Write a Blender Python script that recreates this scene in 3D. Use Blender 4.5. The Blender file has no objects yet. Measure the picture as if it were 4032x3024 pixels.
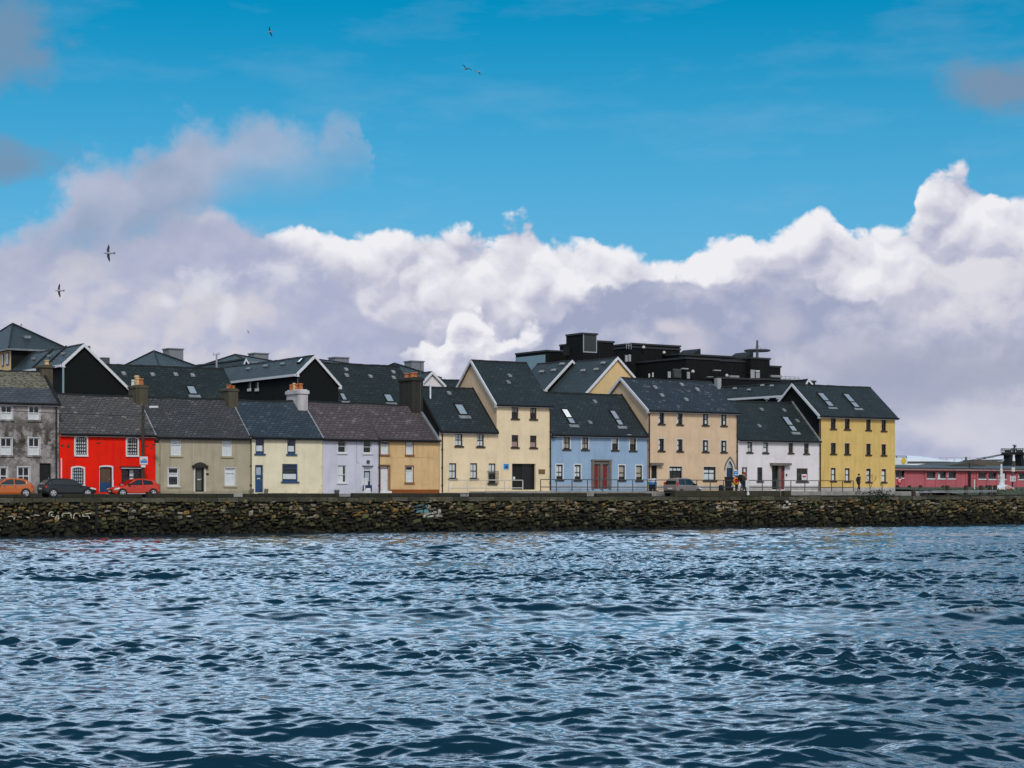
import bpy, math, random
import numpy as np
from mathutils import Vector, Matrix, Euler

# ------------------------------------------------------------------ frame
# Measured frame: the terrace front is the plane v = 0; u runs along it to the
# right, v goes away behind it, z is up.  The eye is the world origin.
F, CX, YH = 7291.0, 2016.0, 1936.0
TH = math.radians(33.9)
D0 = 170.7
cT, sT = math.cos(TH), math.sin(TH)
ROAD = -0.42
SEA = -3.3
rnd = random.Random(7)

def U(x, v=0.0):
    k = (x - CX) / F
    return (k * (D0 + v * cT) + v * sT) / (cT - k * sT)
def DD(u, v=0.0): return D0 + u * sT + v * cT
def ZZ(y, u, v=0.0): return (YH - y) / F * DD(u, v)
def at(p, v=0.0):
    u = U(p[0], v)
    return (u, v, ZZ(p[1], u, v))
def VV(x, u):                       # depth at which the line u is seen at x
    k = (x - CX) / F
    return (u * cT - k * D0 - k * u * sT) / (sT + k * cT)
def W(u, v, z): return Vector((u * cT - v * sT, D0 + u * sT + v * cT, z))

def zoom(ox, oy, s): return lambda x, y: (ox + x * s, oy + y * s)
z1 = zoom(0, 1250, .54264); z2 = zoom(500, 1250, .5425); z3 = zoom(900, 1350, .4823)
z4 = zoom(1400, 1350, .4823); z5 = zoom(1900, 1280, .52434); z6 = zoom(2400, 1280, .52448)
z7 = zoom(2800, 1280, .52448); z8 = zoom(3400, 1400, .45207)
a1 = zoom(0, 1780, .29837); a2 = zoom(2380, 1780, .29837); a3 = zoom(2900, 1780, .27125)
a4 = zoom(3480, 1700, .24955); a5 = zoom(1300, 1780, .29837); a6 = zoom(1980, 1280, .5877)
a7 = zoom(0, 1240, .40687); a8 = zoom(840, 1340, .4792)

# ------------------------------------------------------------------ scene
scene = bpy.context.scene
COL = scene.collection
def lin(c):
    return tuple((x / 255 / 12.92) if x / 255 <= .04045 else ((x / 255 + .055) / 1.055) ** 2.4 for x in c)

# ------------------------------------------------------------------ node helper
class S:
    """a value inside a node tree; arithmetic on it adds Math nodes"""
    def __init__(s, t, k): s.t, s.k = t, k
    def op(s, o, b=None, c=None, clamp=False):
        n = s.t.nodes.new('ShaderNodeMath'); n.operation = o; n.use_clamp = clamp
        for i, q in enumerate((s, b, c)):
            if q is None: continue
            if isinstance(q, S): s.t.links.new(q.k, n.inputs[i])
            else: n.inputs[i].default_value = q
        return S(s.t, n.outputs[0])
    def __add__(s, b): return s.op('ADD', b)
    __radd__ = __add__
    def __mul__(s, b): return s.op('MULTIPLY', b)
    __rmul__ = __mul__
    def __sub__(s, b): return s.op('SUBTRACT', b)
    def __rsub__(s, b): return (s * -1.0) + b
    def __truediv__(s, b): return s.op('DIVIDE', b)
    def clamp(s): return s.op('ADD', 0.0, clamp=True)
    def step(s, a, b):
        n = s.t.nodes.new('ShaderNodeMapRange'); n.interpolation_type = 'SMOOTHSTEP'
        s.t.links.new(s.k, n.inputs[0])
        n.inputs[1].default_value = a; n.inputs[2].default_value = b
        return S(s.t, n.outputs[0])
    def lrp(s, a, b, c, d):
        n = s.t.nodes.new('ShaderNodeMapRange'); s.t.links.new(s.k, n.inputs[0])
        for i, q in enumerate((a, b, c, d)): n.inputs[i + 1].default_value = q
        return S(s.t, n.outputs[0])
def put(t, inp, val):
    if isinstance(val, S): t.links.new(val.k, inp)
    elif val is not None:
        if isinstance(val, (tuple, list)) and len(val) == 3 and inp.type == 'RGBA': val = (*val, 1)
        inp.default_value = val
def mixc(t, f, a, b, mode='MIX'):
    n = t.nodes.new('ShaderNodeMix'); n.data_type = 'RGBA'; n.blend_type = mode
    put(t, n.inputs[0], f); put(t, n.inputs[6], a); put(t, n.inputs[7], b)
    return S(t, n.outputs[2])
def vec(t, x, y, z):
    n = t.nodes.new('ShaderNodeCombineXYZ')
    for i, q in enumerate((x, y, z)): put(t, n.inputs[i], q)
    return S(t, n.outputs[0])
def noise(t, v, scale, detail=3, rough=.55, out=0, dist=0.0):
    n = t.nodes.new('ShaderNodeTexNoise')
    put(t, n.inputs['Vector'], v); n.inputs['Scale'].default_value = scale
    n.inputs['Detail'].default_value = detail; n.inputs['Roughness'].default_value = rough
    n.inputs['Distortion'].default_value = dist
    return S(t, n.outputs[out])
def voro(t, v, scale, detail=0, rough=.5, rand=1.0, feature='F1', out=0):
    n = t.nodes.new('ShaderNodeTexVoronoi'); n.feature = feature
    put(t, n.inputs['Vector'], v); n.inputs['Scale'].default_value = scale
    n.inputs['Detail'].default_value = detail; n.inputs['Roughness'].default_value = rough
    n.inputs['Randomness'].default_value = rand
    return S(t, n.outputs[out])
def xyz(t, v):
    n = t.nodes.new('ShaderNodeSeparateXYZ'); put(t, n.inputs[0], v)
    return [S(t, o) for o in n.outputs]
def newmat(name):
    m = bpy.data.materials.new(name); m.use_nodes = True
    t = m.node_tree
    return m, t, t.nodes['Principled BSDF']
def texco(t, which='Object'):
    n = t.nodes.new('ShaderNodeTexCoord'); return S(t, n.outputs[which])
def bump(t, b, h, strength=.3, dist=.02):
    n = t.nodes.new('ShaderNodeBump'); put(t, n.inputs['Height'], h)
    n.inputs['Strength'].default_value = strength; n.inputs['Distance'].default_value = dist
    t.links.new(n.outputs[0], b.inputs['Normal'])
def objrand(t):
    return S(t, t.nodes.new('ShaderNodeObjectInfo').outputs['Random'])

MATS = {}
def plain(name, c, rough=.6, metal=0.0, var=.12, spec=.5, coat=0.0, scale=3.0):
    if name in MATS: return MATS[name]
    m, t, b = newmat(name)
    o = texco(t)
    n = noise(t, o, scale, 4)
    dark = tuple(x * (1 - var) for x in c); lite = tuple(min(1, x * (1 + var)) for x in c)
    put(t, b.inputs['Base Color'], mixc(t, n.lrp(.3, .7, 0, 1), dark, lite))
    b.inputs['Roughness'].default_value = rough; b.inputs['Metallic'].default_value = metal
    b.inputs['Specular IOR Level'].default_value = spec
    b.inputs['Coat Weight'].default_value = coat
    MATS[name] = m
    return m

def render_mat(name, c, stain=.25, streak=.2, dirt=(.10, .085, .06), patch=0.0, rough=.9):
    """painted lime render: faint mottling, rain streaks below ledges, grime at the foot"""
    m, t, b = newmat(name)
    o = texco(t); x, y, z = xyz(t, o)
    big = noise(t, o, .55, 5, .6); fine = noise(t, o, 7, 4, .6)
    st = noise(t, vec(t, x * 2.6, y * 2.6, z * .22), 1.0, 5, .65)
    base = mixc(t, big.lrp(.35, .66, 0, 1) * .8, c, tuple(q * .80 for q in c))
    base = mixc(t, fine.lrp(.45, .8, 0, .35), base, tuple(min(1, q * 1.08) for q in c))
    base = mixc(t, st.lrp(.48, .80, 0, streak * 1.7), base, dirt)
    blot = noise(t, vec(t, x * .7, y * .7, z * .9), 1.0, 7, .7); base = mixc(t, blot.lrp(.54, .68, 0, streak * 1.3), base, tuple(.45 * q + .3 * w for q, w in zip(c, dirt)))
    foot = (z * -1.0).lrp(-.55, -.02, 0, 1) * noise(t, o, 1.7, 4).lrp(.35, .7, 0, 1)
    base = mixc(t, foot * stain, base, dirt)
    if patch:
        p = noise(t, vec(t, x * .9, y, z * .7), 1.0, 7, .68)
        p2 = noise(t, o, 4.5, 5, .7)
        k = (p * .75 + p2 * .35).lrp(.51, .585, 0, 1)
        band = (z - 4.0).op('ABSOLUTE').lrp(0.2, 2.4, 1.0, 0.12)
        base = mixc(t, k * patch * band.lrp(0, 1, .4, 1), base, mixc(t, p2.lrp(.4, .6, 0, 1), (.018, .018, .013), (.09, .085, .06)))
    put(t, b.inputs['Base Color'], base)
    b.inputs['Roughness'].default_value = rough; b.inputs['Specular IOR Level'].default_value = .25
    bump(t, b, fine * .6 + big * .8, .35, .03)
    MATS[name] = m
    return m

def slate_mat(name, ca, cb, w=.42, h=.24, odd=.12, oddc=(.32, .31, .30), moss=0.0, mossc=(.10, .10, .05), rough=.62, edge_shade=.16):
    """roof slates laid in courses, each with its own tint"""
    m, t, b = newmat(name)
    uv = texco(t, 'UV')
    wob = noise(t, uv, 1.3, 3)
    x, y, _ = xyz(t, uv)
    v2 = vec(t, x + (wob - .5) * .06, y + (wob - .5) * .10, 0.0)
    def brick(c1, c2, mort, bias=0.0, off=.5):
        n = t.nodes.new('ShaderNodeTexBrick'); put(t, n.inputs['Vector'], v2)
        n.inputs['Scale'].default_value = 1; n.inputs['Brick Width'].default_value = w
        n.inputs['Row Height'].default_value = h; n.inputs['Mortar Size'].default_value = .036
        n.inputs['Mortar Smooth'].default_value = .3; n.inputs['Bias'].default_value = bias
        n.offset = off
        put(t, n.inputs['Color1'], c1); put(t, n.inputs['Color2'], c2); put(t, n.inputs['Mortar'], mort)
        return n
    n = brick(ca, cb, tuple(q * edge_shade for q in ca))  # dark course lines put the shadow under the slate edges into the joint colour
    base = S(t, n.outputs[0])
    n2 = brick((0, 0, 0), (1, 1, 1), (0, 0, 0))
    r = S(t, n2.outputs[0])
    sel = noise(t, vec(t, x * .8, y * 1.2, 3.0), 1.0, 4, .7)
    sl = S(t, n.outputs[1]).lrp(0, 1, 1, 0)
    base = mixc(t, r.lrp(0, 1, .0, .65) * sl, base, tuple(q * 1.9 for q in ca))
    pat = noise(t, vec(t, x * .5, y * .9, 9.0), 1.0, 6, .65)
    base = mixc(t, pat.lrp(.36, .66, 0, .75), base, tuple(q * .50 for q in ca))
    base = mixc(t, (r.step(.72, .95) * sel.step(.44, .60)) * sl * min(1, odd * 4.0), base, oddc)
    if moss:
        k = noise(t, vec(t, x * 1.2, y * 1.8, 5.), 1.0, 7, .7).lrp(.48, .62, 0, moss)
        base = mixc(t, k, base, mossc)
    row = (y / h).op('FRACT')
    put(t, b.inputs['Base Color'], base)
    b.inputs['Roughness'].default_value = rough; b.inputs['Specular IOR Level'].default_value = .35
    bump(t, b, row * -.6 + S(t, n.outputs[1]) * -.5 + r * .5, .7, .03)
    MATS[name] = m
    return m

def glass_mat(name='window_glass', tint=(.010, .013, .016), clear=.9, gloss=.18):
    """window glass: you see the room or blind behind it, under a mirror of the sky that grows at a slant"""
    if name in MATS: return MATS[name]
    m, t, b = newmat(name)
    b.inputs['Base Color'].default_value = (*tint, 1); b.inputs['Roughness'].default_value = .05
    bump(t, b, noise(t, texco(t), 1.6, 2), .10, .02)
    tr = t.nodes.new('ShaderNodeBsdfTransparent'); tr.inputs[0].default_value = (.9, .93, .94, 1)
    mx = t.nodes.new('ShaderNodeMixShader'); mx.inputs[0].default_value = clear
    t.links.new(b.outputs[0], mx.inputs[1]); t.links.new(tr.outputs[0], mx.inputs[2])
    gl = t.nodes.new('ShaderNodeBsdfGlossy'); gl.inputs['Roughness'].default_value = .03
    ge = t.nodes.new('ShaderNodeNewGeometry'); dt = t.nodes.new('ShaderNodeVectorMath'); dt.operation = 'DOT_PRODUCT'
    t.links.new(ge.outputs['Normal'], dt.inputs[0]); t.links.new(ge.outputs['Incoming'], dt.inputs[1])
    c = S(t, dt.outputs['Value']).op('ABSOLUTE')
    k = ((1.0 - c).op('POWER', 5.0) * .9 + .022 + gloss * .35).clamp()
    m2 = t.nodes.new('ShaderNodeMixShader'); t.links.new(k.k, m2.inputs[0]); t.links.new(mx.outputs[0], m2.inputs[1]); t.links.new(gl.outputs[0], m2.inputs[2])
    t.links.new(m2.outputs[0], t.nodes['Material Output'].inputs[0])
    MATS[name] = m
    return m

# ------------------------------------------------------------------ mesh builder
class MB:
    def __init__(s): s.v, s.f, s.m = [], [], []
    def poly(s, pts, mat=0):
        i = len(s.v); s.v += [tuple(p) for p in pts]
        s.f.append(tuple(range(i, i + len(pts)))); s.m.append(mat)
    def faces(s, pts, fs, mat=0):
        i = len(s.v); s.v += [tuple(p) for p in pts]
        for f in fs: s.f.append(tuple(i + k for k in f)); s.m.append(mat)
    def box(s, u0, u1, v0, v1, z0, z1, mat=0):
        p = [(u, v, z) for z in (z0, z1) for v in (v0, v1) for u in (u0, u1)]
        s.faces(p, [(0, 1, 5, 4), (1, 3, 7, 5), (3, 2, 6, 7), (2, 0, 4, 6), (4, 5, 7, 6), (2, 3, 1, 0)], mat)
    def prism(s, poly, fn, a0, a1, mat=0):
        """poly: list of 2-D points; fn(p, a) -> 3-D point; extruded from a0 to a1"""
        n = len(poly)
        s.faces([fn(p, a0) for p in poly] + [fn(p, a1) for p in poly],
                [tuple(range(n))[::-1], tuple(range(n, 2 * n))] + [(i, (i + 1) % n, n + (i + 1) % n, n + i) for i in range(n)], mat)
    def tube(s, p, q, r, n=8, mat=0, r2=None):
        p, q = Vector(p), Vector(q); d = (q - p)
        if d.length < 1e-6: return
        d.normalize(); a = d.orthogonal().normalized(); b = d.cross(a); r2 = r if r2 is None else r2
        ring = [(a * math.cos(2 * math.pi * i / n) + b * math.sin(2 * math.pi * i / n)) for i in range(n)]
        s.faces([p + x * r for x in ring] + [q + x * r2 for x in ring],
                [(i, (i + 1) % n, n + (i + 1) % n, n + i) for i in range(n)] + [tuple(range(n))[::-1], tuple(range(n, 2 * n))], mat)
    def path(s, pts, r, n=6, mat=0):
        for a, b in zip(pts, pts[1:]): s.tube(a, b, r, n, mat)
    def lathe(s, c, prof, n=12, mat=0, ax=(0, 0, 1)):
        ax = Vector(ax).normalized(); a = ax.orthogonal().normalized(); b = ax.cross(a); c = Vector(c)
        pts = []
        for r, h in prof:
            pts += [c + ax * h + (a * math.cos(2 * math.pi * i / n) + b * math.sin(2 * math.pi * i / n)) * r for i in range(n)]
        k = len(prof)
        fs = [(j * n + i, j * n + (i + 1) % n, (j + 1) * n + (i + 1) % n, (j + 1) * n + i) for j in range(k - 1) for i in range(n)]
        fs += [tuple(range(n))[::-1], tuple(range((k - 1) * n, k * n))]
        s.faces(pts, fs, mat)
    def build(s, name, mats, parent=None, smooth=False, org=None):
        if not isinstance(mats, (list, tuple)): mats = [mats]
        o = org if org is not None else (ORG.get(parent.name, (0, 0, 0)) if parent else (0, 0, 0))
        me = bpy.data.meshes.new(name)
        me.from_pydata([(x - o[0], y - o[1], z - o[2]) for x, y, z in s.v], [], s.f)
        for m in mats: me.materials.append(m)
        me.polygons.foreach_set('material_index', s.m)
        if smooth: me.polygons.foreach_set('use_smooth', [True] * len(s.f))
        uvl = me.uv_layers.new(name='UVMap')
        up = Vector((0, 0, 1))
        for p in me.polygons:
            n = p.normal
            h = up.cross(n)
            if h.length < .02: h = Vector((1, 0, 0)); w = Vector((0, 1, 0))
            else:
                h.normalize()
                if h.x + h.y * .3 < 0: h = -h
                w = n.cross(h)
                if w.z < 0: w = -w
            for li in p.loop_indices:
                co = me.vertices[me.loops[li].vertex_index].co
                uvl.data[li].uv = (co.dot(h), co.dot(w))
        ob = bpy.data.objects.new(name, me); COL.objects.link(ob)
        if parent: ob.parent = parent; ORG[ob.name] = o
        return ob
ORG = {}

def tag(o, label=None, cat=None, group=None, kind=None):
    if label: o['label'] = label
    if cat: o['category'] = cat
    if group: o['group'] = group
    if kind: o['kind'] = kind
    return o
def thing(name, label, cat, org, group=None, rot=None):
    """an Empty at the thing's base, standing in the terrace frame"""
    e = bpy.data.objects.new(name, None); COL.objects.link(e)
    e.location = W(*org); e.rotation_euler = (0, 0, TH if rot is None else rot)
    e.empty_display_size = .3
    ORG[e.name] = org
    return tag(e, label, cat, group)
def single(mb, name, mats, label, cat, org, group=None, smooth=False, rot=None):
    o = mb.build(name, mats, None, smooth, org)
    o.location = W(*org); o.rotation_euler = (0, 0, TH if rot is None else rot)
    return tag(o, label, cat, group)
def setting(mb, name, mats, smooth=False):
    o = mb.build(name, mats, None, smooth, (0, 0, 0))
    o.location = W(0, 0, 0); o.rotation_euler = (0, 0, TH); o['kind'] = 'structure'
    return o
# ------------------------------------------------------------------ materials
def A(r, g, b, k=.92): return tuple(min(.9, q * k) for q in lin((r, g, b)))
M_red = render_mat('red_paint', A(254, 34, 6), .3, .16, (.12, .02, .01))
M_grey = render_mat('weathered_grey_render', A(172, 163, 160), .4, .3, patch=1.0)
M_taupe = render_mat('taupe_render', A(188, 176, 150), .3, .2)
M_cream = render_mat('cream_paint', A(248, 234, 200), .25, .09)
M_lav = render_mat('lavender_paint', A(218, 216, 228), .25, .10)
M_orange = render_mat('orange_paint', A(232, 194, 140), .25, .25, (.30, .20, .11))
M_rust = render_mat('rust_brown_paint', A(150, 82, 36), .2, .1)
M_crm2 = render_mat('pale_cream_paint', A(254, 228, 188), .2, .12, (.42, .33, .22))
M_blue = render_mat('blue_paint', A(160, 186, 212), .25, .14, (.12, .15, .19))
M_bluel = render_mat('pale_blue_plinth', A(176, 190, 206), .3, .1)
M_peach = render_mat('peach_paint', A(234, 202, 166), .2, .16, (.38, .27, .19))
M_white = render_mat('white_paint', A(242, 234, 234), .25, .10, (.25, .25, .25))
M_yel = render_mat('ochre_yellow_paint', A(234, 198, 120), .25, .22, (.32, .20, .06))
M_ylw = render_mat('buff_yellow_paint', A(238, 204, 148), .2, .1)
M_plinth = render_mat('grey_plinth_paint', A(196, 190, 184), .4, .2)
M_pink = render_mat('raspberry_paint', A(198, 106, 114), .3, .18, (.16, .06, .06))
M_conc = render_mat('concrete', A(168, 164, 158), .4, .3)
M_chim = render_mat('grey_cement_render', A(92, 86, 70), .3, .45, (.03, .03, .02))
M_chimd = render_mat('dark_cement_render', A(62, 60, 54), .3, .6, (.015, .015, .012))
M_chimw = render_mat('old_whitewash', A(214, 206, 206), .2, .5, (.16, .15, .14))
M_black = render_mat('black_slate_cladding', (.006, .008, .0075), .1, .1, (.014, .014, .014))
M_stone = render_mat('grey_dressed_stone', A(126, 118, 108), .3, .35, (.05, .045, .04))

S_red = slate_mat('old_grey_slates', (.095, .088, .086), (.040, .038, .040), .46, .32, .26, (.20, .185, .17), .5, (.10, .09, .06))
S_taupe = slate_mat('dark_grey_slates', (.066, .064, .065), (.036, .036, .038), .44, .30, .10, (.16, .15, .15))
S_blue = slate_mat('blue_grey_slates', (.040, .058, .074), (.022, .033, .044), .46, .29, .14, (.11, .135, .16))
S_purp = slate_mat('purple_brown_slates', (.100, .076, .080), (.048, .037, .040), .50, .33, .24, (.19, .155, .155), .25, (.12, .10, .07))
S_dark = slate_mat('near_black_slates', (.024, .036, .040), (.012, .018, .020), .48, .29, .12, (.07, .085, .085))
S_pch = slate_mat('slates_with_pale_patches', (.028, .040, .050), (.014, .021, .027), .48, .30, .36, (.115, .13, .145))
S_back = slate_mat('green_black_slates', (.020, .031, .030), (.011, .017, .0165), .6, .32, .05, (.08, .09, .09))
S_grey = slate_mat('smooth_grey_slates', (.075, .08, .09), (.062, .066, .075), .5, .3, .03, (.14, .14, .15), edge_shade=.45)
def moss_mat():
    m, t, b = newmat('mossy_scalloped_slates')
    uv = texco(t, 'UV'); x, y, _ = xyz(t, uv)
    d = voro(t, vec(t, x * 3.4, y * 5.2, 0.0), 1.0, 0, .5, .8)
    n = noise(t, uv, 6, 4)
    c = mixc(t, d.lrp(.2, .6, 0, 1), (.022, .022, .017), mixc(t, n.lrp(.3, .7, 0, 1), (.10, .088, .05), (.22, .20, .15)))
    put(t, b.inputs['Base Color'], c); b.inputs['Roughness'].default_value = .9
    bump(t, b, d, .8, .05)
    return m
S_moss = moss_mat()

P_white = plain('white_gloss_paint', (.68, .675, .68), .4, var=.06)
P_cream = plain('cream_gloss_paint', (.62, .58, .5), .5, var=.08)
P_brown = plain('dark_brown_paint', (.016, .010, .007), .5)
P_brown2 = plain('mid_brown_paint', (.10, .055, .03), .5)
P_sill = plain('brown_sill_paint', (.036, .024, .014), .7, var=.2)
P_rsill = plain('rust_sill_paint', (.24, .11, .045), .7, var=.2)
P_blue = plain('deep_blue_paint', (.014, .06, .15), .35)
P_navy = plain('navy_paint', (.012, .028, .07), .4)
P_black = plain('black_paint', (.006, .006, .007), .45, var=.3)
P_soot = plain('dull_black_paint', (.005, .006, .006), .8, var=.3)
P_red = plain('door_red_paint', (.21, .012, .014), .45, var=.15)
P_olive = plain('olive_paint', (.07, .085, .06), .5)
P_grey = plain('grey_paint', (.32, .33, .34), .5)
P_dgrey = plain('dark_grey_paint', (.07, .075, .08), .55)
P_steel = plain('galvanised_steel', (.42, .43, .45), .4, .6)
P_teal = plain('pale_teal_cladding', (.20, .31, .36), .5, var=.06)
P_clay = plain('terracotta', (.42, .13, .04), .85, var=.35, scale=6)
P_clayb = plain('buff_clay', (.58, .38, .18), .85, var=.3, scale=6)
P_wood = plain('weathered_timber', (.050, .034, .024), .85, var=.4, scale=5)
P_lead = plain('lead_flashing', (.20, .22, .24), .6, var=.25, scale=2)
P_pale = plain('pale_mortar', (.27, .27, .28), .9, var=.5, scale=9)
P_cur = plain('net_curtain', (.88, .88, .86), .9, var=.08)
P_cur2 = plain('beige_blind', (.52, .44, .34), .9, var=.1)
P_cur3 = plain('pink_blind', (.55, .30, .27), .9, var=.1)
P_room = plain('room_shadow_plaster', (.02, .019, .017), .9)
P_rubber = plain('tyre_rubber', (.016, .016, .017), .8)
P_alu = plain('alloy_rim', (.62, .63, .65), .3, .7, var=.06)
P_sky = plain('sign_blue', (.03, .23, .55), .45, var=.15)
P_orange = plain('buoy_orange', (.75, .22, .02), .5)
P_yellow = plain('sign_yellow', (.75, .50, .03), .5)
P_gold = plain('brass_plaque', (.20, .12, .05), .45, .4)
P_tank = plain('white_tank_paint', (.74, .75, .77), .5, var=.05)
P_lampr = plain('tail_lamp_red', (.5, .02, .012), .15)
P_lampo = plain('tail_lamp_orange', (.62, .10, .03), .15)
P_lampw = plain('headlamp_glass', (.72, .74, .76), .1)
P_skin = plain('skin', (.46, .25, .17), .6)
P_hair = plain('dark_hair', (.02, .015, .012), .7)
P_cloth = plain('black_cloth', (.012, .012, .014), .9)
P_brownc = plain('brown_cloth', (.055, .035, .024), .9)
P_jean = plain('grey_blue_denim', (.12, .15, .18), .9)
P_gull = plain('gull_grey', (.30, .32, .35), .8)
P_gullw = plain('dark_wing_feathers', (.035, .04, .055), .8)
P_red2 = plain('marker_red', (.50, .03, .03), .5)
G_win = glass_mat('window_glass', (.012, .016, .02), .95, .05)
G_sky = glass_mat('skylight_glass', (.34, .39, .44), .05, .1)
G_car = glass_mat('car_glass', (.006, .008, .009), .02, .0)

def asphalt():
    m, t, b = newmat('asphalt')
    o = texco(t); n = noise(t, o, .35, 6, .6); g = noise(t, o, 30, 2)
    put(t, b.inputs['Base Color'], mixc(t, n.lrp(.35, .65, 0, 1), (.045, .046, .048), (.085, .084, .082)))
    b.inputs['Roughness'].default_value = .85; bump(t, b, g, .3, .01)
    return m
M_asph = asphalt()
def paving():
    m, t, b = newmat('concrete_paving')
    o = texco(t); n = noise(t, o, .8, 6, .6)
    put(t, b.inputs['Base Color'], mixc(t, n.lrp(.35, .65, 0, 1), (.22, .215, .205), (.34, .33, .315)))
    b.inputs['Roughness'].default_value = .9; bump(t, b, n, .2, .02)
    return m
M_pave = paving()
def grassm():
    m, t, b = newmat('grass_blades')
    o = texco(t); n = noise(t, o, 1.3, 6, .7)
    put(t, b.inputs['Base Color'], mixc(t, n.lrp(.3, .7, 0, 1), (.018, .030, .010), (.075, .085, .022)))
    b.inputs['Roughness'].default_value = .9; bump(t, b, noise(t, o, 14, 3), .8, .05)
    return m
M_grass = grassm()
# ------------------------------------------------------------------ house kit
REV = .16          # depth of a window reveal
def facade(mb, u0, u1, z0, z1, ops, v=0.0, wall=0, room=1, rev=REV, rd=.55):
    """front sheet with true openings, their reveals and a dark room behind each"""
    us = sorted({u0, u1, *[q for o in ops for q in o[:2]]}); zs = sorted({z0, z1, *[q for o in ops for q in o[2:4]]})
    us = [q for q in us if u0 <= q <= u1]; zs = [q for q in zs if z0 <= q <= z1]
    for a, b in zip(us, us[1:]):
        for c, d in zip(zs, zs[1:]):
            mu, mz = (a + b) / 2, (c + d) / 2
            if any(o[0] < mu < o[1] and o[2] < mz < o[3] for o in ops): continue
            mb.poly([(a, v, c), (b, v, c), (b, v, d), (a, v, d)], wall)
    for a, b, c, d in [o[:4] for o in ops]:
        c = max(c, z0)
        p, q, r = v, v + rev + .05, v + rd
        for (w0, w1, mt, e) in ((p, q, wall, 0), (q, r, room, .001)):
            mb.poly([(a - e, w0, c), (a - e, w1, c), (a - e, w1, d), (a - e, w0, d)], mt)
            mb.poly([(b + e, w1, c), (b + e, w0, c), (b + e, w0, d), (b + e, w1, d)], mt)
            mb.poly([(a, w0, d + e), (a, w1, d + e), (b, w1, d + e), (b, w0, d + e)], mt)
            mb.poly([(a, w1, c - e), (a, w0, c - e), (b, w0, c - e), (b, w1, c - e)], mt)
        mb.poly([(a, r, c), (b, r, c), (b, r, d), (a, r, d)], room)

def ring_arch(u0, u1, z0, z1, rise, n=8, pointed=False):
    """outline of an opening with an arched head, from lower left over the top to lower right"""
    pts = [(u0, z0)]
    w = (u1 - u0) / 2; um = (u0 + u1) / 2
    for i in range(n + 1):
        t = i / n * 2 - 1
        if pointed:
            a = abs(t); h = rise * (1 - a ** 1.9) ** .62 * (1 - .10 * a * (1 - a)); h = rise * (1 - a) ** .62
        else: h = rise * (1 - t * t)
        pts.append((um + t * w, z1 - rise + h))
    pts.append((u1, z0)); return pts
def band(mb, inner, outer, v0, v1, mat=0):
    """a flat band between two outlines with the same number of points"""
    n = len(inner)
    P = [(p[0], v0, p[1]) for p in inner] + [(p[0], v0, p[1]) for p in outer] + [(p[0], v1, p[1]) for p in inner] + [(p[0], v1, p[1]) for p in outer]
    fs = []
    for i in range(n - 1):
        fs += [(i, i + 1, n + i + 1, n + i), (n + i, n + i + 1, 3 * n + i + 1, 3 * n + i), (i, i + 1, 2 * n + i + 1, 2 * n + i)]
    mb.faces(P, fs, mat)

def window(h, b, frame=P_white, rows=(.5,), nx=2, fw=.07, sill=P_white, curtain=None, cz=(0, 1), cx=(0, 1), glass=None,
           surround=None, sw=.11, lattice=False, sillw=.12, arch=0.0, v=0.0, rev=.10, name='window', sproud=.10):
    u0, u1, z0, z1 = b[:4]
    g = .004
    mb = MB(); a, c = v + rev - .03, v + rev + .03
    e0, e1, f0, f1 = u0 + g, u1 - g, z0 + g, z1 - g
    mb.box(e0, e0 + fw, a, c, f0, f1); mb.box(e1 - fw, e1, a, c, f0, f1)
    mb.box(e0 + fw, e1 - fw, a, c, f0, f0 + fw); mb.box(e0 + fw, e1 - fw, a, c, f1 - fw, f1)
    bw = .03 if lattice else fw * .42
    iu0, iu1, iz0, iz1 = e0 + fw, e1 - fw, f0 + fw, f1 - fw
    for r in rows:
        zz = iz0 + (iz1 - iz0) * r
        mb.box(iu0, iu1, a + .005, c - .005, zz - bw, zz + bw)
    for i in range(1, nx):
        uu = iu0 + (iu1 - iu0) * i / nx
        mb.box(uu - bw * .8, uu + bw * .8, a + .008, c - .008, iz0, iz1)
    w = mb.build(name, frame, h)
    p = MB(); p.poly([(iu0, v + rev, iz0), (iu1, v + rev, iz0), (iu1, v + rev, iz1), (iu0, v + rev, iz1)])
    p.build('pane', glass or G_win, w)
    if sill:
        s = MB(); s.box(u0 - sillw, u1 + sillw, v - sproud, v - .001, z0 - .13, z0 - .002); s.box(u0 + g, u1 - g, v - .001, a - .002, z0 + .001, z0 + .02)
        s.build('sill', sill, w)
    if surround:
        s = MB(); k = sw
        if arch:
            band(s, ring_arch(u0, u1, z0, z1, arch), ring_arch(u0 - k, u1 + k, z0, z1 + k, arch * 1.1), v - .03, v + .02)
        else:
            s.box(u0 - k, u0, v - .025, v - .001, z0, z1); s.box(u1, u1 + k, v - .025, v - .001, z0, z1); s.box(u0 - k, u1 + k, v - .025, v - .001, z1, z1 + k)
        s.build('surround', surround, w)
    if curtain:
        s = MB(); n = 10; cu0 = iu0 + (iu1 - iu0) * cx[0]; cu1 = iu0 + (iu1 - iu0) * cx[1]
        cz0 = iz0 + (iz1 - iz0) * cz[0]; cz1 = iz0 + (iz1 - iz0) * cz[1]
        vv = v + rev + .04
        pts = []
        for i in range(n + 1):
            uu = cu0 + (cu1 - cu0) * i / n; dv = .02 * math.sin(i * 2.3)
            pts += [(uu, vv + dv, cz0), (uu, vv + dv, cz1)]
        s.faces(pts, [(2 * i, 2 * i + 2, 2 * i + 3, 2 * i + 1) for i in range(n)])
        s.build('curtain', curtain, w)
    return w

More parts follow.
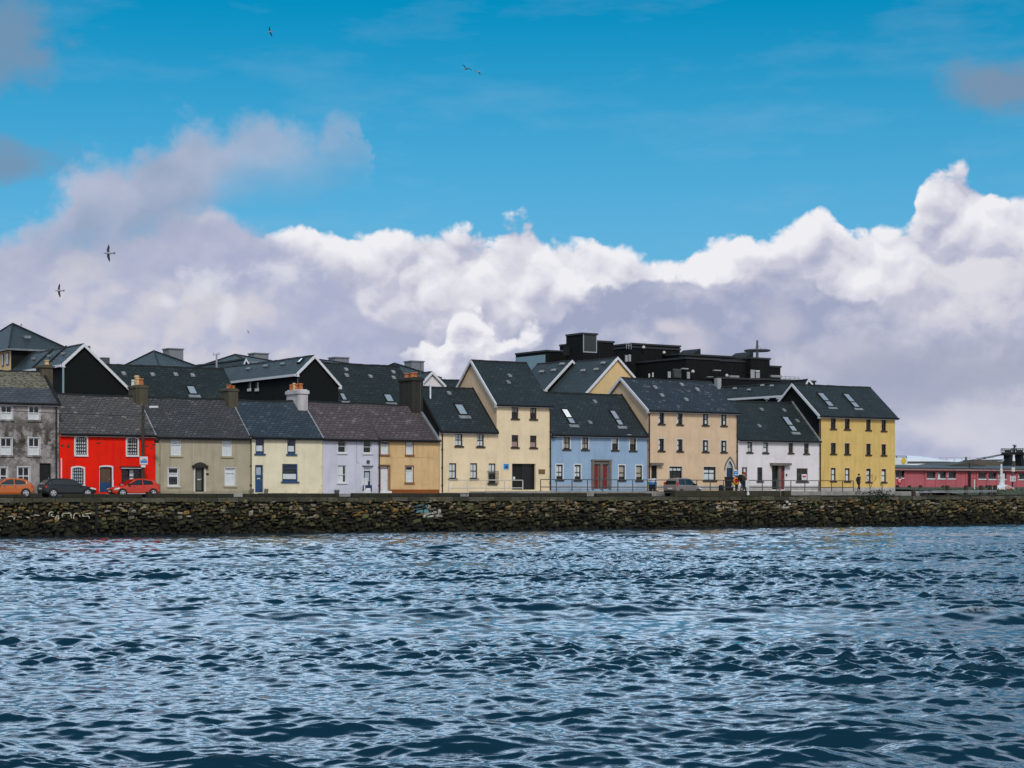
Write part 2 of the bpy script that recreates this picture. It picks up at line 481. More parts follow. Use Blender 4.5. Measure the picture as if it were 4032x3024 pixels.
def door(h, b, mat, frame=None, panels=2, glass=None, v=0.0, rev=REV, fw=.06, lower=None, plate=None, fan=None, panelmat=None):
    """door leaf with frame, raised panels and furniture"""
    u0, u1, z0, z1 = b[:4]; a = v + rev
    f = MB()
    f.box(u0 + .002, u0 + fw, a - .05, a + .04, z0, z1 - .002); f.box(u1 - fw, u1 - .002, a - .05, a + .04, z0, z1 - .002); f.box(u0 + fw, u1 - fw, a - .05, a + .04, z1 - fw, z1 - .002)
    zt = z1 - fw - .002
    if fan:
        f.box(u0 + fw, u1 - fw, a - .04, a + .03, zt - fan - .05, zt - fan)
    d = MB(); du0, du1 = u0 + fw + .002, u1 - fw - .002; dt = zt - (fan + .052 if fan else 0)
    d.box(du0, du1, a - .01, a + .035, z0 + .02, dt)
    ld = d.build('door', mat, h)
    f.build('door_frame', frame or mat, ld)
    if fan:
        p = MB(); p.poly([(du0, a + .01, zt - fan), (du1, a + .01, zt - fan), (du1, a + .01, zt), (du0, a + .01, zt)]); p.build('fanlight', G_sky, ld)
    hh = dt - z0
    pm = MB(); k = .10
    for i in range(panels):
        q0 = z0 + .12 + (hh - .2) * i / panels; q1 = z0 + .06 + (hh - .2) * (i + 1) / panels
        if glass and i == panels - 1:
            g = MB(); g.box(du0 + k, du1 - k, a - .018, a - .011, q0, q1); g.build('door_glass', glass, ld)
        else:
            pm.box(du0 + k, du1 - k, a - .022, a - .011, q0, q1)
    if pm.f: pm.build('door_panel', panelmat or mat, ld)
    if lower:
        g = MB(); g.box(du0 + .01, du1 - .01, a - .045, a - .012, z0 + .02, z0 + hh * .40); g.build('half_door', lower, ld)
    g = MB(); g.box(du1 - .12, du1 - .08, a - .06, a - .012, z0 + 1.0, z0 + 1.1); g.build('door_handle', P_steel, ld)
    if plate:
        g = MB(); g.box((du0 + du1) / 2 - .14, (du0 + du1) / 2 + .14, a - .03, a - .012, z0 + hh * .5, z0 + hh * .5 + .1); g.build('letter_plate', plate, ld)
    return ld

def gutter(h, u0, u1, v, z, mat=P_soot, r=.07, fascia=P_white, fh=.14, soff=.16):
    g = MB(); g.tube((u0, v - r, z), (u1, v - r, z), r, 8); g.build('gutter', mat, h)
    if fascia:
        f = MB(); f.box(u0 + .02, u1 - .02, v + .012, v + soff, z - fh - .02, z - .02); f.build('fascia', fascia, h)
def downpipe(h, u, z0, z1, v=-.09, r=.055, mat=P_black, hopper=False):
    m = MB(); m.tube((u, v, z0), (u, v, z1), r, 8)
    n = int((z1 - z0) / 1.6)
    for i in range(n): zz = z0 + .6 + i * 1.6; m.box(u - .09, u + .09, v - .01, v + .07, zz, zz + .06)
    if hopper: m.lathe((u, v, z1 - .25), [(.07, 0), (.17, .18), (.17, .32)], 8)
    m.build('downpipe', mat, h)

def fn_axis(axis):
    if axis == 'u': return lambda a, b, z: (a, b, z)
    return lambda a, b, z: (b, a, z)
def gable_roof(h, axis, a0, a1, b0, bm, b1, ze, zr, ze2=None, slate=S_dark, th=.14, over=.28, ridge=True, name='roof', ridgemat=None, sag=.018):
    """two slopes meeting on a ridge that runs along the axis from a0 to a1"""
    P = fn_axis(axis); ze2 = ze if ze2 is None else ze2
    s1 = (zr - ze) / (bm - b0); s2 = (zr - ze2) / (b1 - bm)
    p0, p1 = (b0 - over, ze - over * s1), (b1 + over, ze2 - over * s2)
    prof = [p0, (bm, zr), p1, (p1[0], p1[1] - th), (bm, zr - th * 1.2), (p0[0], p0[1] - th)]
    mb = MB(); ns = max(2, int(abs(a1 - a0) / .9)); off = [rnd.uniform(-1, 1) * sag - 1.6 * sag * math.sin(math.pi * i / ns) for i in range(ns + 1)]; off[0] = off[-1] = 0.0
    n6 = len(prof); V = []
    for i in range(ns + 1):
        a = a0 + (a1 - a0) * i / ns
        for j, p in enumerate(prof): V.append(P(a, p[0], p[1] + off[i] * (1.0 if j in (1, 4) else .12)))
    mb.faces(V, [tuple(range(n6))[::-1], tuple(range(ns * n6, ns * n6 + n6))] + [(i * n6 + j, i * n6 + (j + 1) % n6, (i + 1) * n6 + (j + 1) % n6, (i + 1) * n6 + j) for i in range(ns) for j in range(n6)])
    r = mb.build(name, slate, h)
    sagf = lambda a: float(np.interp((a - a0) / (a1 - a0) * ns, range(ns + 1), off))
    if ridge:
        m = MB(); n = max(1, int(abs(a1 - a0) / .45)); st = (a1 - a0) / n
        for i in range(n):
            j = rnd.uniform(-.015, .015) + sagf(a0 + st * (i + .5))
            m.prism([(bm - .16, zr - .12 + j), (bm - .05, zr + .045 + j), (bm + .05, zr + .045 + j), (bm + .16, zr - .12 + j)], lambda p, a: P(a, p[0], p[1]), a0 + st * i + .01, a0 + st * (i + 1) - .01)
        m.build('ridge_tiles', ridgemat or P_soot, r)
    return r
def bargeboard(h, axis, a, b0, bm, b1, ze, zr, ze2=None, mat=P_white, w=.27, t=.06, over=.28, sides=(1, 1)):
    P = fn_axis(axis); ze2 = ze if ze2 is None else ze2
    s1 = (zr - ze) / (bm - b0); s2 = (zr - ze2) / (b1 - bm); m = MB()
    for on, s, bb, zz, sg in ((sides[0], s1, b0, ze, -1), (sides[1], s2, b1, ze2, 1)):
        if not on: continue
        e = (bb + sg * over, zz - over * s)
        m.prism([(bm, zr + .03), (e[0], e[1] + .03), (e[0], e[1] - w), (bm, zr - w)], lambda p, q: P(q, p[0], p[1]), a - t, a + t)
        m.prism([(e[0], e[1] - w + .01), (e[0], e[1] - .02), (e[0] - sg * .22, e[1] - .02), (e[0] - sg * .3, e[1] - w + .01)], lambda p, q: P(q, p[0], p[1]), a - t * 1.06, a + t * 2.2)
    m.build('bargeboard', mat, h)
def gable_wall(mb, axis, a, b0, bm, b1, z0, ze, zr, ze2=None, mat=0):
    P = fn_axis(axis); ze2 = ze if ze2 is None else ze2
    mb.poly([P(a, b0, z0), P(a, b1, z0), P(a, b1, ze2 - .08), P(a, bm, zr - .14), P(a, b0, ze - .08)], mat)
def on_slope(s, ze, zr, v, over=0): return ze + (zr - ze) * v / s

def skylight(h, p, s, ze, zr, frame=P_soot, blind=False, w=.06, vo=0.0):
    """roof window: p = photo corners (left top, left foot, right foot) laid on the front slope of rise ze -> zr over depth s"""
    def hit(q):                               # meet the sight line with the slope
        lo, hi = -.3, s
        for _ in range(40):
            v = (lo + hi) / 2; u = U(q[0], vo + v); z = ZZ(q[1], u, vo + v)
            if z > on_slope(s, ze, zr, v): lo = v
            else: hi = v
        return U(q[0], vo + lo), lo
    (ua, va), (ub, vb), (uc, vc) = hit(p[0]), hit(p[1]), hit(p[2])
    u0, u1 = (ua + ub) / 2, (ua + ub) / 2 + abs(uc - ub); v0, v1 = min(va, vb), max(va, vb)
    def pt(u, v, d): 
        k = (zr - ze) / s; n = math.hypot(1, k)
        return (u, vo + v - d * k / n, on_slope(s, ze, zr, v) + d / n)
    def bar(m, a, b, c, d, lo=.0, hi=.09): m.faces([pt(x, y, q) for q in (lo, hi) for x, y in ((a, c), (b, c), (b, d), (a, d))], [(0, 1, 5, 4), (1, 2, 6, 5), (2, 3, 7, 6), (3, 0, 4, 7), (4, 5, 6, 7)])
    m = MB(); w2 = .09
    bar(m, u0, u0 + w2, v0, v1); bar(m, u1 - w2, u1, v0, v1); bar(m, u0 + w2, u1 - w2, v0, v0 + w2); bar(m, u0 + w2, u1 - w2, v1 - w2, v1)
    if (v1 - v0) > 1.5: vm = v0 + (v1 - v0) * .4; bar(m, u0 + w2, u1 - w2, vm - .05, vm + .05)
    o = m.build('skylight', frame, h)
    g = MB(); g.poly([pt(u0 + w2, v0 + w2, .05), pt(u1 - w2, v0 + w2, .05), pt(u1 - w2, v1 - w2, .05), pt(u0 + w2, v1 - w2, .05)]); g.build('pane', G_sky, o)
    if blind:
        g = MB(); vm = v0 + (v1 - v0) * .45; g.poly([pt(u0 + w2, vm, .055), pt(u1 - w2, vm, .055), pt(u1 - w2, v1 - w2, .055), pt(u0 + w2, v1 - w2, .055)]); g.build('blind', P_cur, o)
    l = MB(); bar(l, u0 - .15, u1 + .15, v0 - .28, v0 - .002, .004, .02); l.build('flashing', P_lead, o)
    return o
def vents(h, pts, s, ze, zr, v0=0.0, mat=P_lead):
    for q in pts:
        lo, hi = -.3, s
        for _ in range(40):
            v = (lo + hi) / 2; u = U(q[0], v0 + v)
            if ZZ(q[1], u, v0 + v) > on_slope(s, ze, zr, v): lo = v
            else: hi = v
        z = on_slope(s, ze, zr, lo); m = MB(); v = v0 + lo
        m.prism([(v - .14, z - .10), (v - .14, z + .05), (v + .2, z + .24), (v + .2, z + .10)], lambda p, a: (a, p[0], p[1]), u - .18, u + .18)
        m.build('roof_vent', mat, h)
def chimney(h, u0, u1, v0, v1, z0, z1, mat, pots=(), capm=None, collar=.07, cap=.16):
    m = MB(); m.box(u0, u1, v0, v1, z0, z1 - cap - .1); c = MB()
    c.box(u0 - collar, u1 + collar, v0 - collar, v1 + collar, z1 - cap - .1, z1 - .1)
    c.prism([(u0 - .02, z1 - .1), (u1 + .02, z1 - .1), (u1 - .1, z1), (u0 + .1, z1)], lambda p, a: (p[0], a, p[1]), v0, v1)
    o = m.build('chimney', mat, h); c.build('chimney_cap', capm or mat, o)
    for (fu, fv, r, hh, pm) in pots:
        q = MB(); cu, cv = u0 + (u1 - u0) * fu, v0 + (v1 - v0) * fv
        q.lathe((cu, cv, z1 - .04), [(r, 0), (r * .82, hh * .7), (r * 1.06, hh * .8), (r * 1.06, hh * .92), (r * .8, hh)], 12)
        q.build('chimney_pot', pm, o, smooth=False)
    return o

def box4(za, b, v=0.0):                      # photo rectangle -> (u0,u1,z0,z1)
    l, t, r, bo = b
    p, q = at(za(l, t), v), at(za(r, bo), v)
    return (p[0], q[0], q[2], p[2])

class House:
    """one house of the terrace, from its front corner points in the photograph"""
    def __init__(s, name, label, za, xl, xr, ye, yb, ridge, sd=3.75, cat='house', z0=None):
        um = (U(za(xl, 0)[0]) + U(za(xr, 0)[0])) / 2
        s.u0, s.u1 = U(za(xl, 0)[0]), U(za(xr, 0)[0]); s.za = za; s.s = sd
        xm = za((xl + xr) / 2, 0)[0]; um = U(xm)
        s.ze = ZZ(za(0, ye)[1], um); s.z0 = ZZ(za(0, yb)[1], um) if z0 is None else z0
        zx, zy = ridge; r = at(za(zx, zy), sd); s.zr = r[2]
        s.h = thing(name, label, cat, (s.u0, 0, s.z0))
        s.h['group'] = 'houses of the waterfront terrace'
        s.ops = []; s.todo = []
    def win(s, b, za=None, **k):
        q = box4(za or s.za, b); s.ops.append(q); s.todo.append((window, q, k)); return q
    def dr(s, b, mat, za=None, **k):
        q = box4(za or s.za, b); q = (q[0], q[1], s.z0, q[3]); s.ops.append(q); s.todo.append((door, q, k | {'mat': mat})); return q
    def finish(s, wall, slate, left=None, right=None, gut=True, fascia=P_white, lbarge=False, rbarge=False, over=.3, lo=0.0, ro=0.0, thick=.14, ridgemat=None, sag=.018):
        m = MB(); facade(m, s.u0 + .004, s.u1 - .004, s.z0 - .5, s.ze - .07, s.ops)
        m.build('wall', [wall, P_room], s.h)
        for side, uu, mt in ((0, s.u0 + .004, left), (1, s.u1 - .004, right)):
            g = MB(); gable_wall(g, 'u', uu, 0, s.s, 2 * s.s, s.z0 - .5, s.ze, s.zr); g.build('gable', mt or wall, s.h)
        g = MB(); g.poly([(s.u0, 2 * s.s, s.z0 - .5), (s.u1, 2 * s.s, s.z0 - .5), (s.u1, 2 * s.s, s.ze), (s.u0, 2 * s.s, s.ze)]); g.build('rear_wall', wall, s.h)
        for fn, q, k in s.todo:
            fn(s.h, q, **k)
        s.roof = gable_roof(s.h, 'u', s.u0 - lo + .006, s.u1 + ro - .006, 0, s.s, 2 * s.s, s.ze, s.zr, slate=slate, over=over, th=thick, ridgemat=ridgemat, sag=sag)
        if gut:
            k = (s.zr - s.ze) / s.s
            gutter(s.h, s.u0 - lo + .01, s.u1 + ro - .01, -over, s.ze - over * k - .02, fascia=fascia, soff=over - .015)
        for on, aa in ((lbarge, s.u0 - lo), (rbarge, s.u1 + ro)):
            if on: bargeboard(s.h, 'u', aa, 0, s.s, 2 * s.s, s.ze, s.zr, over=over)
# ------------------------------------------------------------------ the terrace
# -- weathered grey house at the left edge
H = House('weathered_grey_house', 'tall weathered grey house with black mould streaks, cut by the left edge', z1, -330, 428, 604, 1262, (200, 384), 3.75)
for b in ((5, 637, 90, 742), (207, 640, 288, 745), (2, 872, 87, 1000), (205, 872, 288, 1002), (-45, 1087, 54, 1215), (127, 1084, 215, 1216), (-190, 640, -110, 745), (-195, 872, -112, 1002)):
    up = b[1] < 1050
    H.win(b, rows=(.5,), nx=2, fw=.085, surround=P_white, sw=.05, sill=P_white if not up else M_grey, curtain=P_cur, cz=(0, .52 if up else .0001), sillw=.15)
H.dr((287, 1057, 370, 1240), P_soot, frame=P_black)
H.finish(M_grey, S_moss, sag=.045, over=.25, fascia=P_white, right=M_grey)
for o in list(H.roof.children): pass
hu0, hu1 = H.u0, H.u1
# smooth repair slates over the lower third of the slope
k = (H.zr - H.ze) / H.s
m = MB(); va, vb = -.27, 1.55
m.poly([(hu0, va, H.ze + va * k + .03), (hu1 - .02, va, H.ze + va * k + .03), (hu1 - .02, vb, H.ze + vb * k + .03), (hu0, vb, H.ze + vb * k + .03)])
m.build('slate_apron', S_grey, H.h)
m = MB(); m.prism([(-.35, H.ze - .35 * k - .06), (H.s, H.zr - .06), (H.s, H.zr + .16), (-.35, H.ze - .35 * k + .16)], lambda p, a: (a, p[0], p[1]), hu1 - .16, hu1 + .05)
m.build('verge', P_soot, H.h)
uc = U(z1(358, 0)[0], 3.4)
chimney(H.h, uc - .75, uc + .15, 3.0, 4.4, H.zr - 1.6, ZZ(z1(0, 345)[1], uc, 3.4), M_chim, ((.62, .3, .20, .42, P_clayb), ), collar=.12)
downpipe(H.h, U(z1(406, 0)[0]), H.z0, H.ze - .2, mat=P_black, r=.07)

# -- red house
H = House('red_house', 'bright red house with lattice windows and a blue half door', z1, 432, 1127, 832, 1268, (700, 556), 3.75)
for b in ((548, 866, 628, 998), (923, 875, 997, 1000)):
    H.win(b, frame=P_soot, rows=(.2, .4, .6, .8), nx=5, fw=.05, lattice=True, surround=P_white, sw=.12, arch=.10, sill=P_white, curtain=P_cur, cz=(.02, .98))
H.win((525, 1088, 606, 1216), frame=P_soot, rows=(.2, .4, .6, .8), nx=5, fw=.05, lattice=True, surround=P_white, sw=.12, arch=.10, sill=P_white, curtain=P_cur2, cz=(.02, .98), glass=G_sky)
H.win((882, 1096, 1026, 1206), frame=P_brown, rows=(.45,), nx=3, fw=.09, sill=P_brown, curtain=P_cur, cx=(.42, .64), cz=(.1, 1), name='shop_window')
H.dr((722, 1083, 812, 1270), P_brown2, frame=P_brown, lower=P_blue, panels=2)
H.finish(M_red, S_red, sag=.045, over=.25, fascia=P_cream)
RED = H
# white band round the red house's door, ledge over its shop window
q = H.ops[-1]; m = MB(); band(m, ring_arch(q[0], q[1], q[2], q[3], .06), ring_arch(q[0] - .02, q[1] + .14, q[2], q[3] + .12, .08), -.03, .02); m.build('door_surround', P_white, H.h)
q = box4(z1, (868, 1083, 1030, 1095)); m = MB(); m.box(q[0], q[1], -.35, -.002, q[3] - .06, q[3] + .03); m.build('shop_canopy', P_soot, H.h)
m = MB(); m.box(q[0] + .05, q[1] - .02, -.30, -.004, q[2] - .03, q[3] - .064); m.build('shop_ledge', P_white, H.h)
for x, y in ((470, 942), (862, 882), (1082, 937), (730, 905)):      # bare patches where paint has flaked off
    p = at(z1(x, y)); m = MB()
    for i in range(6):
        a = rnd.uniform(-.35, .35); b = rnd.uniform(-.2, .2); m.box(p[0] + a, p[0] + a + rnd.uniform(.1, .25), -.004, -.001, p[2] + b, p[2] + b + rnd.uniform(.06, .14))
    m.build('flaked_patch', plain('flaked_paint', (.10, .035, .02), .9, var=.4), H.h)
uc = U(z1(823, 0)[0]); m = MB(); m.tube((uc, -.03, H.z0 + 1), (uc, -.03, H.ze - .2), .02, 6); m.build('cable', plain('red_cable', (.3, .02, .01)), H.h)
uc = U(z1(432, 0)[0]) + .12; downpipe(H.h, uc, H.z0, H.z0 + 2.7, r=.05, mat=P_white)
# chimney shared by red and taupe houses
u1c = U(z1(1072, 0)[0], 2.9)
chimney(H.h, u1c - 1.05, u1c, 2.85, 4.5, H.zr - 1.9, ZZ(z1(0, 492)[1], u1c, 3.4), M_chim, ((.30, .25, .17, .62, P_clayb), (.42, .55, .2, .85, P_clayb), (.62, .3, .22, .6, P_clay), (.2, .7, .15, .5, P_white)), collar=.06)

# -- taupe house
H = House('taupe_house', 'plain taupe house with white windows and a pediment over its door', z2, 208, 893, 853, 1265, (450, 580), 3.75)
for b in ((318, 880, 396, 1003), (690, 884, 764, 1008)):
    H.win(b, rows=(.68,), nx=1, fw=.085, sill=M_taupe, curtain=P_cur, cz=(0, .97))
H.win((298, 1090, 376, 1222), rows=(.72,), nx=1, fw=.09, sill=P_cream, curtain=P_cur, cz=(.5, .75), surround=P_white, sw=.04)
H.win((711, 1092, 788, 1222), rows=(.76,), nx=1, fw=.09, sill=M_taupe, curtain=P_cur, cz=(0, 1), surround=P_white, sw=.04)
H.dr((494, 1088, 560, 1264), P_black, frame=P_black, panels=2, panelmat=P_olive, plate=P_cream, fw=.09)
H.finish(M_taupe, S_taupe, sag=.045, over=.28, fascia=None)
TAU = H
q = H.ops[-1]; m = MB(); m.box(q[0] - .14, q[0], -.04, -.001, q[2], q[3] + .05); m.box(q[1], q[1] + .14, -.04, -.001, q[2], q[3] + .05); m.build('door_surround', P_cream, H.h)
m = MB(); a, b, z = q[0] - .28, q[1] + .28, q[3] + .06
m.box(a, b, -.28, -.001, z, z + .10)
m.prism([(a + .12, z + .1), (b - .12, z + .1), (b - .3, z + .26), ((a + b) / 2, z + .37), (a + .3, z + .26)], lambda p, c: (p[0], c, p[1]), -.22, -.001)
for e in (a + .1, b - .1): m.lathe((e, -.12, z - .2), [(.03, 0), (.1, .1), (.1, .2)], 8)
m.build('door_pediment', M_chimd, H.h)
q0 = box4(z2, (208, 1243, 893, 1266)); m = MB(); m.box(H.u0 + .02, H.ops[-1][0] - .15, -.035, -.001, H.z0, q0[3]); m.build('plinth', M_taupe, H.h); m = MB(); m.box(H.ops[-1][1] + .15, H.u1 - .03, -.035, -.001, H.z0, q0[3]); m.build('plinth', M_taupe, H.h)
downpipe(H.h, U(z2(238, 0)[0]), H.z0, H.ze - .25, mat=plain('taupe_pipe_paint', (.30, .27, .19)), r=.05)
m = MB(); uu = U(z2(481, 0)[0]); m.tube((uu, -.02, H.z0 + 2.4), (uu, -.02, H.ze - .3), .018, 6); m.build('cable', P_cream, H.h)
p = at(z2(583, 1137)); m = MB(); m.box(p[0] - .12, p[0] + .12, -.03, -.001, p[2] - .08, p[2] + .08); m.build('house_plate', P_soot, H.h)
u1c = U(z2(805, 0)[0], 2.9)
chimney(H.h, u1c - .95, u1c, 2.85, 4.4, H.zr - 1.9, ZZ(z2(0, 516)[1], u1c, 3.4), M_chim, ((.45, .5, .24, .34, P_clay), (.75, .3, .17, .28, P_clay), (.3, .25, .2, .33, P_clay)), collar=.07)
m = MB(); kk = (H.zr - H.ze) / H.s        # pale mortar line on the verge towards the blue slates
m.prism([(-.25, H.ze - .25 * kk + .004), (3.0, H.ze + 3.0 * kk + .004), (3.0, H.ze + 3.0 * kk + .05), (-.25, H.ze - .25 * kk + .05)], lambda p, a: (a, p[0], p[1]), H.u1 - .07, H.u1 + .02); m.build('verge', P_pale, H.h)
m = MB(); kk = (RED.zr - RED.ze) / RED.s
m.prism([(-.25, RED.ze - .25 * kk + .004), (2.8, RED.ze + 2.8 * kk + .004), (2.8, RED.ze + 2.8 * kk + .05), (-.25, RED.ze - .25 * kk + .05)], lambda p, a: (a, p[0], p[1]), RED.u1 - .08, RED.u1 + .02); m.build('verge', P_pale, RED.h)

# -- cream house with blue joinery
H = House('cream_house', 'cream two storey house with deep blue door and window frames', z3, 175, 768, 754, 1221, (330, 466), 3.75)
for b in ((220, 782, 290, 905), (480, 785, 547, 908)):
    H.win(b, frame=P_blue, rows=(.82,), nx=1, fw=.1, sill=P_blue, curtain=P_cur, cz=(.1, .55))
H.win((438, 988, 564, 1132), frame=P_blue, rows=(.80,), nx=1, fw=.1, sill=P_blue, curtain=P_cur, cz=(.08, .42))
H.dr((217, 997, 283, 1217), P_blue, frame=P_blue, panels=3, plate=P_cream, glass=G_sky)
H.finish(M_cream, S_blue, sag=.045, over=.28, fascia=None)
downpipe(H.h, U(z3(178, 0)[0]) + .02, H.z0, H.ze - .15, hopper=True)
downpipe(H.h, U(z3(764, 0)[0]), H.z0, H.ze - 1.2, mat=P_cream, r=.045)
u1c = U(z3(645, 0)[0], 2.75)
chimney(H.h, u1c - .92, u1c, 2.7, 4.95, H.zr - 2.1, ZZ(z3(0, 383)[1], u1c, 3.4), M_chimw, ((.12, .45, .17, .62, P_clayb), (.32, .4, .2, .55, P_clay), (.55, .25, .22, .58, P_clay), (.08, .7, .14, .52, P_clay)), collar=.1, cap=.3)
m = MB(); kk = (H.zr - H.ze) / H.s
m.prism([(-.25, H.ze - .25 * kk + .004), (2.7, H.ze + 2.7 * kk + .004), (2.7, H.ze + 2.7 * kk + .05), (-.25, H.ze - .25 * kk + .05)], lambda p, a: (a, p[0], p[1]), H.u1 - .09, H.u1 + .02); m.build('verge', P_pale, H.h)
for x in (190, 308):      # small feet of the door step
    p = at(z3(x, 1200), -.3); m = MB(); m.lathe((p[0], -.3, H.z0), [(.16, 0), (.2, .25), (.1, .32)], 8); m.build('stone_foot', M_stone, H.h)

# -- lavender house
H = House('lavender_house', 'pale lavender house with white sash windows and a navy door', z3, 771, 1228, 768, 1222, (960, 484), 3.75)
for b in ((895, 787, 960, 897), (1102, 795, 1167, 900)):
    H.win(b, rows=(.48,), nx=1, fw=.06, sill=P_white, rev=.14)
H.win((892, 1000, 960, 1140), rows=(.45,), nx=1, fw=.06, sill=P_white, curtain=P_cur, cz=(0, 1), cx=(0, .72))
H.dr((1100, 1010, 1172, 1212), P_navy, frame=P_white, panels=2, glass=G_sky, fan=.2, fw=.11)
H.finish(M_lav, S_purp, sag=.045, over=.28, fascia=None)
LAV = H
downpipe(H.h, U(z3(1222, 0)[0]) + .05, H.z0, H.ze - .15, hopper=True)
p = at(z3(1138, 972)); m = MB(); m.lathe((p[0], -.02, p[2]), [(.17, 0), (.17, .05), (.10, .05), (.05, .02)], 16, ax=(0, -1, 0)); m.build('wall_vent', P_dgrey, H.h)
p = at(z3(1045, 800)); q = at(z3(1052, 982)); m = MB(); m.path([(p[0], -.02, H.ze - .3), (p[0], -.02, q[2] + .1), (q[0] + .15, -.02, q[2])], .016); m.build('cable', P_grey, H.h)
q = H.ops[-1]; m = MB(); m.box(q[0] - .12, q[1] + .1, -.05, -.001, q[3], q[3] + .09); m.build('door_surround', P_dgrey, H.h)

# -- orange house
H = House('orange_house', 'orange ochre house with a white panelled door and brown skirting band', z4, 192, 683, 774, 1221, (340, 500), 3.75)
for b in ((206, 800, 270, 912), (410, 803, 470, 914), (408, 1005, 470, 1140)):
    H.win(b, rows=(.76,), nx=1, fw=.08, sill=P_rsill, curtain=P_cur, cz=(0, 1) if b[0] > 300 and b[1] < 900 else (0, .8), surround=P_rsill, sw=.07)
H.dr((204, 1003, 274, 1206), P_white, frame=P_rsill, panels=3, fan=.16)
H.finish(M_orange, S_purp, sag=.045, over=.28, fascia=None)
ORA = H
qd = H.ops[-1]; zt = at(z4(0, 1197))[2]; zt = box4(z4, (280, 1197, 680, 1221))[3]
m = MB(); m.box(qd[1] + .06, H.u1 - .01, -.03, -.001, H.z0 - .1, zt); m.build('skirting_band', M_rust, H.h)
zt = box4(z4, (280, 931, 640, 936)); m = MB(); m.box(H.u0 + .05, zt[1], -.025, -.001, zt[2], zt[3]); m.box(zt[1] - .05, zt[1], -.026, -.001, H.z0 + .3, H.ze - .1); m.build('string_course', M_orange, H.h)
q = qd; m = MB(); m.box(q[0] - .09, q[0], -.03, -.001, q[2], q[3] + .1); m.box(q[1], q[1] + .12, -.03, -.001, q[2], q[3] + .1); m.box(q[0], q[1], -.03, -.001, q[3], q[3] + .1); m.build('door_surround', P_rsill, H.h)
u1c = U(z4(548, 0)[0], 2.9)
chimney(H.h, u1c - 1.15, u1c, 2.8, 5.2, H.zr - 2.3, ZZ(z4(0, 284)[1], u1c, 3.5), M_chimd, ((.25, .2, .24, .46, P_clay), (.6, .3, .26, .5, P_clay), (.8, .6, .24, .48, P_clay), (.35, .7, .24, .46, P_clay)), collar=.1, cap=.22)
cc = [o for o in bpy.data.objects if o.parent == H.h and o.name.startswith('chimney')][-1]
pu = U(z4(446, 0)[0], 4.6); m = MB(); m.tube((pu, 2.75, H.zr - .8), (pu, 2.75, ZZ(z4(0, 150)[1], pu, 2.75)), .035, 6)
zt = ZZ(z4(0, 160)[1], pu, 2.75); m.tube((pu - .3, 2.75, zt), (pu + .3, 2.75, zt + .1), .02, 5); m.tube((pu - .12, 2.6, zt), (pu - .12, 2.9, zt), .02, 5); m.tube((pu + .12, 2.6, zt + .05), (pu + .12, 2.9, zt + .05), .02, 5); m.build('aerial', P_dgrey, H.h)
kk = (H.zr - H.ze) / H.s; m = MB()
m.prism([(-.3, H.ze - .3 * kk - .1), (2.8, H.ze + 2.8 * kk - .1), (2.8, H.ze + 2.8 * kk + .13), (-.3, H.ze - .3 * kk + .13)], lambda p, a: (a, p[0], p[1]), H.u1 - .28, H.u1 - .02); m.build('verge', P_lead, H.h)

# -- two storey cream house
H = House('cream_gabled_house', 'two storey cream house with a skylight, built against the taller cream house', z4, 685, 1152, 702, 1219, (760, 362), 4.0)
for b in ((814, 740, 873, 842), (992, 744, 1048, 846), (764, 982, 823, 1108), (936, 982, 994, 1108)):
    H.win(b, frame=P_brown, rows=(.5,), nx=2, fw=.07, sill=P_sill, curtain=P_cur, cz=(0, 1), cx=(.05, .97), rev=.12)
b = H.win((1087, 984, 1143, 1150), frame=P_brown, rows=(.55,), nx=2, fw=.07, sill=M_stone, curtain=P_cur, cz=(.5, 1), rev=.12)
H.finish(M_crm2, S_dark, left=M_black, over=.3, fascia=P_white, lo=.03)
CR2 = H
m = MB(); a, c = b[0] - .18, b[1] + .18; zb, zt = b[2] + .02, b[2] + 1.15
for i in range(11): x = a + (c - a) * i / 10; m.tube((x, -.22, zb), (x, -.22, zt), .016, 5)
for z in (zb, zt): m.tube((a, -.22, z), (c, -.22, z), .022, 5); m.tube((a, -.22, z), (a, 0, z), .02, 5); m.tube((c, -.22, z), (c, 0, z), .02, 5)
m.build('balcony_rail', P_black, H.h)
skylight(H.h, (z4(800, 498), z4(848, 592), z4(920, 592)), H.s, H.ze, H.zr)
vents(H.h, (z4(765, 415),), H.s, H.ze, H.zr)
pu = U(z4(606, 0)[0], 3.0); zc = on_slope(H.s, H.ze, H.zr, 2.9); m = MB(); m.tube((pu, 2.9, zc - .1), (pu, 2.9, zc + 1.1), .08, 8); m.tube((pu, 2.9, zc + 1.1), (pu, 2.9, zc + 1.25), .13, 8); m.build('flue', P_tank, H.h)
downpipe(H.h, U(z4(705, 0)[0]), H.z0, H.ze - .2, hopper=True, r=.06)
m = MB(); kk = (H.zr - H.ze) / H.s
for uu in (H.u0 + .02, H.u1 - .02):
    m.prism([(-.3, H.ze - .3 * kk - .16), (H.s, H.zr - .16), (H.s, H.zr + .1), (-.3, H.ze - .3 * kk + .1)], lambda p, a: (a, p[0], p[1]), uu - .07, uu + .07)
m.build('verge', P_soot, H.h)

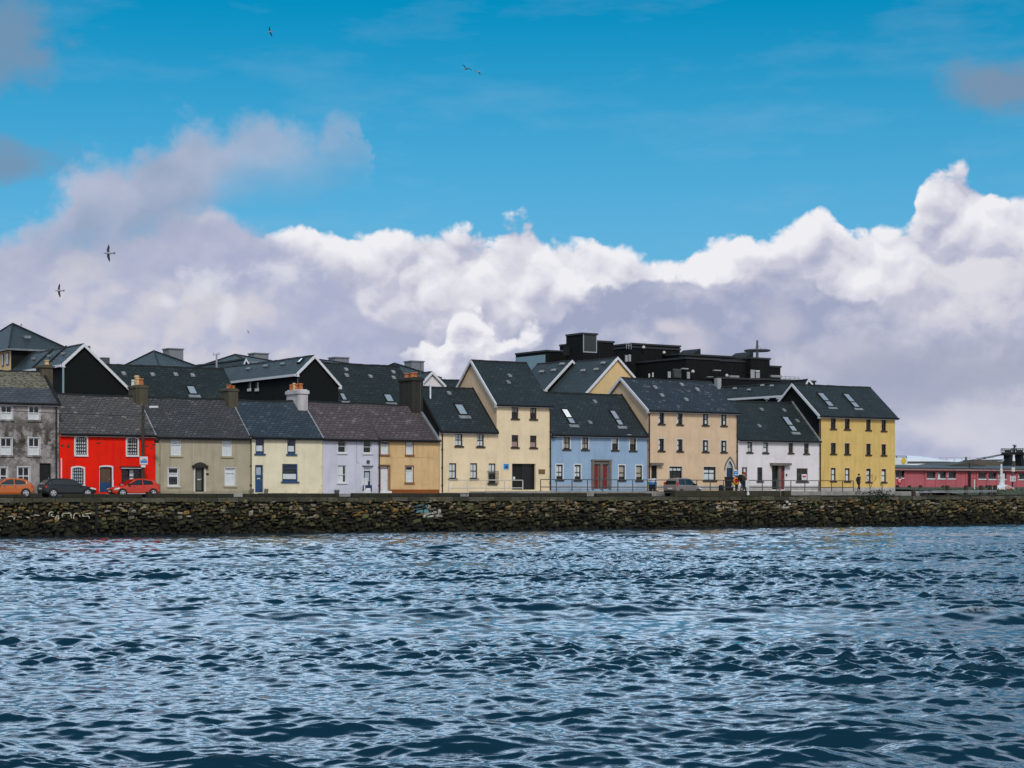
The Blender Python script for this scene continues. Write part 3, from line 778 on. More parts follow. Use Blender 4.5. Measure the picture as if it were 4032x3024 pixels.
# -- three storey cream house
H = House('tall_cream_house', 'three storey cream house with a dark wide entrance beside the blue house', z5, 106, 511, 579, 1236, (170, 272), 4.1)
for b in ((219, 609, 269, 702), (357, 615, 406, 706), (219, 825, 269, 917), (357, 829, 406, 920)):
    H.win(b, frame=P_brown, rows=(.5,), nx=2 if b[1] < 700 else 1, fw=.065, sill=P_sill, curtain=P_cur3 if b[1] > 800 else P_cur2, cz=(0, .5) if b[1] > 800 else (.5, .9), rev=.12)
q = box4(z5, (222, 1040, 398, 1236)); q = (q[0], q[1], H.z0, q[3]); H.ops.append(q)
H.finish(M_crm2, S_dark, left=M_peach, over=.32, fascia=P_white, lbarge=True, lo=.22, ro=.10)  # left gable in peach: shaded side of the cream wall put into its colour
CR3 = H
w = (q[1] - q[0])
m = MB(); m.box(q[0] + .002, q[0] + w * .48, .26, .32, q[2], q[3] - .002); m.build('door', P_soot, H.h)
m = MB(); m.box(q[0] + w * .5, q[1] - .002, .35, .40, q[2], q[3] - .002); g = m.build('door', P_black, H.h)
m = MB(); m.box(q[0] + w * .47, q[0] + w * .5, .2, .4, q[2], q[3] - .002); m.build('door_post', P_brown, H.h)
m = MB(); m.box(q[0] + .25, q[0] + .5, .24, .259, q[2] + .95, q[2] + 1.2); m.build('notice', P_white, H.h)
b = box4(z5, (157, 1042, 195, 1083)); m = MB(); m.box(b[0] - .05, b[1] + .05, -.03, -.001, b[2] - .05, b[3] + .05, 0); s_ = m.build('sign', P_white, H.h)
m = MB(); m.box(b[0], b[1], -.04, -.031, b[2], b[3], 0); m.build('sign_face', P_sky, s_)
m = MB(); m.prism([(b[0] + .1, b[2] + .12), (b[0] + .3, b[3] - .15), (b[0] + .5, b[2] + .3), (b[1] - .15, b[3] - .2), (b[1] - .1, b[2] + .15)], lambda p, a: (p[0], a, p[1]), -.046, -.041); m.build('sign_emblem', P_navy, s_)
b = box4(z5, (420, 1083, 468, 1119)); m = MB(); m.box(b[0], b[1], -.035, -.001, b[2], b[3]); m.build('plaque', P_gold, H.h)
downpipe(H.h, H.u1 - .08, H.z0, H.ze - .25, hopper=False, r=.07)
vents(H.h, (z5(205, 383), z5(195, 432)), H.s, H.ze, H.zr)

# -- blue house
H = House('blue_house', 'sky blue house with paired red doors in a stone surround', z5, 514, 1236, 806, 1230, (760, 512), 4.0)
for b in ((606, 836, 656, 932), (746, 838, 794, 934), (972, 845, 1018, 938), (1105, 848, 1152, 942)):
    H.win(b, frame=P_brown, rows=(.5,), nx=2 if b[0] < 900 else 1, fw=.07, sill=P_sill, surround=P_white, sw=.10, curtain=P_cur if b[0] == 972 else P_cur2, cz=(.55, 1) if b[0] > 900 else (.05, .9), rev=.12)
for b in ((553, 1047, 602, 1160), (690, 1049, 737, 1162), (1022, 1052, 1069, 1164), (1152, 1054, 1198, 1166)):
    H.win(b, frame=P_brown, rows=(.5,), nx=2 if b[0] < 900 else 1, fw=.07, sill=P_sill, surround=P_white, sw=.10, curtain=P_cur2 if b[0] > 900 else P_cur, cz=(.2, .95), rev=.12)
q = box4(z5, (833, 1036, 946, 1222)); q = (q[0], q[1], H.z0, q[3]); H.ops.append(q)
H.finish(M_blue, S_dark, over=.32, fascia=P_white, lo=-.02)
um = (q[0] + q[1]) / 2; w = (q[1] - q[0]) / 2
for s_ in (0, 1): door(H.h, (q[0] + s_ * (w + .16) + .0, q[0] + s_ * (w + .16) + w - .16, q[2], q[3] - .1), P_red, frame=M_stone, panels=2, fw=.12)
m = MB(); m.box(um - .16, um + .16, -.10, .3, q[2], q[3]); m.box(q[0] - .26, q[0] - .001, -.14, -.001, q[2], q[3] + .2); m.box(q[1] + .001, q[1] + .26, -.14, -.001, q[2], q[3] + .2); m.box(q[0] - .3, q[1] + .3, -.16, -.001, q[3] + .2, q[3] + .34); m.box(q[0], q[1], -.02, .1, q[3] - .1, q[3] + .2); m.build('door_surround', M_stone, H.h)
zt = box4(z5, (515, 1192, 800, 1230))[3]; m = MB(); m.box(H.u0 + .02, q[0] - .27, -.03, -.001, H.z0 - .05, zt); m.build('plinth', M_bluel, H.h); m = MB(); m.box(q[1] + .27, H.u1 - .02, -.03, -.001, H.z0 - .05, zt); m.build('plinth', M_bluel, H.h)
skylight(H.h, (z5(577, 628), z5(662, 746), z5(714, 748)), H.s, H.ze, H.zr, blind=True)
skylight(H.h, (z5(940, 639), z5(1026, 757), z5(1073, 759)), H.s, H.ze, H.zr)
vents(H.h, (z5(845, 578), z5(808, 735)), H.s, H.ze, H.zr)
p = at(z5(1095, 830)); m = MB(); m.box(p[0] - .25, p[0] + .25, -.18, -.001, p[2] - .1, p[2] + .1); m.build('alarm_box', P_white, H.h)
p = at(z5(518, 833)); m = MB(); m.lathe((p[0] + .1, -.1, p[2]), [(.0, 0), (.2, .02), (.26, .16)], 12, ax=(0, -1, .1)); m.build('lamp', P_black, H.h)
m = MB(); kk = (H.zr - H.ze) / H.s; m.prism([(-.3, H.ze - .3 * kk - .16), (H.s, H.zr - .16), (H.s, H.zr + .1), (-.3, H.ze - .3 * kk + .1)], lambda p, a: (a, p[0], p[1]), H.u1 - .2, H.u1 - .01); m.build('verge', P_soot, H.h)

# -- peach house
H = House('peach_house', 'three storey peach house with a pointed arch doorway at its right end', z6, 291, 958, 632, 1232, (460, 408), 4.2)
for b in ((368, 652, 411, 742), (506, 656, 548, 746), (699, 664, 741, 751), (837, 669, 878, 755), (368, 853, 410, 943), (507, 857, 549, 946), (699, 864, 741, 950), (837, 867, 878, 953)):
    H.win(b, frame=P_soot, rows=(.5,), nx=2, fw=.07, sill=P_sill, surround=P_cream, sw=.09, curtain=P_cur, cz=(.05, .95), cx=(.62, .98) if b[0] > 600 else (.05, .4), rev=.14)
H.win((449, 1062, 545, 1168), frame=P_soot, rows=(.72,), nx=3, fw=.08, sill=P_sill, surround=P_cream, sw=.08, curtain=P_cur, cz=(.7, .95), rev=.14)
H.win((706, 1064, 798, 1166), frame=P_soot, rows=(.55,), nx=2, fw=.08, sill=P_sill, surround=P_cream, sw=.08, curtain=P_cur, cz=(0, .8), cx=(.05, .95), rev=.14)
H.dr((314, 1054, 356, 1216), P_soot, frame=P_black)
q = box4(z6, (876, 1016, 928, 1216)); q = (q[0], q[1], H.z0, q[3]); H.ops.append(q); qa = q
H.finish(M_peach, S_pch, over=.34, fascia=P_white, lbarge=True, lo=.22, ro=.12)
q = H.ops[10]; m = MB(); m.box(q[0] - .28, q[1] + .55, -.35, -.001, q[3], q[3] + .26); m.build('door_lintel', M_stone, H.h)
m = MB(); m.box(q[1] + .001, q[1] + .12, -.03, -.001, q[2], q[3]); m.build('door_surround', P_cream, H.h)
q = qa; dl = door(H.h, (q[0], q[1], q[2], q[3] - .75), P_navy, frame=P_black, panels=2)
m = MB(); m.box(q[0] + .002, q[1] - .002, .17, .2, q[3] - .75, q[3] - .002); m.build('fanlight', G_sky, dl)
inn = ring_arch(q[0], q[1], q[2], q[3], .85, 14, True); out = ring_arch(q[0] - .17, q[1] + .17, q[2], q[3] + .24, 1.0, 14, True)
m = MB(); band(m, inn, out, -.06, .03); m.build('arch_surround', P_cream, dl)
m = MB(); out2 = ring_arch(q[0] - .26, q[1] + .26, q[3] - .95, q[3] + .40, 1.12, 14, True); ot = ring_arch(q[0] - .172, q[1] + .172, q[3] - .95, q[3] + .245, 1.0, 14, True); band(m, ot, out2, -.12, -.001); m.build('hood_mould', M_stone, dl)
m = MB(); n = 7; L = inn[1:9]; m.faces([(q[0], -.003, q[3])] + [(a, -.003, b) for a, b in L], [(0, i, i + 1) for i in range(1, len(L))]); R = inn[8:16]; m.faces([(q[1], -.003, q[3])] + [(a, -.003, b) for a, b in R], [(0, i, i + 1) for i in range(1, len(R))]); m.build('arch_spandrel', M_peach, dl)
zt = box4(z6, (300, 1205, 800, 1232))[3]; m = MB(); m.box(H.ops[10][1] + .15, qa[0] - .2, -.03, -.001, H.z0 - .05, zt); m.build('plinth', M_plinth, H.h)
vents(H.h, (z6(345, 470), z6(544, 450), z6(660, 486), z6(395, 530), z6(578, 562)), H.s, H.ze, H.zr, mat=P_pale)
for x, y in ((455, 650), (788, 662)):
    p = at(z6(x, y)); m = MB(); m.box(p[0] - .13, p[0] + .13, -.2, -.001, p[2] - .12, p[2] + .12); m.build('alarm_box', P_cream, H.h)
downpipe(H.h, H.u0 + .06, H.z0, H.ze - .25, r=.07); downpipe(H.h, H.u1 - .05, H.z0, H.ze - .25, r=.07)
PCH = H

# -- white house
H = House('white_house', 'white two storey house with a red door and a brown shop window', z7, 198, 813, 846, 1234, (380, 572), 4.0)
for b in ((270, 874, 309, 955), (389, 878, 428, 958), (580, 883, 616, 960), (697, 886, 733, 964)):
    H.win(b, frame=P_brown if b[0] < 500 else P_brown2, rows=(.5,), nx=2 if b[0] < 300 else 1, fw=.07, sill=P_sill, surround=P_white, sw=.08, curtain=P_cur if b[0] < 500 else None, cz=(0, .9), cx=(.1, .9), rev=.12)
H.win((232, 1067, 271, 1172), frame=P_brown, rows=(.5,), nx=1, fw=.07, sill=P_sill, curtain=P_cur, cx=(.5, .95), rev=.12)
H.win((347, 1068, 386, 1172), frame=P_black, rows=(.5,), nx=1, fw=.07, sill=P_sill, rev=.12)
qw = H.win((642, 1075, 726, 1174), frame=P_brown2, rows=(.55,), nx=2, fw=.09, sill=P_sill, rev=.12)
q = box4(z7, (457, 1054, 553, 1224)); q = (q[0], q[1], H.z0, q[3]); H.ops.append(q)
H.finish(M_white, S_back, over=.32, fascia=P_white, lo=-.04)
w = q[1] - q[0]
door(H.h, (q[0], q[0] + w * .46, q[2], q[3]), P_black, frame=P_soot); door(H.h, (q[0] + w * .66, q[1], q[2], q[3]), P_red, frame=P_red)
m = MB(); m.box(q[0] + w * .46, q[0] + w * .66, -.12, .3, q[2], q[3]); m.box(q[0] - .3, q[1] + .55, -.45, -.001, q[3], q[3] + .26); m.build('door_surround', M_stone, H.h)
m = MB(); m.box(qw[0] + .75, qw[1] - .1, .05, .07, qw[2] + .15, qw[2] + .75); ntc = m.build('notice', P_white, H.h)
m = MB(); m.box(qw[0] + .85, qw[1] - .22, .044, .049, qw[2] + .42, qw[2] + .60); m.build('notice_print', P_red2, ntc)
zt = box4(z7, (200, 1205, 800, 1234))[3]; m = MB(); m.box(H.u0 + .03, q[0] - .02, -.03, -.001, H.z0 - .05, zt); m.build('plinth', M_plinth, H.h); m = MB(); m.box(q[1] + .02, H.u1 - .02, -.03, -.001, H.z0 - .05, zt); m.build('plinth', M_plinth, H.h)
skylight(H.h, (z7(518, 685), z7(612, 802), z7(660, 803)), H.s, H.ze, H.zr)
vents(H.h, (z7(380, 637), z7(550, 643), z7(362, 760), z7(648, 722)), H.s, H.ze, H.zr)
p = at(z7(565, 1125)); m = MB(); m.box(p[0] - .08, p[0] + .08, -.06, -.001, p[2] - .12, p[2] + .12); m.build('bell_box', P_black, H.h)
m = MB(); kk = (H.zr - H.ze) / H.s; m.prism([(-.3, H.ze - .3 * kk - .1), (H.s, H.zr - .1), (H.s, H.zr + .14), (-.3, H.ze - .3 * kk + .14)], lambda p, a: (a, p[0], p[1]), H.u1 - .22, H.u1 - .03); m.build('verge', P_lead, H.h)

# -- yellow house at the end
ue = U(z8(275, 0)[0])
H = House('yellow_house', 'three storey ochre yellow house closing the right end of the row', z7, 812, 1460, 672, 1240, (800, 448), 3.9)
H.u1 = ue
for b in ((897, 696, 936, 778), (1002, 700, 1041, 782), (898, 884, 937, 966), (1002, 887, 1040, 968), (898, 1072, 936, 1170), (1003, 1074, 1041, 1172)):
    H.win(b, frame=P_brown, rows=(.5,), nx=2 if b[1] < 750 else 1, fw=.07, sill=P_sill, surround=M_ylw, sw=.09, curtain=P_cur if b[1] > 1000 else None, cz=(0, .9), cx=(.4, .95), rev=.14)
for b in ((22, 552, 63, 648), (155, 560, 197, 656), (23, 768, 64, 864), (156, 772, 197, 868), (23, 985, 64, 1100), (157, 988, 198, 1102)):
    H.win(b, z8, frame=P_brown, rows=(.5,), nx=1, fw=.07, sill=P_sill, surround=M_ylw, sw=.09, curtain=P_cur if b[1] > 900 else None, cz=(0, .85), cx=(.1, .9), rev=.14)
H.finish(M_yel, S_back, left=M_black, over=.36, fascia=P_white, lbarge=True, rbarge=False, lo=.25, ro=.22)
zt = box4(z8, (0, 1148, 270, 1172))[3]; m = MB(); m.box(H.u0 + .03, H.u1, -.03, -.001, H.z0 - .3, zt); m.build('plinth', M_plinth, H.h)
skylight(H.h, (z7(790, 507), z7(880, 614), z7(932, 618)), H.s, H.ze, H.zr)
skylight(H.h, (z7(983, 514), z7(1075, 622), z7(1127, 628)), H.s, H.ze, H.zr)
downpipe(H.h, H.u0 + .06, H.z0, H.ze - .25, r=.07)
p = at(z7(1105, 690)); m = MB(); m.lathe((p[0], -.1, p[2]), [(.0, 0), (.2, .02), (.26, .16)], 12, ax=(0, -1, .1)); m.build('lamp', P_black, H.h)
YEL = H
# ------------------------------------------------------------------ buildings behind the terrace
def back(name, label, org): 
    return thing(name, label, 'building', org, 'slate roofed buildings behind the terrace')
def gable_v(name, label, za, v0, apex, left, right, v1, front, side, z0=-.2, slate=S_back, barge=True, over=.25):
    """gabled block whose ridge runs away from the quay; apex / left / right: photo points on its front gable"""
    A_, L, R = at(za(*apex), v0), at(za(*left), v0), at(za(*right), v0)
    h = back(name, label, (A_[0], v0, z0))
    s1 = (A_[2] - L[2]) / (A_[0] - L[0]); s2 = (A_[2] - R[2]) / (R[0] - A_[0])
    b0, b1 = L[0] + over, R[0] - over; e0, e1 = L[2] + over * s1, R[2] + over * s2
    m = MB(); gable_wall(m, 'v', v0 + .2, b0, A_[0], b1, z0, e0, A_[2], e1); m.build('gable', front, h)
    m = MB(); m.poly([(b0, v0 + .2, z0), (b0, v1, z0), (b0, v1, e0), (b0, v0 + .2, e0)]); m.poly([(b1, v0 + .2, z0), (b1, v1, z0), (b1, v1, e1), (b1, v0 + .2, e1)]); m.poly([(b0, v1, z0), (b1, v1, z0), (b1, v1, e1), (A_[0], v1, A_[2] - .1), (b0, v1, e0)]); m.build('wall', side, h)
    gable_roof(h, 'v', v0, v1, b0, A_[0], b1, e0, A_[2], e1, slate=slate, over=over)
    if barge: bargeboard(h, 'v', v0, b0, A_[0], b1, e0, A_[2], e1, over=over)
    m = MB(); zz = L[2] - .12; m.box(L[0] - .12, L[0] + .02, v0 + .1, v1, zz - .1, zz + .12); m.build('gutter', P_white, h)
    return h, A_, L, R, b0, e0
def slope_u(name, label, za, vr, pl, pr, ve, ze, wall, slate=S_back, z0=-.2):
    """long roof parallel to the quay; pl, pr: photo points of its ridge at depth vr"""
    a, b = at(za[0](*pl), vr), at(za[1](*pr), vr); zr = (a[2] + b[2]) / 2
    h = back(name, label, (a[0], ve, z0))
    m = MB(); gable_wall(m, 'u', a[0], ve, vr, 2 * vr - ve, z0, ze, zr); gable_wall(m, 'u', b[0], ve, vr, 2 * vr - ve, z0, ze, zr)
    m.poly([(a[0], ve, z0), (b[0], ve, z0), (b[0], ve, ze), (a[0], ve, ze)]); m.poly([(a[0], 2 * vr - ve, z0), (b[0], 2 * vr - ve, z0), (b[0], 2 * vr - ve, ze), (a[0], 2 * vr - ve, ze)]); m.build('wall', wall, h)
    gable_roof(h, 'u', a[0], b[0], ve, vr, 2 * vr - ve, ze, zr, slate=slate)
    return h, a, b, zr

# hipped block at the far left with a yellow side
def hip(name, label, za, v, corner, xl, xr, ye, apex, depth, left, front, z0=-.2, slate=S_back, stack=None, stackm=None):
    c = at(za(corner, ye), v); u0 = c[0]; u1 = U(za(xr, 0)[0], v); ze = c[2]
    um = (u0 + u1) / 2; va = v + depth / 2; zr = ZZ(za(0, apex)[1], um, va)
    h = back(name, label, (u0, v, z0)); o = .35
    m = MB(); m.box(u0 + .02, u1 - .02, v + .02, v + depth, z0, ze - .02); m.build('wall', front, h)
    m = MB(); m.poly([(u0, v + .04, z0), (u0, v + depth, z0), (u0, v + depth, ze - .03), (u0, v + .04, ze - .03)]); m.build('side_wall', left, h)
    m = MB(); P = [(u0 - o, v - o, ze), (u1 + o, v - o, ze), (u1 + o, v + depth + o, ze), (u0 - o, v + depth + o, ze), (um, va, zr)]
    Q = [(x, y, z - .16) for x, y, z in P[:4]]
    m.faces(P + Q, [(0, 1, 4), (1, 2, 4), (2, 3, 4), (3, 0, 4), (0, 1, 6, 5), (1, 2, 7, 6), (2, 3, 8, 7), (3, 0, 5, 8), (5, 6, 7, 8)]); r = m.build('roof', slate, h)
    m = MB()
    for p in P[:4]: m.tube((p[0], p[1], p[2] + .02), (um, va, zr + .03), .09, 6)
    m.build('hip_tiles', P_soot, r)
    m = MB(); m.box(u0 - o - .1, u1 + o, v - o - .1, v - o - .002, ze - .17, ze - .01); m.box(u0 - o - .1, u0 - o - .002, v - o, v + depth, ze - .17, ze - .01); m.build('gutter', P_lead, h)
    return h, u0, u1, ze, um, va, zr
h, u0, u1, ze, um, va, zr = hip('hipped_corner_building', 'dark pyramid roofed block with yellow side wall, highest at the far left', a7, 26, 108, 0, 655, 325, 86, 15, M_ylw, M_black)
for x0, x1, y0, y1 in ((22, 36, 388, 490), (66, 86, 376, 478)):
    p = VV(a7(x0, 0)[0], u0); q = VV(a7(x1, 0)[0], u0); zt = ZZ(a7(0, y0)[1], u0, p); zb = ZZ(a7(0, y1)[1], u0, p)
    m = MB(); va_, vb_ = min(p, q), max(p, q); m.box(u0 - .05, u0 - .01, va_ - .1, vb_ + .1, zb - .1, zt + .1); w = m.build('window', P_brown, h)
    m = MB(); m.box(u0 - .07, u0 - .051, va_, vb_, zb, zt); m.build('pane', G_sky, w)
m = MB(); p = at(a7(340, 165), 27); m.box(p[0] - .3, p[0] + .3, 29, 29.6, p[2] - .6, p[2] - .2); m.build('roof_vent', P_lead, h)
h, a, b, zr = slope_u('long_roofed_block', 'dark long roof at the left edge, behind the pyramid roofed block', (a7, a7), 46, (-200, 183), (240, 192), 36, 12.0, M_black)

h, A_, L, R, b0, e0 = gable_v('dark_gabled_block', 'black slate hung gable with white bargeboards behind the red house', a7, 12, (815, 278), (598, 478), (1285, 742), 27, M_black, M_black)
m = MB(); p = at(a7(596, 500), 12); m.tube((b0 - .1, 12.05, e0 - .2), (b0 - .1, 12.05, 2), .09, 8); m.build('downpipe', P_teal, h)
for v in (16.2, 19.5):      # lead rolls across its left slope
    m = MB(); s = (A_[2] - e0) / (A_[0] - b0); m.prism([(b0 - .2, e0 - .2 * s + .02), (A_[0], A_[2] + .02), (A_[0], A_[2] + .14), (b0 - .2, e0 - .2 * s + .14)], lambda p, q: (p[0], q, p[1]), v, v + .3); m.build('lead_roll', P_soot, h)
for v in (14.5, 18.0, 22.0):
    m = MB(); uu = b0 + (A_[0] - b0) * .5; zz = e0 + (A_[2] - e0) * .5; m.box(uu - .2, uu + .1, v, v + .3, zz, zz + .2); m.build('roof_vent', P_lead, h)
for (x0, x1, yt, yb, v) in ((985, 1062, 413, 470, 24), (845, 875, 300, 330, 20)):
    p, q = at(a7(x0, yb), v), at(a7(x1, yt), v); m = MB(); m.box(p[0], q[0], v, v + 1, p[2] - 2, q[2]); m.build('plant_box', P_dgrey, h)

ze3 = 6.0
h, a, b, zr = slope_u('slate_roofed_block', 'long green black slate roof with one skylight behind the taupe house', (a7, a8), 17, (700, 452), (85, 236), 11, ze3, M_black)
vents(h, [a7(x, y) for x, y in ((1198, 572), (1478, 582), (1702, 580), (1865, 588))], 6, ze3, zr, 11, P_pale)
skylight(h, (a7(1800, 685), a7(1828, 772), a7(1912, 772)), 6, ze3, zr, vo=11)

h, A_, L, R, b0, e0 = gable_v('dark_winged_block', 'black gable with white bargeboards and a long receding wing, above the cream house', a8, 10.5, (834, 122), (682, 275), (1055, 378), 31, M_black, M_black)
for x0, x1 in ((290, 312), (353, 375)):
    p = VV(a8(x1, 0)[0], b0); q = VV(a8(x0, 0)[0], b0); va_, vb_ = min(p, q), max(p, q)
    zt = ZZ(a8(0, 345)[1], b0, va_); zb = ZZ(a8(0, 418)[1], b0, va_)
    m = MB(); m.box(b0 - .06, b0 - .005, va_ - .05, vb_ + .05, zb, zt); w = m.build('window', P_black, h)
    m = MB(); m.box(b0 - .10, b0 - .061, va_ - .05, va_ + .12, zb + .3, zt); m.box(b0 - .12, b0 - .061, va_ - .1, vb_ + .1, zb, zb + .28); m.build('window_frame', P_cream, w)
m = MB(); m.box(b0 - .02, b0 + .02, 10.68, 10.72, 2, e0); m.build('corner_trim', P_lead, h)
s = (A_[2] - e0) / (A_[0] - b0)
def left_slope_item(h, za, pts, name, mat, b0, A_, e0, pane=None):
    """flat item on a slope that faces left: photo corners -> solved on the slope plane"""
    s = (A_[2] - e0) / (A_[0] - b0); P = []
    for x, y in pts:
        lo, hi = b0, A_[0]; X, Y = za(x, y)
        for _ in range(40):
            u = (lo + hi) / 2; v = VV(X, u)
            if ZZ(Y, u, v) > e0 + (u - b0) * s: lo = u
            else: hi = u
        P.append((lo, VV(X, lo), e0 + (lo - b0) * s))
    us = [p[0] for p in P]; vs = [p[1] for p in P]; ua, ub, va, vb = min(us), max(us), min(vs), max(vs)
    f = lambda u, v, d: (u - d * s / math.hypot(1, s), v, e0 + (u - b0) * s + d)
    m = MB(); c = [(ua, va), (ub, va), (ub, vb), (ua, vb)]
    m.faces([f(u, v, d) for d in (0, .1) for u, v in c], [(0, 1, 5, 4), (1, 2, 6, 5), (2, 3, 7, 6), (3, 0, 4, 7), (4, 5, 6, 7)]); o = m.build(name, mat, h)
    if pane:
        k = .1; m = MB(); m.poly([f(u, v, .12) for u, v in ((ua + k, va + k), (ub - k, va + k), (ub - k, vb - k), (ua + k, vb - k))]); m.build('pane', pane, o)
left_slope_item(h, a8, ((690, 196), (722, 160), (752, 150)), 'skylight', P_soot, b0, A_, e0, G_sky)
for p in ((288, 238), (430, 215), (570, 198)): left_slope_item(h, a8, ((p[0] - 9, p[1] - 5), (p[0] + 9, p[1] + 5)), 'roof_vent', P_lead, b0, A_, e0)

ze5 = 5.6
h, a, b, zr = slope_u('long_slate_block', 'long dark slate roof with two skylights behind the lavender house', (a8, a8), 18, (820, 178), (1527, 208), 11, ze5, M_black)
vents(h, [a8(x, y) for x, y in ((1092, 243), (1097, 291), (1292, 300), (1480, 264), (1484, 310))], 7, ze5, zr, 11, P_pale)
skylight(h, (a8(1393, 440), a8(1425, 510), a8(1490, 512)), 7, ze5, zr, vo=11)
skylight(h, (a8(1040, 432), a8(1050, 498), a8(1096, 500)), 7, ze5, zr, vo=11)

def capped(name, label, za, v, xl, xr, ye, apex, ax, box, depth=14, slate=S_back):
    """hipped roof with a flat topped stack standing at its summit"""
    h, u0, u1, ze, um, va, zr = hip(name, label, za, v, xl, 0, xr, ye, apex, depth, M_black, M_black)
    l, t, r, bt = box; p, q = at(za(l, bt), va + 1.0), at(za(r, t), va + 1.0)
    m = MB(); m.box(p[0], q[0], va + .4, va + 2.0, p[2] - 2.5, q[2]); m.box(p[0] - .08, q[0] + .08, va + .3, va + 2.1, q[2], q[2] + .12); m.build('chimney', plain('pale_grey_stack', (.20, .21, .23), .8, var=.15), h)
    return h
capped('hipped_block', 'grey pyramid roof with a flat pale stack, rising over the long slate roof', a7, 34, 1560, 1945, 512, 350, 0, (1612, 340, 1752, 395))
capped('hipped_block', 'pyramid roof with a flat stack, behind the receding wing left of its gable', a8, 40, 300, 520, 175, 118, 0, (320, 117, 434, 152))
capped('hipped_block', 'roof peak with a flat stack showing just right of the black winged gable', a8, 40, 960, 1120, 192, 150, 0, (980, 151, 1094, 186))
capped('hipped_block', 'small pyramid roof with a flat grey stack behind the orange house chimney', a8, 34, 1585, 1840, 300, 190, 0, (1606, 181, 1708, 215), 12)
gable_v('small_gabled_roof', 'small dark gable with a white edge beside the flat stack on the skyline', a8, 39, (268, 148), (246, 205), (300, 200), 52, M_black, M_black)
gable_v('pale_gabled_block', 'small off white gable just right of the orange house chimney', a8, 22, (1800, 256), (1712, 350), (1912, 372), 36, M_white, M_black)
slope_u('low_roofed_block', 'low dark roof filling the dip left of the tall cream gable', (a8, a8), 30, (1850, 318), (2080, 326), 24, 6.0, M_black)

# cream gable and the black gable behind the blue house
v1 = VV(a6(500, 0)[0], at(a6(770, 213), 11)[0])
h, A_, L, R, b0, e0 = gable_v('cream_gabled_block', 'cream gable with white bargeboards rising behind the blue house', a6, 11, (770, 213), (548, 462), (985, 462), v1, M_ylw, M_black)
for p in ((672, 257), (625, 300), (538, 308)): left_slope_item(h, a6, ((p[0] - 9, p[1] - 5), (p[0] + 9, p[1] + 4)), 'roof_vent', P_pale, b0, A_, e0)
v2 = v1 + .4; v3 = VV(a6(232, 0)[0], at(a6(465, 234), v2)[0])
h, A_, L, R, b0, e0 = gable_v('black_gabled_block', 'black gable with a long white bargeboard between the tall cream house and the cream gable', a6, v2, (465, 234), (283, 432), (560, 345), v3, M_black, M_black)
for p in ((397, 264), (340, 306), (260, 315)): left_slope_item(h, a6, ((p[0] - 9, p[1] - 5), (p[0] + 9, p[1] + 4)), 'roof_vent', P_pale, b0, A_, e0)
# rear wing of the yellow house
v1 = VV(a6(1470, 0)[0], at(a6(1930, 379), 9)[0])
h, A_, L, R, b0, e0 = gable_v('rear_wing', 'dark slate roof with a white fascia between the peach and yellow gables', a6, 9, (1925, 379), (1872, 470), (2000, 470), v1, M_black, M_black, barge=False)
for p in ((1555, 428), (1650, 437), (1740, 408), (1803, 410)): left_slope_item(h, a6, ((p[0] - 8, p[1] - 5), (p[0] + 8, p[1] + 4)), 'roof_vent', P_pale, b0, A_, e0)
for x in (1768, 1847):
    v = VV(a6(x, 0)[0], b0 - 1.2); m = MB(); z = ZZ(a6(0, 492)[1], b0 - 1.2, v); m.tube((b0 - 1.2, v, z - 4), (b0 - 1.2, v, z - .1), .1, 8); m.lathe((b0 - 1.2, v, z - .1), [(.3, 0), (.3, .08), (.12, .2)], 10); m.build('flue', P_grey, h)

# ---- black hotel on the skyline
hv = 40.0
M_hot = render_mat('black_metal_cladding', (.005, .006, .006), .1, .12, (.03, .03, .03))
hc = at(a6(535, 58), hv)
HT = thing('flat_roofed_building', 'large black flat roofed building with stepped blocks and a roof tower', 'building', (hc[0], hv, 0))
def corner_box(name, xc, yt, xl, xr, v, mats, zb=0.0, trim=True, side=None):
    c = at(a6(xc, yt), v); u0, zt = c[0], c[2]; u1 = U(a6(xr, 0)[0], v); v1 = VV(a6(xl, 0)[0], u0) if xl is not None else v + 8
    m = MB(); m.box(u0, u1, v, v1, zb, zt); o = m.build(name, mats, HT)
    if side:
        m = MB(); m.box(u0 - .06, u0 - .002, v + .1, v1 - .05, zb, zt - .35); m.build('side_cladding', side, o)
    if trim:
        m = MB(); m.box(u0 - .12, u1 + .12, v - .12, v1, zt + .002, zt + .22); m.build('parapet', plain('black_parapet', (.022, .024, .025), .6), o)
    return o, u0, u1, v, v1, zt
corner_box('plant_room', 288, 178, 86, 432, 47, M_hot, side=P_teal)
o, u0, u1, v, v1, zt = corner_box('tower', 535, 62, 424, 630, hv, M_hot)
m = MB(); zb = ZZ(a6(0, 182)[1], u0, v)
for uu in (u0 + .05, u1 - .12): m.box(uu, uu + .12, v - .03, v - .001, zb, zt)
m.box(u0 + .17, u1 - .12, v - .03, v - .001, zb, zb + .12); m.build('corner_trim', P_steel, o)
m = MB(); m.box(u0 + .17, u1 - .12, v - .02, v - .001, zb + .12, zt - .05); m.build('front_cladding', plain('dark_green_cladding', (.030, .036, .034), .6), o)
m = MB(); m.box(u0 - .5, u0 - .05, v1 - .8, v1 - .1, zt - 2.4, zt - 1.3); m.build('flood_lamp', P_soot, o)
corner_box('plant_room', 634, 114, None, 742, hv + 1, M_hot)
corner_box('upper_block', 862, 152, 612, 1185, 44, M_hot)
corner_box('upper_block', 864, 130, None, 1187, 49, M_hot)
o, u0, u1, v, v1, zt = corner_box('long_block', 1180, 200, 880, 1788, 41, M_hot)
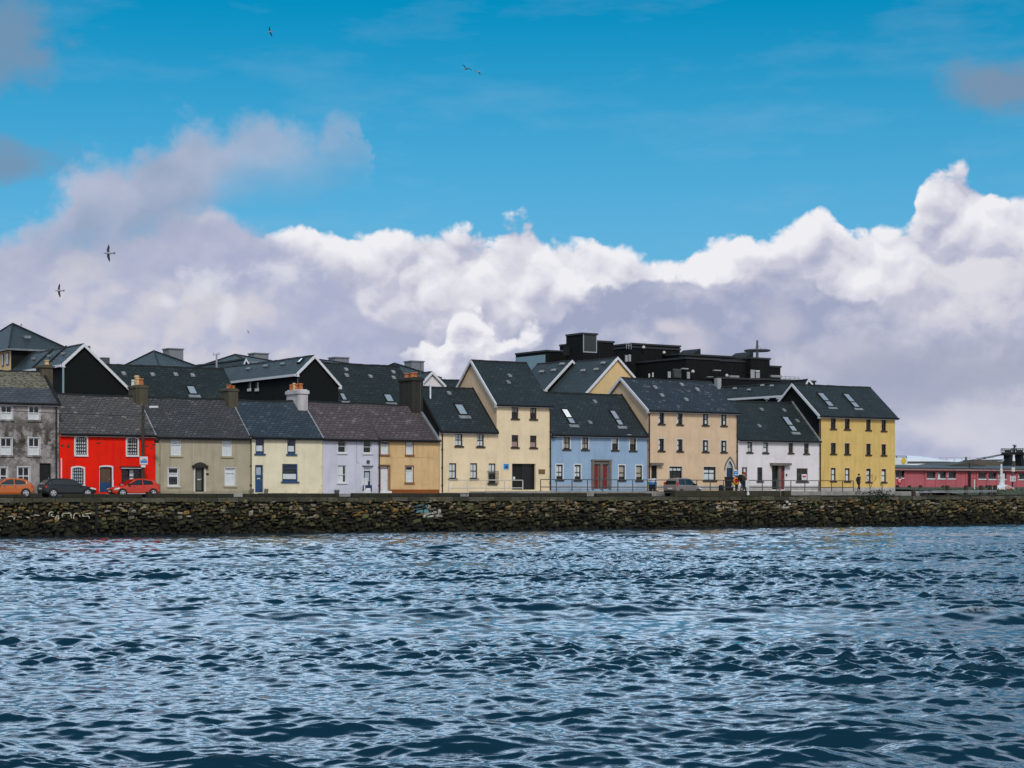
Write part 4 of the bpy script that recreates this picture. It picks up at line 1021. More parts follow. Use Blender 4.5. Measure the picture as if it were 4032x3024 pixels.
for x0, x1 in ((1245, 1325), (1600, 1678)):
    p = at(a6(x0, 202), v + .5); q = at(a6(x1, 187 if x0 < 1400 else 206), v + .5); m = MB(); m.prism([(p[0], zt - .1), (q[0], zt - .1), (q[0], zt + 1.0)], lambda p, a: (p[0], a, p[1]), v + .5, v + 4); m.build('roof_wedge', P_soot, o)
o, u0, u1, v, v1, zt = corner_box('lower_block', 1228, 226, 860, 1450, 34, M_hot)
corner_box('lower_block', 1452, 242, None, 1662, 34.5, M_hot)
corner_box('stair_block', 1662, 226, None, 1788, 33.5, M_hot)
corner_box('end_block', 1790, 282, None, 1860, 36, M_hot)
corner_box('terrace_roof', 1440, 358, None, 1712, 31, M_hot)
corner_box('terrace_roof', 1690, 366, None, 2092, 33, M_hot)
def hot_item(name, x0, x1, y0, y1, v, mat, d=.1):
    p, q = at(a6(x0, y1), v), at(a6(x1, y0), v); m = MB(); m.box(p[0], q[0], v - d, v, p[2], q[2]); return m.build(name, mat, HT)
P_dark_glass = plain('dark_window_glass', (.02, .028, .028), .1)
for x0, x1, y0, y1, v in ((818, 834, 202, 245, 33.9), (840, 855, 198, 243, 33.8), (1104, 1122, 312, 352, 33.6), (1232, 1250, 314, 358, 33.6), (1658, 1684, 300, 358, 33.3), (1693, 1718, 318, 376, 33.3), (975, 982, 325, 350, 33.6), (1000, 1006, 318, 348, 33.6)):
    hot_item('window', x0, x1, y0, y1, v, P_cream if x1 - x0 < 10 else P_grey)
w = hot_item('window', 1138, 1192, 295, 352, 33.6, P_dgrey); hot_item('window', 1144, 1186, 300, 350, 33.4, P_dark_glass)
hot_item('window', 1690, 1718, 304, 312, 33.3, P_cream)
for x0, x1, y0, y1 in ((1192, 1230, 290, 296), (1405, 1448, 302, 307), (1510, 1570, 340, 357), (1365, 1398, 346, 352), (1785, 1856, 338, 350), (1725, 1782, 374, 384)):
    hot_item('roof_plant', x0, x1, y0, y1, 33.2 if x0 < 1700 else 35.6, P_pale if y0 > 330 else P_grey, .4)
for x, y in ((1273, 311), (1500, 338), (1080, 184), (943, 149)):
    p = at(a6(x, y), 33.2 if y > 200 else 43.5); m = MB(); m.lathe((p[0], 33.2 if y > 200 else 43.5, p[2]), [(.02, -.22), (.2, -.1), (.2, .1), (.02, .22)], 8); m.build('roof_light', P_cream, HT)
p = at(a6(1420, 375), 30.5); m = MB(); m.box(p[0], p[0] + .6, 30, 30.6, p[2] - 1, ZZ(a6(0, 356)[1], p[0], 30.5)); m.build('duct', P_grey, HT)
def rail(x0, x1, y0, y1, v, n):
    p, q = at(a6(x0, y1), v), at(a6(x1, y1), v); zt = ZZ(a6(0, y0)[1], p[0], v); m = MB()
    for i in range(n + 1): uu = p[0] + (q[0] - p[0]) * i / n; m.tube((uu, v, p[2] - .2), (uu, v, zt), .04, 5)
    m.tube((p[0], v, zt), (q[0], v, zt), .035, 5); m.tube((p[0], v, (zt + p[2]) / 2), (q[0], v, (zt + p[2]) / 2), .03, 5); m.build('roof_railing', P_grey, HT)
rail(828, 860, 124, 150, 43.5, 2); rail(1862, 1985, 343, 366, 33.5, 4); rail(330, 420, 168, 176, 48, 3)
gable_v('small_gabled_roof', 'tiny white edged gable peeping over the roof left of the yellow house', a6, 28, (2047, 362), (2028, 398), (2078, 396), 34, M_black, M_black, barge=True)
# antenna mast with a ring
p = at(a6(1704, 226), 36.5); zt = ZZ(a6(0, 102)[1], p[0], 36.5); zr_ = ZZ(a6(0, 171)[1], p[0], 36.5)
an = thing('antenna_mast', 'slim mast with a flat ring on the black building roof', 'mast', (p[0], 36.5, p[2]))
m = MB(); m.tube((p[0], 36.5, p[2] - .6), (p[0], 36.5, zt), .2, 8, r2=.12); m.build('pole', P_dgrey, an)
R_ = (U(a6(1766, 0)[0], 36.5) - p[0]) * 1.0; m = MB(); n = 28; pts = [(p[0] + R_ * math.cos(i * 2 * math.pi / n), 36.5 + R_ * math.sin(i * 2 * math.pi / n), zr_) for i in range(n + 1)]
m.path(pts, .12, 8); m.tube((p[0] - R_, 36.5, zr_), (p[0] + R_, 36.5, zr_), .07, 6); m.tube((p[0], 36.5 - R_, zr_), (p[0], 36.5 + R_, zr_), .07, 6); m.build('ring', P_dgrey, an)
m = MB(); m.tube((p[0] + .1, 36.5, zt - .6), (p[0] + R_ * .6, 36.5, zr_), .02, 4); m.tube((p[0] - .1, 36.5, zt - .6), (p[0] - R_ * .3, 36.5, zr_), .02, 4); m.build('stay', P_dgrey, an)
# telegraph post behind the roofs
p = at(a8(27, 232), 28); zt = ZZ(a8(0, 108)[1], p[0], 28)
tp = thing('telegraph_post', 'thin grey post with a small crossarm on the skyline behind the slate roofs', 'post', (p[0], 28, 0))
m = MB(); m.tube((p[0], 28, 0), (p[0], 28, zt), .09, 8); m.build('pole', P_grey, tp)
m = MB(); m.tube((p[0] - .38, 28, zt - .18), (p[0] + .3, 28, zt - .1), .03, 5); m.lathe((p[0] - .34, 28, zt - .18), [(.05, 0), (.05, .2)], 6); m.lathe((p[0] + .26, 28, zt - .1), [(.05, 0), (.05, .2)], 6); m.build('crossarm', P_grey, tp)
# ------------------------------------------------------------------ quay, road, pavement
def vw(u): return -6.3 + (u + 50) * (-4.7 / 109)       # front line of the sea wall
UL, UR = -72.0, 92.0
m = MB(); m.poly([(UL - 300, 900, ROAD), (UL - 300, vw(UL - 300) + .5, ROAD), (UR + 500, vw(UR + 500) + .5, ROAD), (UR + 500, 900, ROAD)])
setting(m, 'ground', M_asph)
uA, uB = U(1735), U(3560)
m = MB(); m.box(UL - 20, uA, -1.7, -.01, ROAD - .2, -.17); m.box(uA, uA + 3.0, -2.0, -.01, ROAD - .2, -.09); setting(m, 'pavement', M_pave)
m = MB(); m.box(uA + 3.0, uB, -2.7, -.01, ROAD - .2, .015); m.box(uA + 3.0, uB, -2.86, -2.7, ROAD - .2, .045); setting(m, 'raised_footpath', M_conc)
m = MB(); m.box(uB, uB + 9, -3.6, 8, ROAD - .2, -.02); setting(m, 'corner_pavement', M_pave)

# road line, thin sheet above the asphalt
m = MB()
for i in range(24): a = UL + 4 + i * 5.6; m.poly([(a, -3.95, ROAD + .004), (a + 2.2, -3.95, ROAD + .004), (a + 2.2, -3.85, ROAD + .004), (a, -3.85, ROAD + .004)])
setting(m, 'road_marking', P_pale)

# ---- sea wall: every stone has its own shape and colour
def stone_mat():
    mt, t, b = newmat('rubble_stone')
    n = t.nodes.new('ShaderNodeAttribute'); n.attribute_name = 'stone'
    c = S(t, n.outputs['Color']); o = texco(t)
    a = noise(t, o, 5.5, 5, .65); g = noise(t, o, 1.6, 4, .6); w = noise(t, o, 16, 3, .6)
    c = mixc(t, a.lrp(.42, .75, 0, .8), c, (.014, .012, .008))
    c = mixc(t, w.lrp(.58, .78, 0, .25), c, (.20, .18, .13))
    c = mixc(t, g.lrp(.5, .66, 0, .5), c, (.052, .046, .016))
    put(t, b.inputs['Base Color'], c); b.inputs['Roughness'].default_value = .85; b.inputs['Specular IOR Level'].default_value = .3
    bump(t, b, a + w * .5, .9, .05)
    return mt
M_rub = stone_mat()
M_mort = render_mat('dark_mortar', (.005, .005, .004), .3, .3)
WALL = thing('sea_wall', 'long rough rubble stone sea wall rising from the water below the houses', 'sea wall', (0, vw(0), SEA))
r = random.Random(21)
PAL = [(.12, .092, .040), (.080, .066, .030), (.15, .115, .052), (.030, .028, .016), (.19, .15, .080), (.085, .085, .032), (.13, .095, .05), (.022, .021, .013), (.060, .062, .026)]
def stone_colour(u, z):
    k = r.random(); X = CX + F * (u * cT - vw(u) * sT) / DD(u, vw(u))
    if z < -2.85: c = r.choice([(.008, .008, .006), (.012, .012, .008), (.022, .022, .012), (.006, .006, .005)])
    elif r.random() < min(.72, max(0, (-1.3 - z) / 1.6)): c = r.choice([(.010, .010, .007), (.016, .016, .009), (.024, .024, .012)])
    elif z < -2.2: c = r.choice([(.055, .058, .022), (.075, .075, .030), (.10, .098, .045), (.035, .036, .016)])
    elif k < (.22 if X < 420 or 1280 < X < 1480 else .10) and z > -2.4: c = r.choice([(.19, .105, .030), (.15, .085, .028), (.22, .135, .05), (.16, .11, .055)])
    elif k < .22: c = r.choice([(.20, .18, .13), (.17, .16, .12), (.25, .22, .17)])
    else: c = r.choice(PAL)
    if 1660 < X < 1730 and -2.1 < z < -1.0 and k < .75: c = r.choice([(.45, .44, .38), (.38, .37, .30), (.5, .47, .42)])
    if 1640 < X < 1680 and -1.7 < z < -1.0 and k < .8: c = (.10, .21, .23)
    if 2815 < X < 2905 and -1.75 < z < -.9 and k < .75: c = r.choice([(.42, .36, .28), (.36, .33, .27), (.34, .23, .13)])
    if 3070 < X < 3110 and -1.6 < z < -.9 and k < .5: c = (.48, .46, .42)
    q = r.uniform(.7, 1.85); return tuple(x * q for x in c)
V, Fc, Cc = [], [], []
z = SEA - .5
while z < -.80:
    hh = r.uniform(.15, .34) if z > -2.6 else r.uniform(.22, .42)
    if z + hh > -.80: hh = max(-.78 - z, .1)
    u = UL - r.random()
    while u < UR:
        ww = r.choice([r.uniform(.16, .40), r.uniform(.26, .6), r.uniform(.36, .9)])
        cu, cz = u + ww / 2, z + hh / 2 + .11 * math.sin(u * 1.1 + z * 3) + .08 * math.sin(u * 3.3 + z * 5) + r.uniform(-.05, .05)
        pr = r.uniform(.02, .36) * (1.3 if z < -2.4 else 1); base = vw(cu) + .02
        hw, hz = ww / 2 - r.uniform(.0, .06), hh / 2 * r.choice((1, 1, 1, .8, 1.25, 1.5)) - r.uniform(-.02, .05)
        col = stone_colour(cu, cz); i0 = len(V); tilt = r.uniform(-.22, .22)
        ring = []
        for dx, dz in ((-1, -1), (0, -1.06), (1, -1), (1.05, 0), (1, 1), (0, 1.06), (-1, 1), (-1.05, 0)):
            ring.append((cu + hw * dx * r.uniform(.80, 1.04), cz + hz * dz * r.uniform(.78, 1.06) + dx * hw * tilt))
        for (x, y) in ring: V.append((x, base, y))
        for (x, y) in ring: V.append((cu + (x - cu) * .90, base - pr * r.uniform(.55, .8), cz + (y - cz) * .88))
        for (x, y) in ring: V.append((cu + (x - cu) * .62, base - pr * r.uniform(.85, 1.1), cz + (y - cz) * .56))
        V.append((cu, base - pr * 1.08, cz))
        for k in range(8):
            n_ = (k + 1) % 8
            Fc.append((i0 + k, i0 + n_, i0 + 8 + n_, i0 + 8 + k)); Fc.append((i0 + 8 + k, i0 + 8 + n_, i0 + 16 + n_, i0 + 16 + k)); Fc.append((i0 + 16 + k, i0 + 16 + n_, i0 + 24))
        Cc += [(*col, 1)] * 25
        u += ww
    z += hh
m = MB(); m.v, m.f, m.m = V, Fc, [0] * len(Fc)
st = m.build('rubble_face', M_rub, WALL)
ca = st.data.color_attributes.new('stone', 'FLOAT_COLOR', 'POINT'); ca.data.foreach_set('color', np.array(Cc, np.float32).ravel())
m = MB(); m.faces([(UL - 260, vw(UL - 260) + .02, -5), (UR + 400, vw(UR + 400) + .02, -5), (UR + 400, vw(UR + 400) + .02, ROAD - .02), (UL - 260, vw(UL - 260) + .02, ROAD - .02), (UL - 260, vw(UL - 260) + .6, ROAD - .02), (UR + 400, vw(UR + 400) + .6, ROAD - .02)], [(0, 1, 2, 3), (3, 2, 5, 4)])
m.build('mortar_bed', M_mort, WALL)
# coping course
V, Fc, Cc = [], [], []
u = UL
while u < UR:
    ww = r.uniform(.7, 1.9); a, b = u + .012, u + ww - .012; zt = -.47 + r.uniform(-.035, .02); zb = -.80 + r.uniform(-.03, .03); f = -.16 + r.uniform(-.06, .05)
    i0 = len(V); v0, v1 = vw(a) + f, vw(a) + .7
    V += [(a, v0, zb), (b, v0 - .03, zb), (b, v0 - .02, zt - .03), (a, v0, zt - .03), (a + .02, v0 + .04, zt), (b - .02, v0 + .03, zt), (b, v1, zt), (a, v1, zt), (a, v1, zb), (b, v1, zb)]
    for q in ((0, 1, 2, 3), (3, 2, 5, 4), (4, 5, 6, 7), (0, 8, 9, 1), (0, 3, 4, 7, 8), (1, 9, 6, 5, 2)): Fc.append(tuple(i0 + k for k in q))
    c = r.choice([(.075, .072, .045), (.10, .095, .062), (.055, .054, .034), (.13, .12, .085)]); Cc += [(*c, 1)] * 10
    u += ww
m = MB(); m.v, m.f, m.m = V, Fc, [0] * len(Fc); st = m.build('coping', M_rub, WALL)
ca = st.data.color_attributes.new('stone', 'FLOAT_COLOR', 'POINT'); ca.data.foreach_set('color', np.array(Cc, np.float32).ravel())
# faded painted letters on the stones, below the two left cars
m = MB()
def stroke(pts, w=.045):
    P = []
    for x, y in pts:
        X, Y = a1(x, y); v = -7; 
        for _ in range(4): uu = U(X, v); v = vw(uu) - .215
        P.append((uu, v, ZZ(Y, uu, v)))
    for p, q in zip(P, P[1:]):
        n = max(1, int(abs(q[0] - p[0]) / .12))
        m.tube(p, q, w * r.uniform(.7, 1.2), 6)
for s_ in ([(648, 850), (645, 815), (665, 792), (690, 790), (700, 800)], [(690, 822), (672, 836), (690, 850), (715, 850)], [(768, 790), (772, 830), (742, 850), (730, 890)], [(772, 840), (775, 885), (740, 895)],
           [(828, 862), (818, 848), (832, 812), (930, 806)], [(938, 812), (935, 845), (945, 872)], [(970, 880), (975, 835), (990, 812), (1030, 806)], [(1035, 808), (1055, 850)], [(1210, 808), (1120, 818), (1090, 826), (1095, 848), (1170, 846)], [(1175, 850), (1178, 876)],
           [(110, 850), (190, 848), (195, 870), (180, 888)], [(450, 832), (520, 838)], [(350, 860), (385, 868)], [(120, 905), (140, 912)]): stroke(s_)
m.build('faded_paint_letters', plain('chalky_white_paint', (.50, .47, .36), .9, var=.4, scale=5), WALL)
# iron drain stripe and a rusty ladder-like chase
for x in (1735, 1287):
    X, Y = a1(x, 700); uu = U(X, -7); m = MB(); m.box(uu - .10, uu + .10, vw(uu) - .22, vw(uu) + .05, SEA - .3, -.85); m.build('wall_chase', P_soot, WALL)

# ---- parapets on the quay edge
M_par = render_mat('mossy_parapet_stone', (.040, .038, .026), .2, .4, (.012, .012, .009))
M_part = render_mat('mossy_tall_parapet', (.055, .052, .032), .3, .5, (.02, .02, .012))
def parapet(xl, xr, zt, label, mat=None, th=.45, off=.05, block=1.6):
    a = U(xl, vw(U(xl, -8))); b = U(xr, vw(U(xr, -8)))
    o = (a, vw(a), -.47); V = MB(); u = a
    while u < b - .05:
        w = min(r.uniform(.7, 1.3) * block, b - u); j = r.uniform(-.025, .025)
        e = u + w - .012; v = vw(u) + off + r.uniform(-.02, .02)
        V.faces([(u, v, -.46), (e, v, -.46), (e, v + th, -.46), (u, v + th, -.46), (u, v, zt + j - .04), (e, v, zt + j - .04), (e, v + th, zt + j - .04), (u, v + th, zt + j - .04), (u + .03, v + .04, zt + j), (e - .03, v + .04, zt + j), (e - .03, v + th - .04, zt + j), (u + .03, v + th - .04, zt + j)],
                [(0, 1, 5, 4), (1, 2, 6, 5), (2, 3, 7, 6), (3, 0, 4, 7), (4, 5, 9, 8), (5, 6, 10, 9), (6, 7, 11, 10), (7, 4, 8, 11), (8, 9, 10, 11)])
        u += w
    single(V, 'parapet', mat or M_par, label, 'low wall', o, 'stone kerb walls along the quay edge')
parapet(-260, 102, -.21, 'low dark kerb wall in front of the orange car')
parapet(121, 167, -.12, 'short raised kerb stone between the orange and black cars')
parapet(252, 562, -.19, 'low dark kerb wall from the black car to the red car')
parapet(582, 600, -.02, 'single upright dark stone block before the red car rear wheel')
parapet(603, 925, -.15, 'low dark kerb wall in front of the taupe house')
parapet(966, 1338, -.13, 'low dark kerb wall in front of the cream house with blue door')
parapet(1391, 1814, -.13, 'low dark kerb wall in front of the orange house')
parapet(1858, 2315, -.12, 'low dark kerb wall in front of the tall cream house entrance')
parapet(2352, 2570, -.12, 'low dark kerb wall in front of the blue house right end')
parapet(2661, 3120, .10, 'taller mossy wall hiding the lower half of the silver car', M_part, .5, .05, 14)
parapet(3124, 3560, -.36, 'very low kerb wall in front of the ochre yellow house')
parapet(3640, 3925, -.34, 'low stone kerb under the timber barrier posts')
parapet(3935, 4250, -.30, 'low stone kerb at the right edge under the grass')

# ---- handrails
def handrail(xl, xr, v, mat, label, n, zb=.02, ht=1.08, vb=None, curl=False):
    a, b = U(xl, v), U(xr, v); t = thing('handrail', label, 'railing', (a, v, zb), 'handrails along the raised footpath')
    for i in range(n + 1):
        uu = a + (b - a) * i / n; m = MB(); m.tube((uu, v, zb), (uu, v, zb + ht), .045, 8); m.box(uu - .09, uu + .09, v - .09, v + .09, zb, zb + .03); m.build('post', mat, t)
    for z in (ht, ht * .36): m = MB(); m.tube((a, v, zb + z), (b, v, zb + z), .038, 8); m.build('rail', mat, t)
    return t
handrail(z4(760, 0)[0], z5(302, 0)[0], -2.5, P_cream, 'cream painted handrail in front of the tall cream house entrance', 4, -.06, 1.1)
handrail(z5(436, 0)[0], z6(285, 0)[0], -2.75, P_dgrey, 'dark handrail in front of the blue house', 7, .04)
handrail(z6(345, 0)[0], z6(955, 0)[0], -2.75, P_dgrey, 'dark handrail in front of the peach house', 6, .04)
handrail(z7(275, 0)[0], z7(808, 0)[0], -2.75, P_dgrey, 'dark handrail in front of the white house', 5, .04)
handrail(z7(822, 0)[0], z7(1068, 0)[0], -2.75, plain('rust_brown_rail', (.09, .05, .025), .7), 'brown handrail in front of the ochre yellow house', 3, .04)
# ------------------------------------------------------------------ cars
def car(label, paint, u, v, ang, L=4.0, Wd=1.72, H=1.46, boxy=False, trim=False, pstrip=None):
    w = Wd / 2
    t = thing('parked_car', label, 'car', (u, v, ROAD), 'cars parked along the quay road', TH + ang)
    def bld(m, n, mat, par=t, smooth=False): return m.build(n, mat, par, smooth, (0, 0, 0))
    X = lambda f: (f - .5) * L
    def loft(st, ringf, smooth=True):
        m = MB(); rings = []
        for s_ in st:
            half = ringf(*s_); ring = [(X(s_[0]), y, z) for y, z in half] + [(X(s_[0]), -y, z) for y, z in half[::-1] if y > 1e-6]
            rings.append(ring)
        n = len(rings[0]); V = [p for q in rings for p in q]
        fs = [(i * n + j, i * n + (j + 1) % n, (i + 1) * n + (j + 1) % n, (i + 1) * n + j) for i in range(len(rings) - 1) for j in range(n)]
        fs += [tuple(range(n))[::-1], tuple(range((len(rings) - 1) * n, len(rings) * n))]
        m.faces(V, fs); return m
    k = H / 1.46
    if boxy: low = [(0, .40, .80, .86), (.015, .28, .98, .95), (.06, .22, 1.0, 1), (.30, .2, .99, 1.01), (.62, .2, .97, 1.01), (.76, .2, .95, 1), (.88, .22, .86, .97), (.96, .26, .72, .9), (1, .42, .58, .74)]
    else: low = [(0, .42, .74, .84), (.02, .30, .92, .94), (.08, .23, .96, .99), (.30, .2, .96, 1.0), (.60, .2, .93, 1.0), (.73, .2, .90, .99), (.86, .22, .80, .96), (.95, .26, .68, .89), (1, .42, .56, .72)]
    m = loft([(f, zb * k, zt * k, q) for f, zb, zt, q in low], lambda f, zb, zt, q: [(0, zb), (w * q * .93, zb), (w * q, zb + .16), (w * q * 1.005, zt - .22), (w * q * .97, zt - .06), (w * q * .88, zt), (0, zt + .02)])
    body = bld(m, 'body', paint, smooth=False)
    if boxy: top = [(.012, .97, .86), (.05, 1.30, .76), (.10, 1.50, .72), (.25, 1.56, .72), (.50, 1.56, .72), (.60, 1.46, .74), (.82, .95, .88)]
    else: top = [(.012, .90, .86), (.07, 1.16, .80), (.14, 1.36, .74), (.24, 1.44, .71), (.42, 1.46, .71), (.54, 1.40, .73), (.74, .90, .88)]
    zr = lambda z: z * k
    m = loft([(f, zr(z), q) for f, z, q in top], lambda f, z, q: [(0, .7), (w * .94, .7), (w * .94, min(z, zr(.93))), (w * (q + .03), max(z - .10, .72)), (w * q * .9, z - .02), (0, z + .01)])
    bld(m, 'cabin', paint)
    zb_, zt_ = zr(.95), zr(1.38 if not boxy else 1.46)
    def side(f, z, s):                              # point just outside the sloping cabin side
        q = (z - zr(.93)) / (zr(1.36 if not boxy else 1.46) - zr(.93)); return (X(f), s * (w * (.945 + (.745 - .945) * q) + .014), z)
    for s in (1, -1):
        if boxy: W_ = [[(.10, 0.0), (.115, .95), (.34, 1.0), (.34, 0.0)], [(.355, 0), (.355, 1.0), (.56, .95), (.66, .40), (.72, 0)]]
        else: W_ = [[(.155, .12), (.19, .72), (.37, .98), (.37, 0)], [(.39, 0), (.39, .98), (.50, .90), (.66, .18), (.68, 0)]]
        for pl in W_:
            m = MB(); m.poly([side(f, zb_ + (zt_ - zb_) * z, s) for f, z in pl]); bld(m, 'window', G_car)
            m = MB(); m.poly([(a, b - s * .012, c) for a, b, c in [side(f, zb_ + (zt_ - zb_) * z, s) for f, z in pl]]); bld(m, 'window_frame', P_black)
        m = MB(); m.box(X(.66), X(.70), s * w * .98 - .09 + s * .09, s * w * .98 + .09 + s * .09, zr(.93), zr(1.06)); bld(m, 'mirror', P_black if not pstrip else paint)
        m = MB()
        for f in (.37, .57): m.box(X(f) - .06, X(f) + .06, s * w * 1.01 - .015, s * w * 1.01 + .015, zr(.78), zr(.81))
        bld(m, 'door_handle', P_black)
        m = MB(); m.box(X(.02), X(.07), s * w * .90 - .05, s * w * .90 + .05, zr(.72), zr(.88 if not boxy else 1.2)); bld(m, 'tail_lamp', P_lampr if not pstrip == 'o' else P_lampo)
        m = MB(); m.prism([(X(.87), zr(.64)), (X(.975), zr(.56)), (X(.97), zr(.66)), (X(.88), zr(.76))], lambda p, a: (p[0], a, p[1]), s * w * .90 - .09, s * w * .90 + .06); bld(m, 'headlight', P_lampw)
        for f in (.17, .815):
            c = (X(f), s * (w - .10), .31); ax = (0, s, 0)
            m = MB(); m.lathe(c, [(.38, 0), (.38, .115)], 20, ax=ax); bld(m, 'wheel_arch', P_soot)
            m = MB(); m.lathe(c, [(.20, .0), (.31, .02), (.315, .08), (.30, .125), (.22, .13)], 20, ax=ax); tw = bld(m, 'wheel', P_rubber)
            m = MB(); m.lathe(c, [(.215, .10), (.215, .132), (.19, .136)], 20, ax=ax); bld(m, 'rim_well', P_dgrey, tw)
            m = MB(); m.lathe(c, [(.225, .12), (.225, .145), (.195, .145), (.195, .12)], 20, ax=ax); m.lathe(c, [(.06, .12), (.06, .15), (.03, .155)], 10, ax=ax)
            for i in range(5):
                a = i * 2 * math.pi / 5 + .3; d = Vector((math.cos(a), 0, math.sin(a))); p = Vector(c) + Vector((0, s * .14, 0)); e = Vector((-d.z, 0, d.x))
                q = [p + d * .04 + e * .035, p + d * .21 + e * .05, p + d * .21 - e * .05, p + d * .04 - e * .035]; m.faces([tuple(x) for x in q] + [tuple(x - Vector((0, s * .02, 0))) for x in q], [(0, 1, 2, 3), (0, 4, 5, 1), (1, 5, 6, 2), (2, 6, 7, 3)])
            bld(m, 'rim', P_alu, tw)
        if trim: m = MB(); m.box(X(.26), X(.72), s * w * 1.01 - .02, s * w * 1.01 + .025, .24, .30); bld(m, 'sill_trim', P_alu)
    # screens
    f0, f1, g0, g1 = (.805, .61, .93, 1.45) if boxy else (.725, .55, .92, 1.37)
    m = MB(); m.poly([(X(f0), -w * .80, zr(g0) + .02), (X(f0), w * .80, zr(g0) + .02), (X(f1) + .02, w * .64, zr(g1) + .02), (X(f1) + .02, -w * .64, zr(g1) + .02)]); bld(m, 'windscreen', G_car)
    r0, r1, h0, h1 = (.015, .055, 1.0, 1.32) if boxy else (.018, .12, .94, 1.30)
    m = MB(); m.poly([(X(r0) - .02, -w * .74, zr(h0)), (X(r0) - .02, w * .74, zr(h0)), (X(r1) - .04, w * .66, zr(h1)), (X(r1) - .04, -w * .66, zr(h1))]); bld(m, 'rear_screen', G_car)
    m = MB(); m.box(X(0) - .015, X(0.02), -w * .78, w * .78, zr(.38), zr(.50)); m.box(X(.975), X(1) + .02, -w * .6, w * .6, zr(.36), zr(.48)); bld(m, 'bumper', P_black)
    m = MB(); m.box(X(0) - .025, X(0), -.26, .26, zr(.60), zr(.71)); bld(m, 'number_plate', plain('number_plate', (.62, .62, .58), .4)); m = MB(); m.box(X(1), X(1) + .03, -.26, .26, zr(.40), zr(.50)); bld(m, 'number_plate', plain('number_plate', (.62, .62, .58), .4))
    m = MB(); m.box(X(.985), X(1) + .012, -w * .5, w * .5, zr(.52), zr(.60)); bld(m, 'grille', P_black)
    if pstrip: m = MB(); m.path([side(f, z, -1) for f, z in ((.68, zb_ - .02), (.2, zb_ - .02), (.155, zb_ + .06), (.14, zb_ + .22))], .022, 6); m.path([side(f, z, 1) for f, z in ((.68, zb_ - .02), (.2, zb_ - .02), (.155, zb_ + .06), (.14, zb_ + .22))], .022, 6); bld(m, 'window_strip', P_alu)
    return t
Pt = lambda n, c: plain(n, c, .35, var=.03, coat=.35)
def car_u(za, xl, xr, v): return (U(za(xl, 0)[0], v) + U(za(xr, 0)[0], v)) / 2
car('orange hatchback cut by the left edge, its rear towards the black car', Pt('orange_car_paint', (.55, .13, .02)), car_u(a1, -330, 448, -3.5), -3.5, math.pi, 4.05, pstrip='a')
car('black hatchback parked between the orange car and the red car', Pt('black_car_paint', (.010, .013, .013)), car_u(a1, 497, 1265, -3.5), -3.5, 0, 4.25)
car('bright red hatchback in front of the red house', Pt('red_car_paint', (.58, .035, .008)), car_u(a1, 1405, 2112, -3.5), -3.5, math.pi, 3.95, trim=True)
car('silver beige people carrier half hidden by the mossy wall', Pt('silver_beige_car_paint', (.20, .165, .145)), car_u(a2, 775, 1290, -4.6), -4.6, math.radians(13), 3.9, 1.75, 1.62, boxy=True)

# ------------------------------------------------------------------ pole, wires, signs
def on(za, x, y, v): return at(za(x, y), v)
v = -1.3; p = on(z2, 116, 1160, v); zt = ZZ(z2(0, 632)[1], p[0], v)
up = thing('utility_pole', 'dark timber utility pole with a lamp arm and a blue notice, at the red house', 'pole', (p[0], v, -.17))
m = MB(); m.tube((p[0], v, -.2), (p[0], v, zt), .15, 10, r2=.11); m.build('pole', P_wood, up)
m = MB(); m.tube((p[0], v, zt - .35), (p[0] + .75, v - .1, zt - .2), .035, 6); ar = m.build('lamp_arm', P_dgrey, up)
m = MB(); m.prism([(p[0] + .5, zt - .26), (p[0] + 1.25, zt - .22), (p[0] + 1.2, zt - .08), (p[0] + .55, zt - .1)], lambda q, a: (q[0], a, q[1]), v - .22, v + .02); m.build('lamp_head', P_white, ar)
for i, dz in enumerate((.75, 1.0, 1.25)): m = MB(); m.tube((p[0] - .14, v, zt - dz), (p[0] - .4, v, zt - dz + .05), .02, 5); m.lathe((p[0] - .4, v, zt - dz), [(.05, 0), (.07, .06), (.05, .16)], 8); m.lathe((p[0] + .2, v, zt - dz - .05), [(.05, 0), (.07, .06), (.05, .16)], 8); m.build('insulator', P_dgrey, up)
m = MB(); m.tube((p[0], v, on(z2, 0, 880, v)[2]), (p[0] + 1.1, v - .1, on(z2, 0, 885, v)[2] - .05), .03, 6); fl = m.build('flood_lamp', P_soot, up); m = MB(); m.box(p[0] + 1.0, p[0] + 1.25, v - .25, v + .05, on(z2, 0, 885, v)[2] - .25, on(z2, 0, 885, v)[2] + .0); m.build('lamp_head', P_soot, fl)
a, b = on(z2, 92, 1066, v - .2), on(z2, 148, 1010, v - .2)
m = MB(); m.box(a[0], b[0], v - .26, v - .2, a[2], b[2]); sg = m.build('notice_board', P_white, up)
m = MB(); m.box(a[0] + .04, b[0] - .04, v - .27, v - .261, a[2] + .12, b[2] - .3); m.build('notice_print', P_sky, sg)
m = MB(); m.box(a[0] + .2, b[0] - .12, v - .276, v - .271, a[2] + .25, a[2] + .45); m.build('notice_panel', P_teal, sg)
a, b = on(z2, 102, 1088, v - .2), on(z2, 133, 1070, v - .2); m = MB(); m.box(a[0], b[0], v - .24, v - .18, a[2], b[2]); m.build('plate', P_white, up)
# overhead wire from the pole out past the left edge
q = on(z1, -160, 660, v); s0 = (p[0] - .35, v, on(z1, 0, 690, v)[2]); m = MB(); pts = []
for i in range(15): t_ = i / 14; pts.append((s0[0] + (q[0] - s0[0]) * t_, v, s0[2] + (q[2] - s0[2]) * t_ - .35 * 4 * t_ * (1 - t_) * .25))
m.path(pts, .022, 5); single(m, 'overhead_wire', P_black, 'black overhead wire running from the pole to the left edge', 'wire', s0)

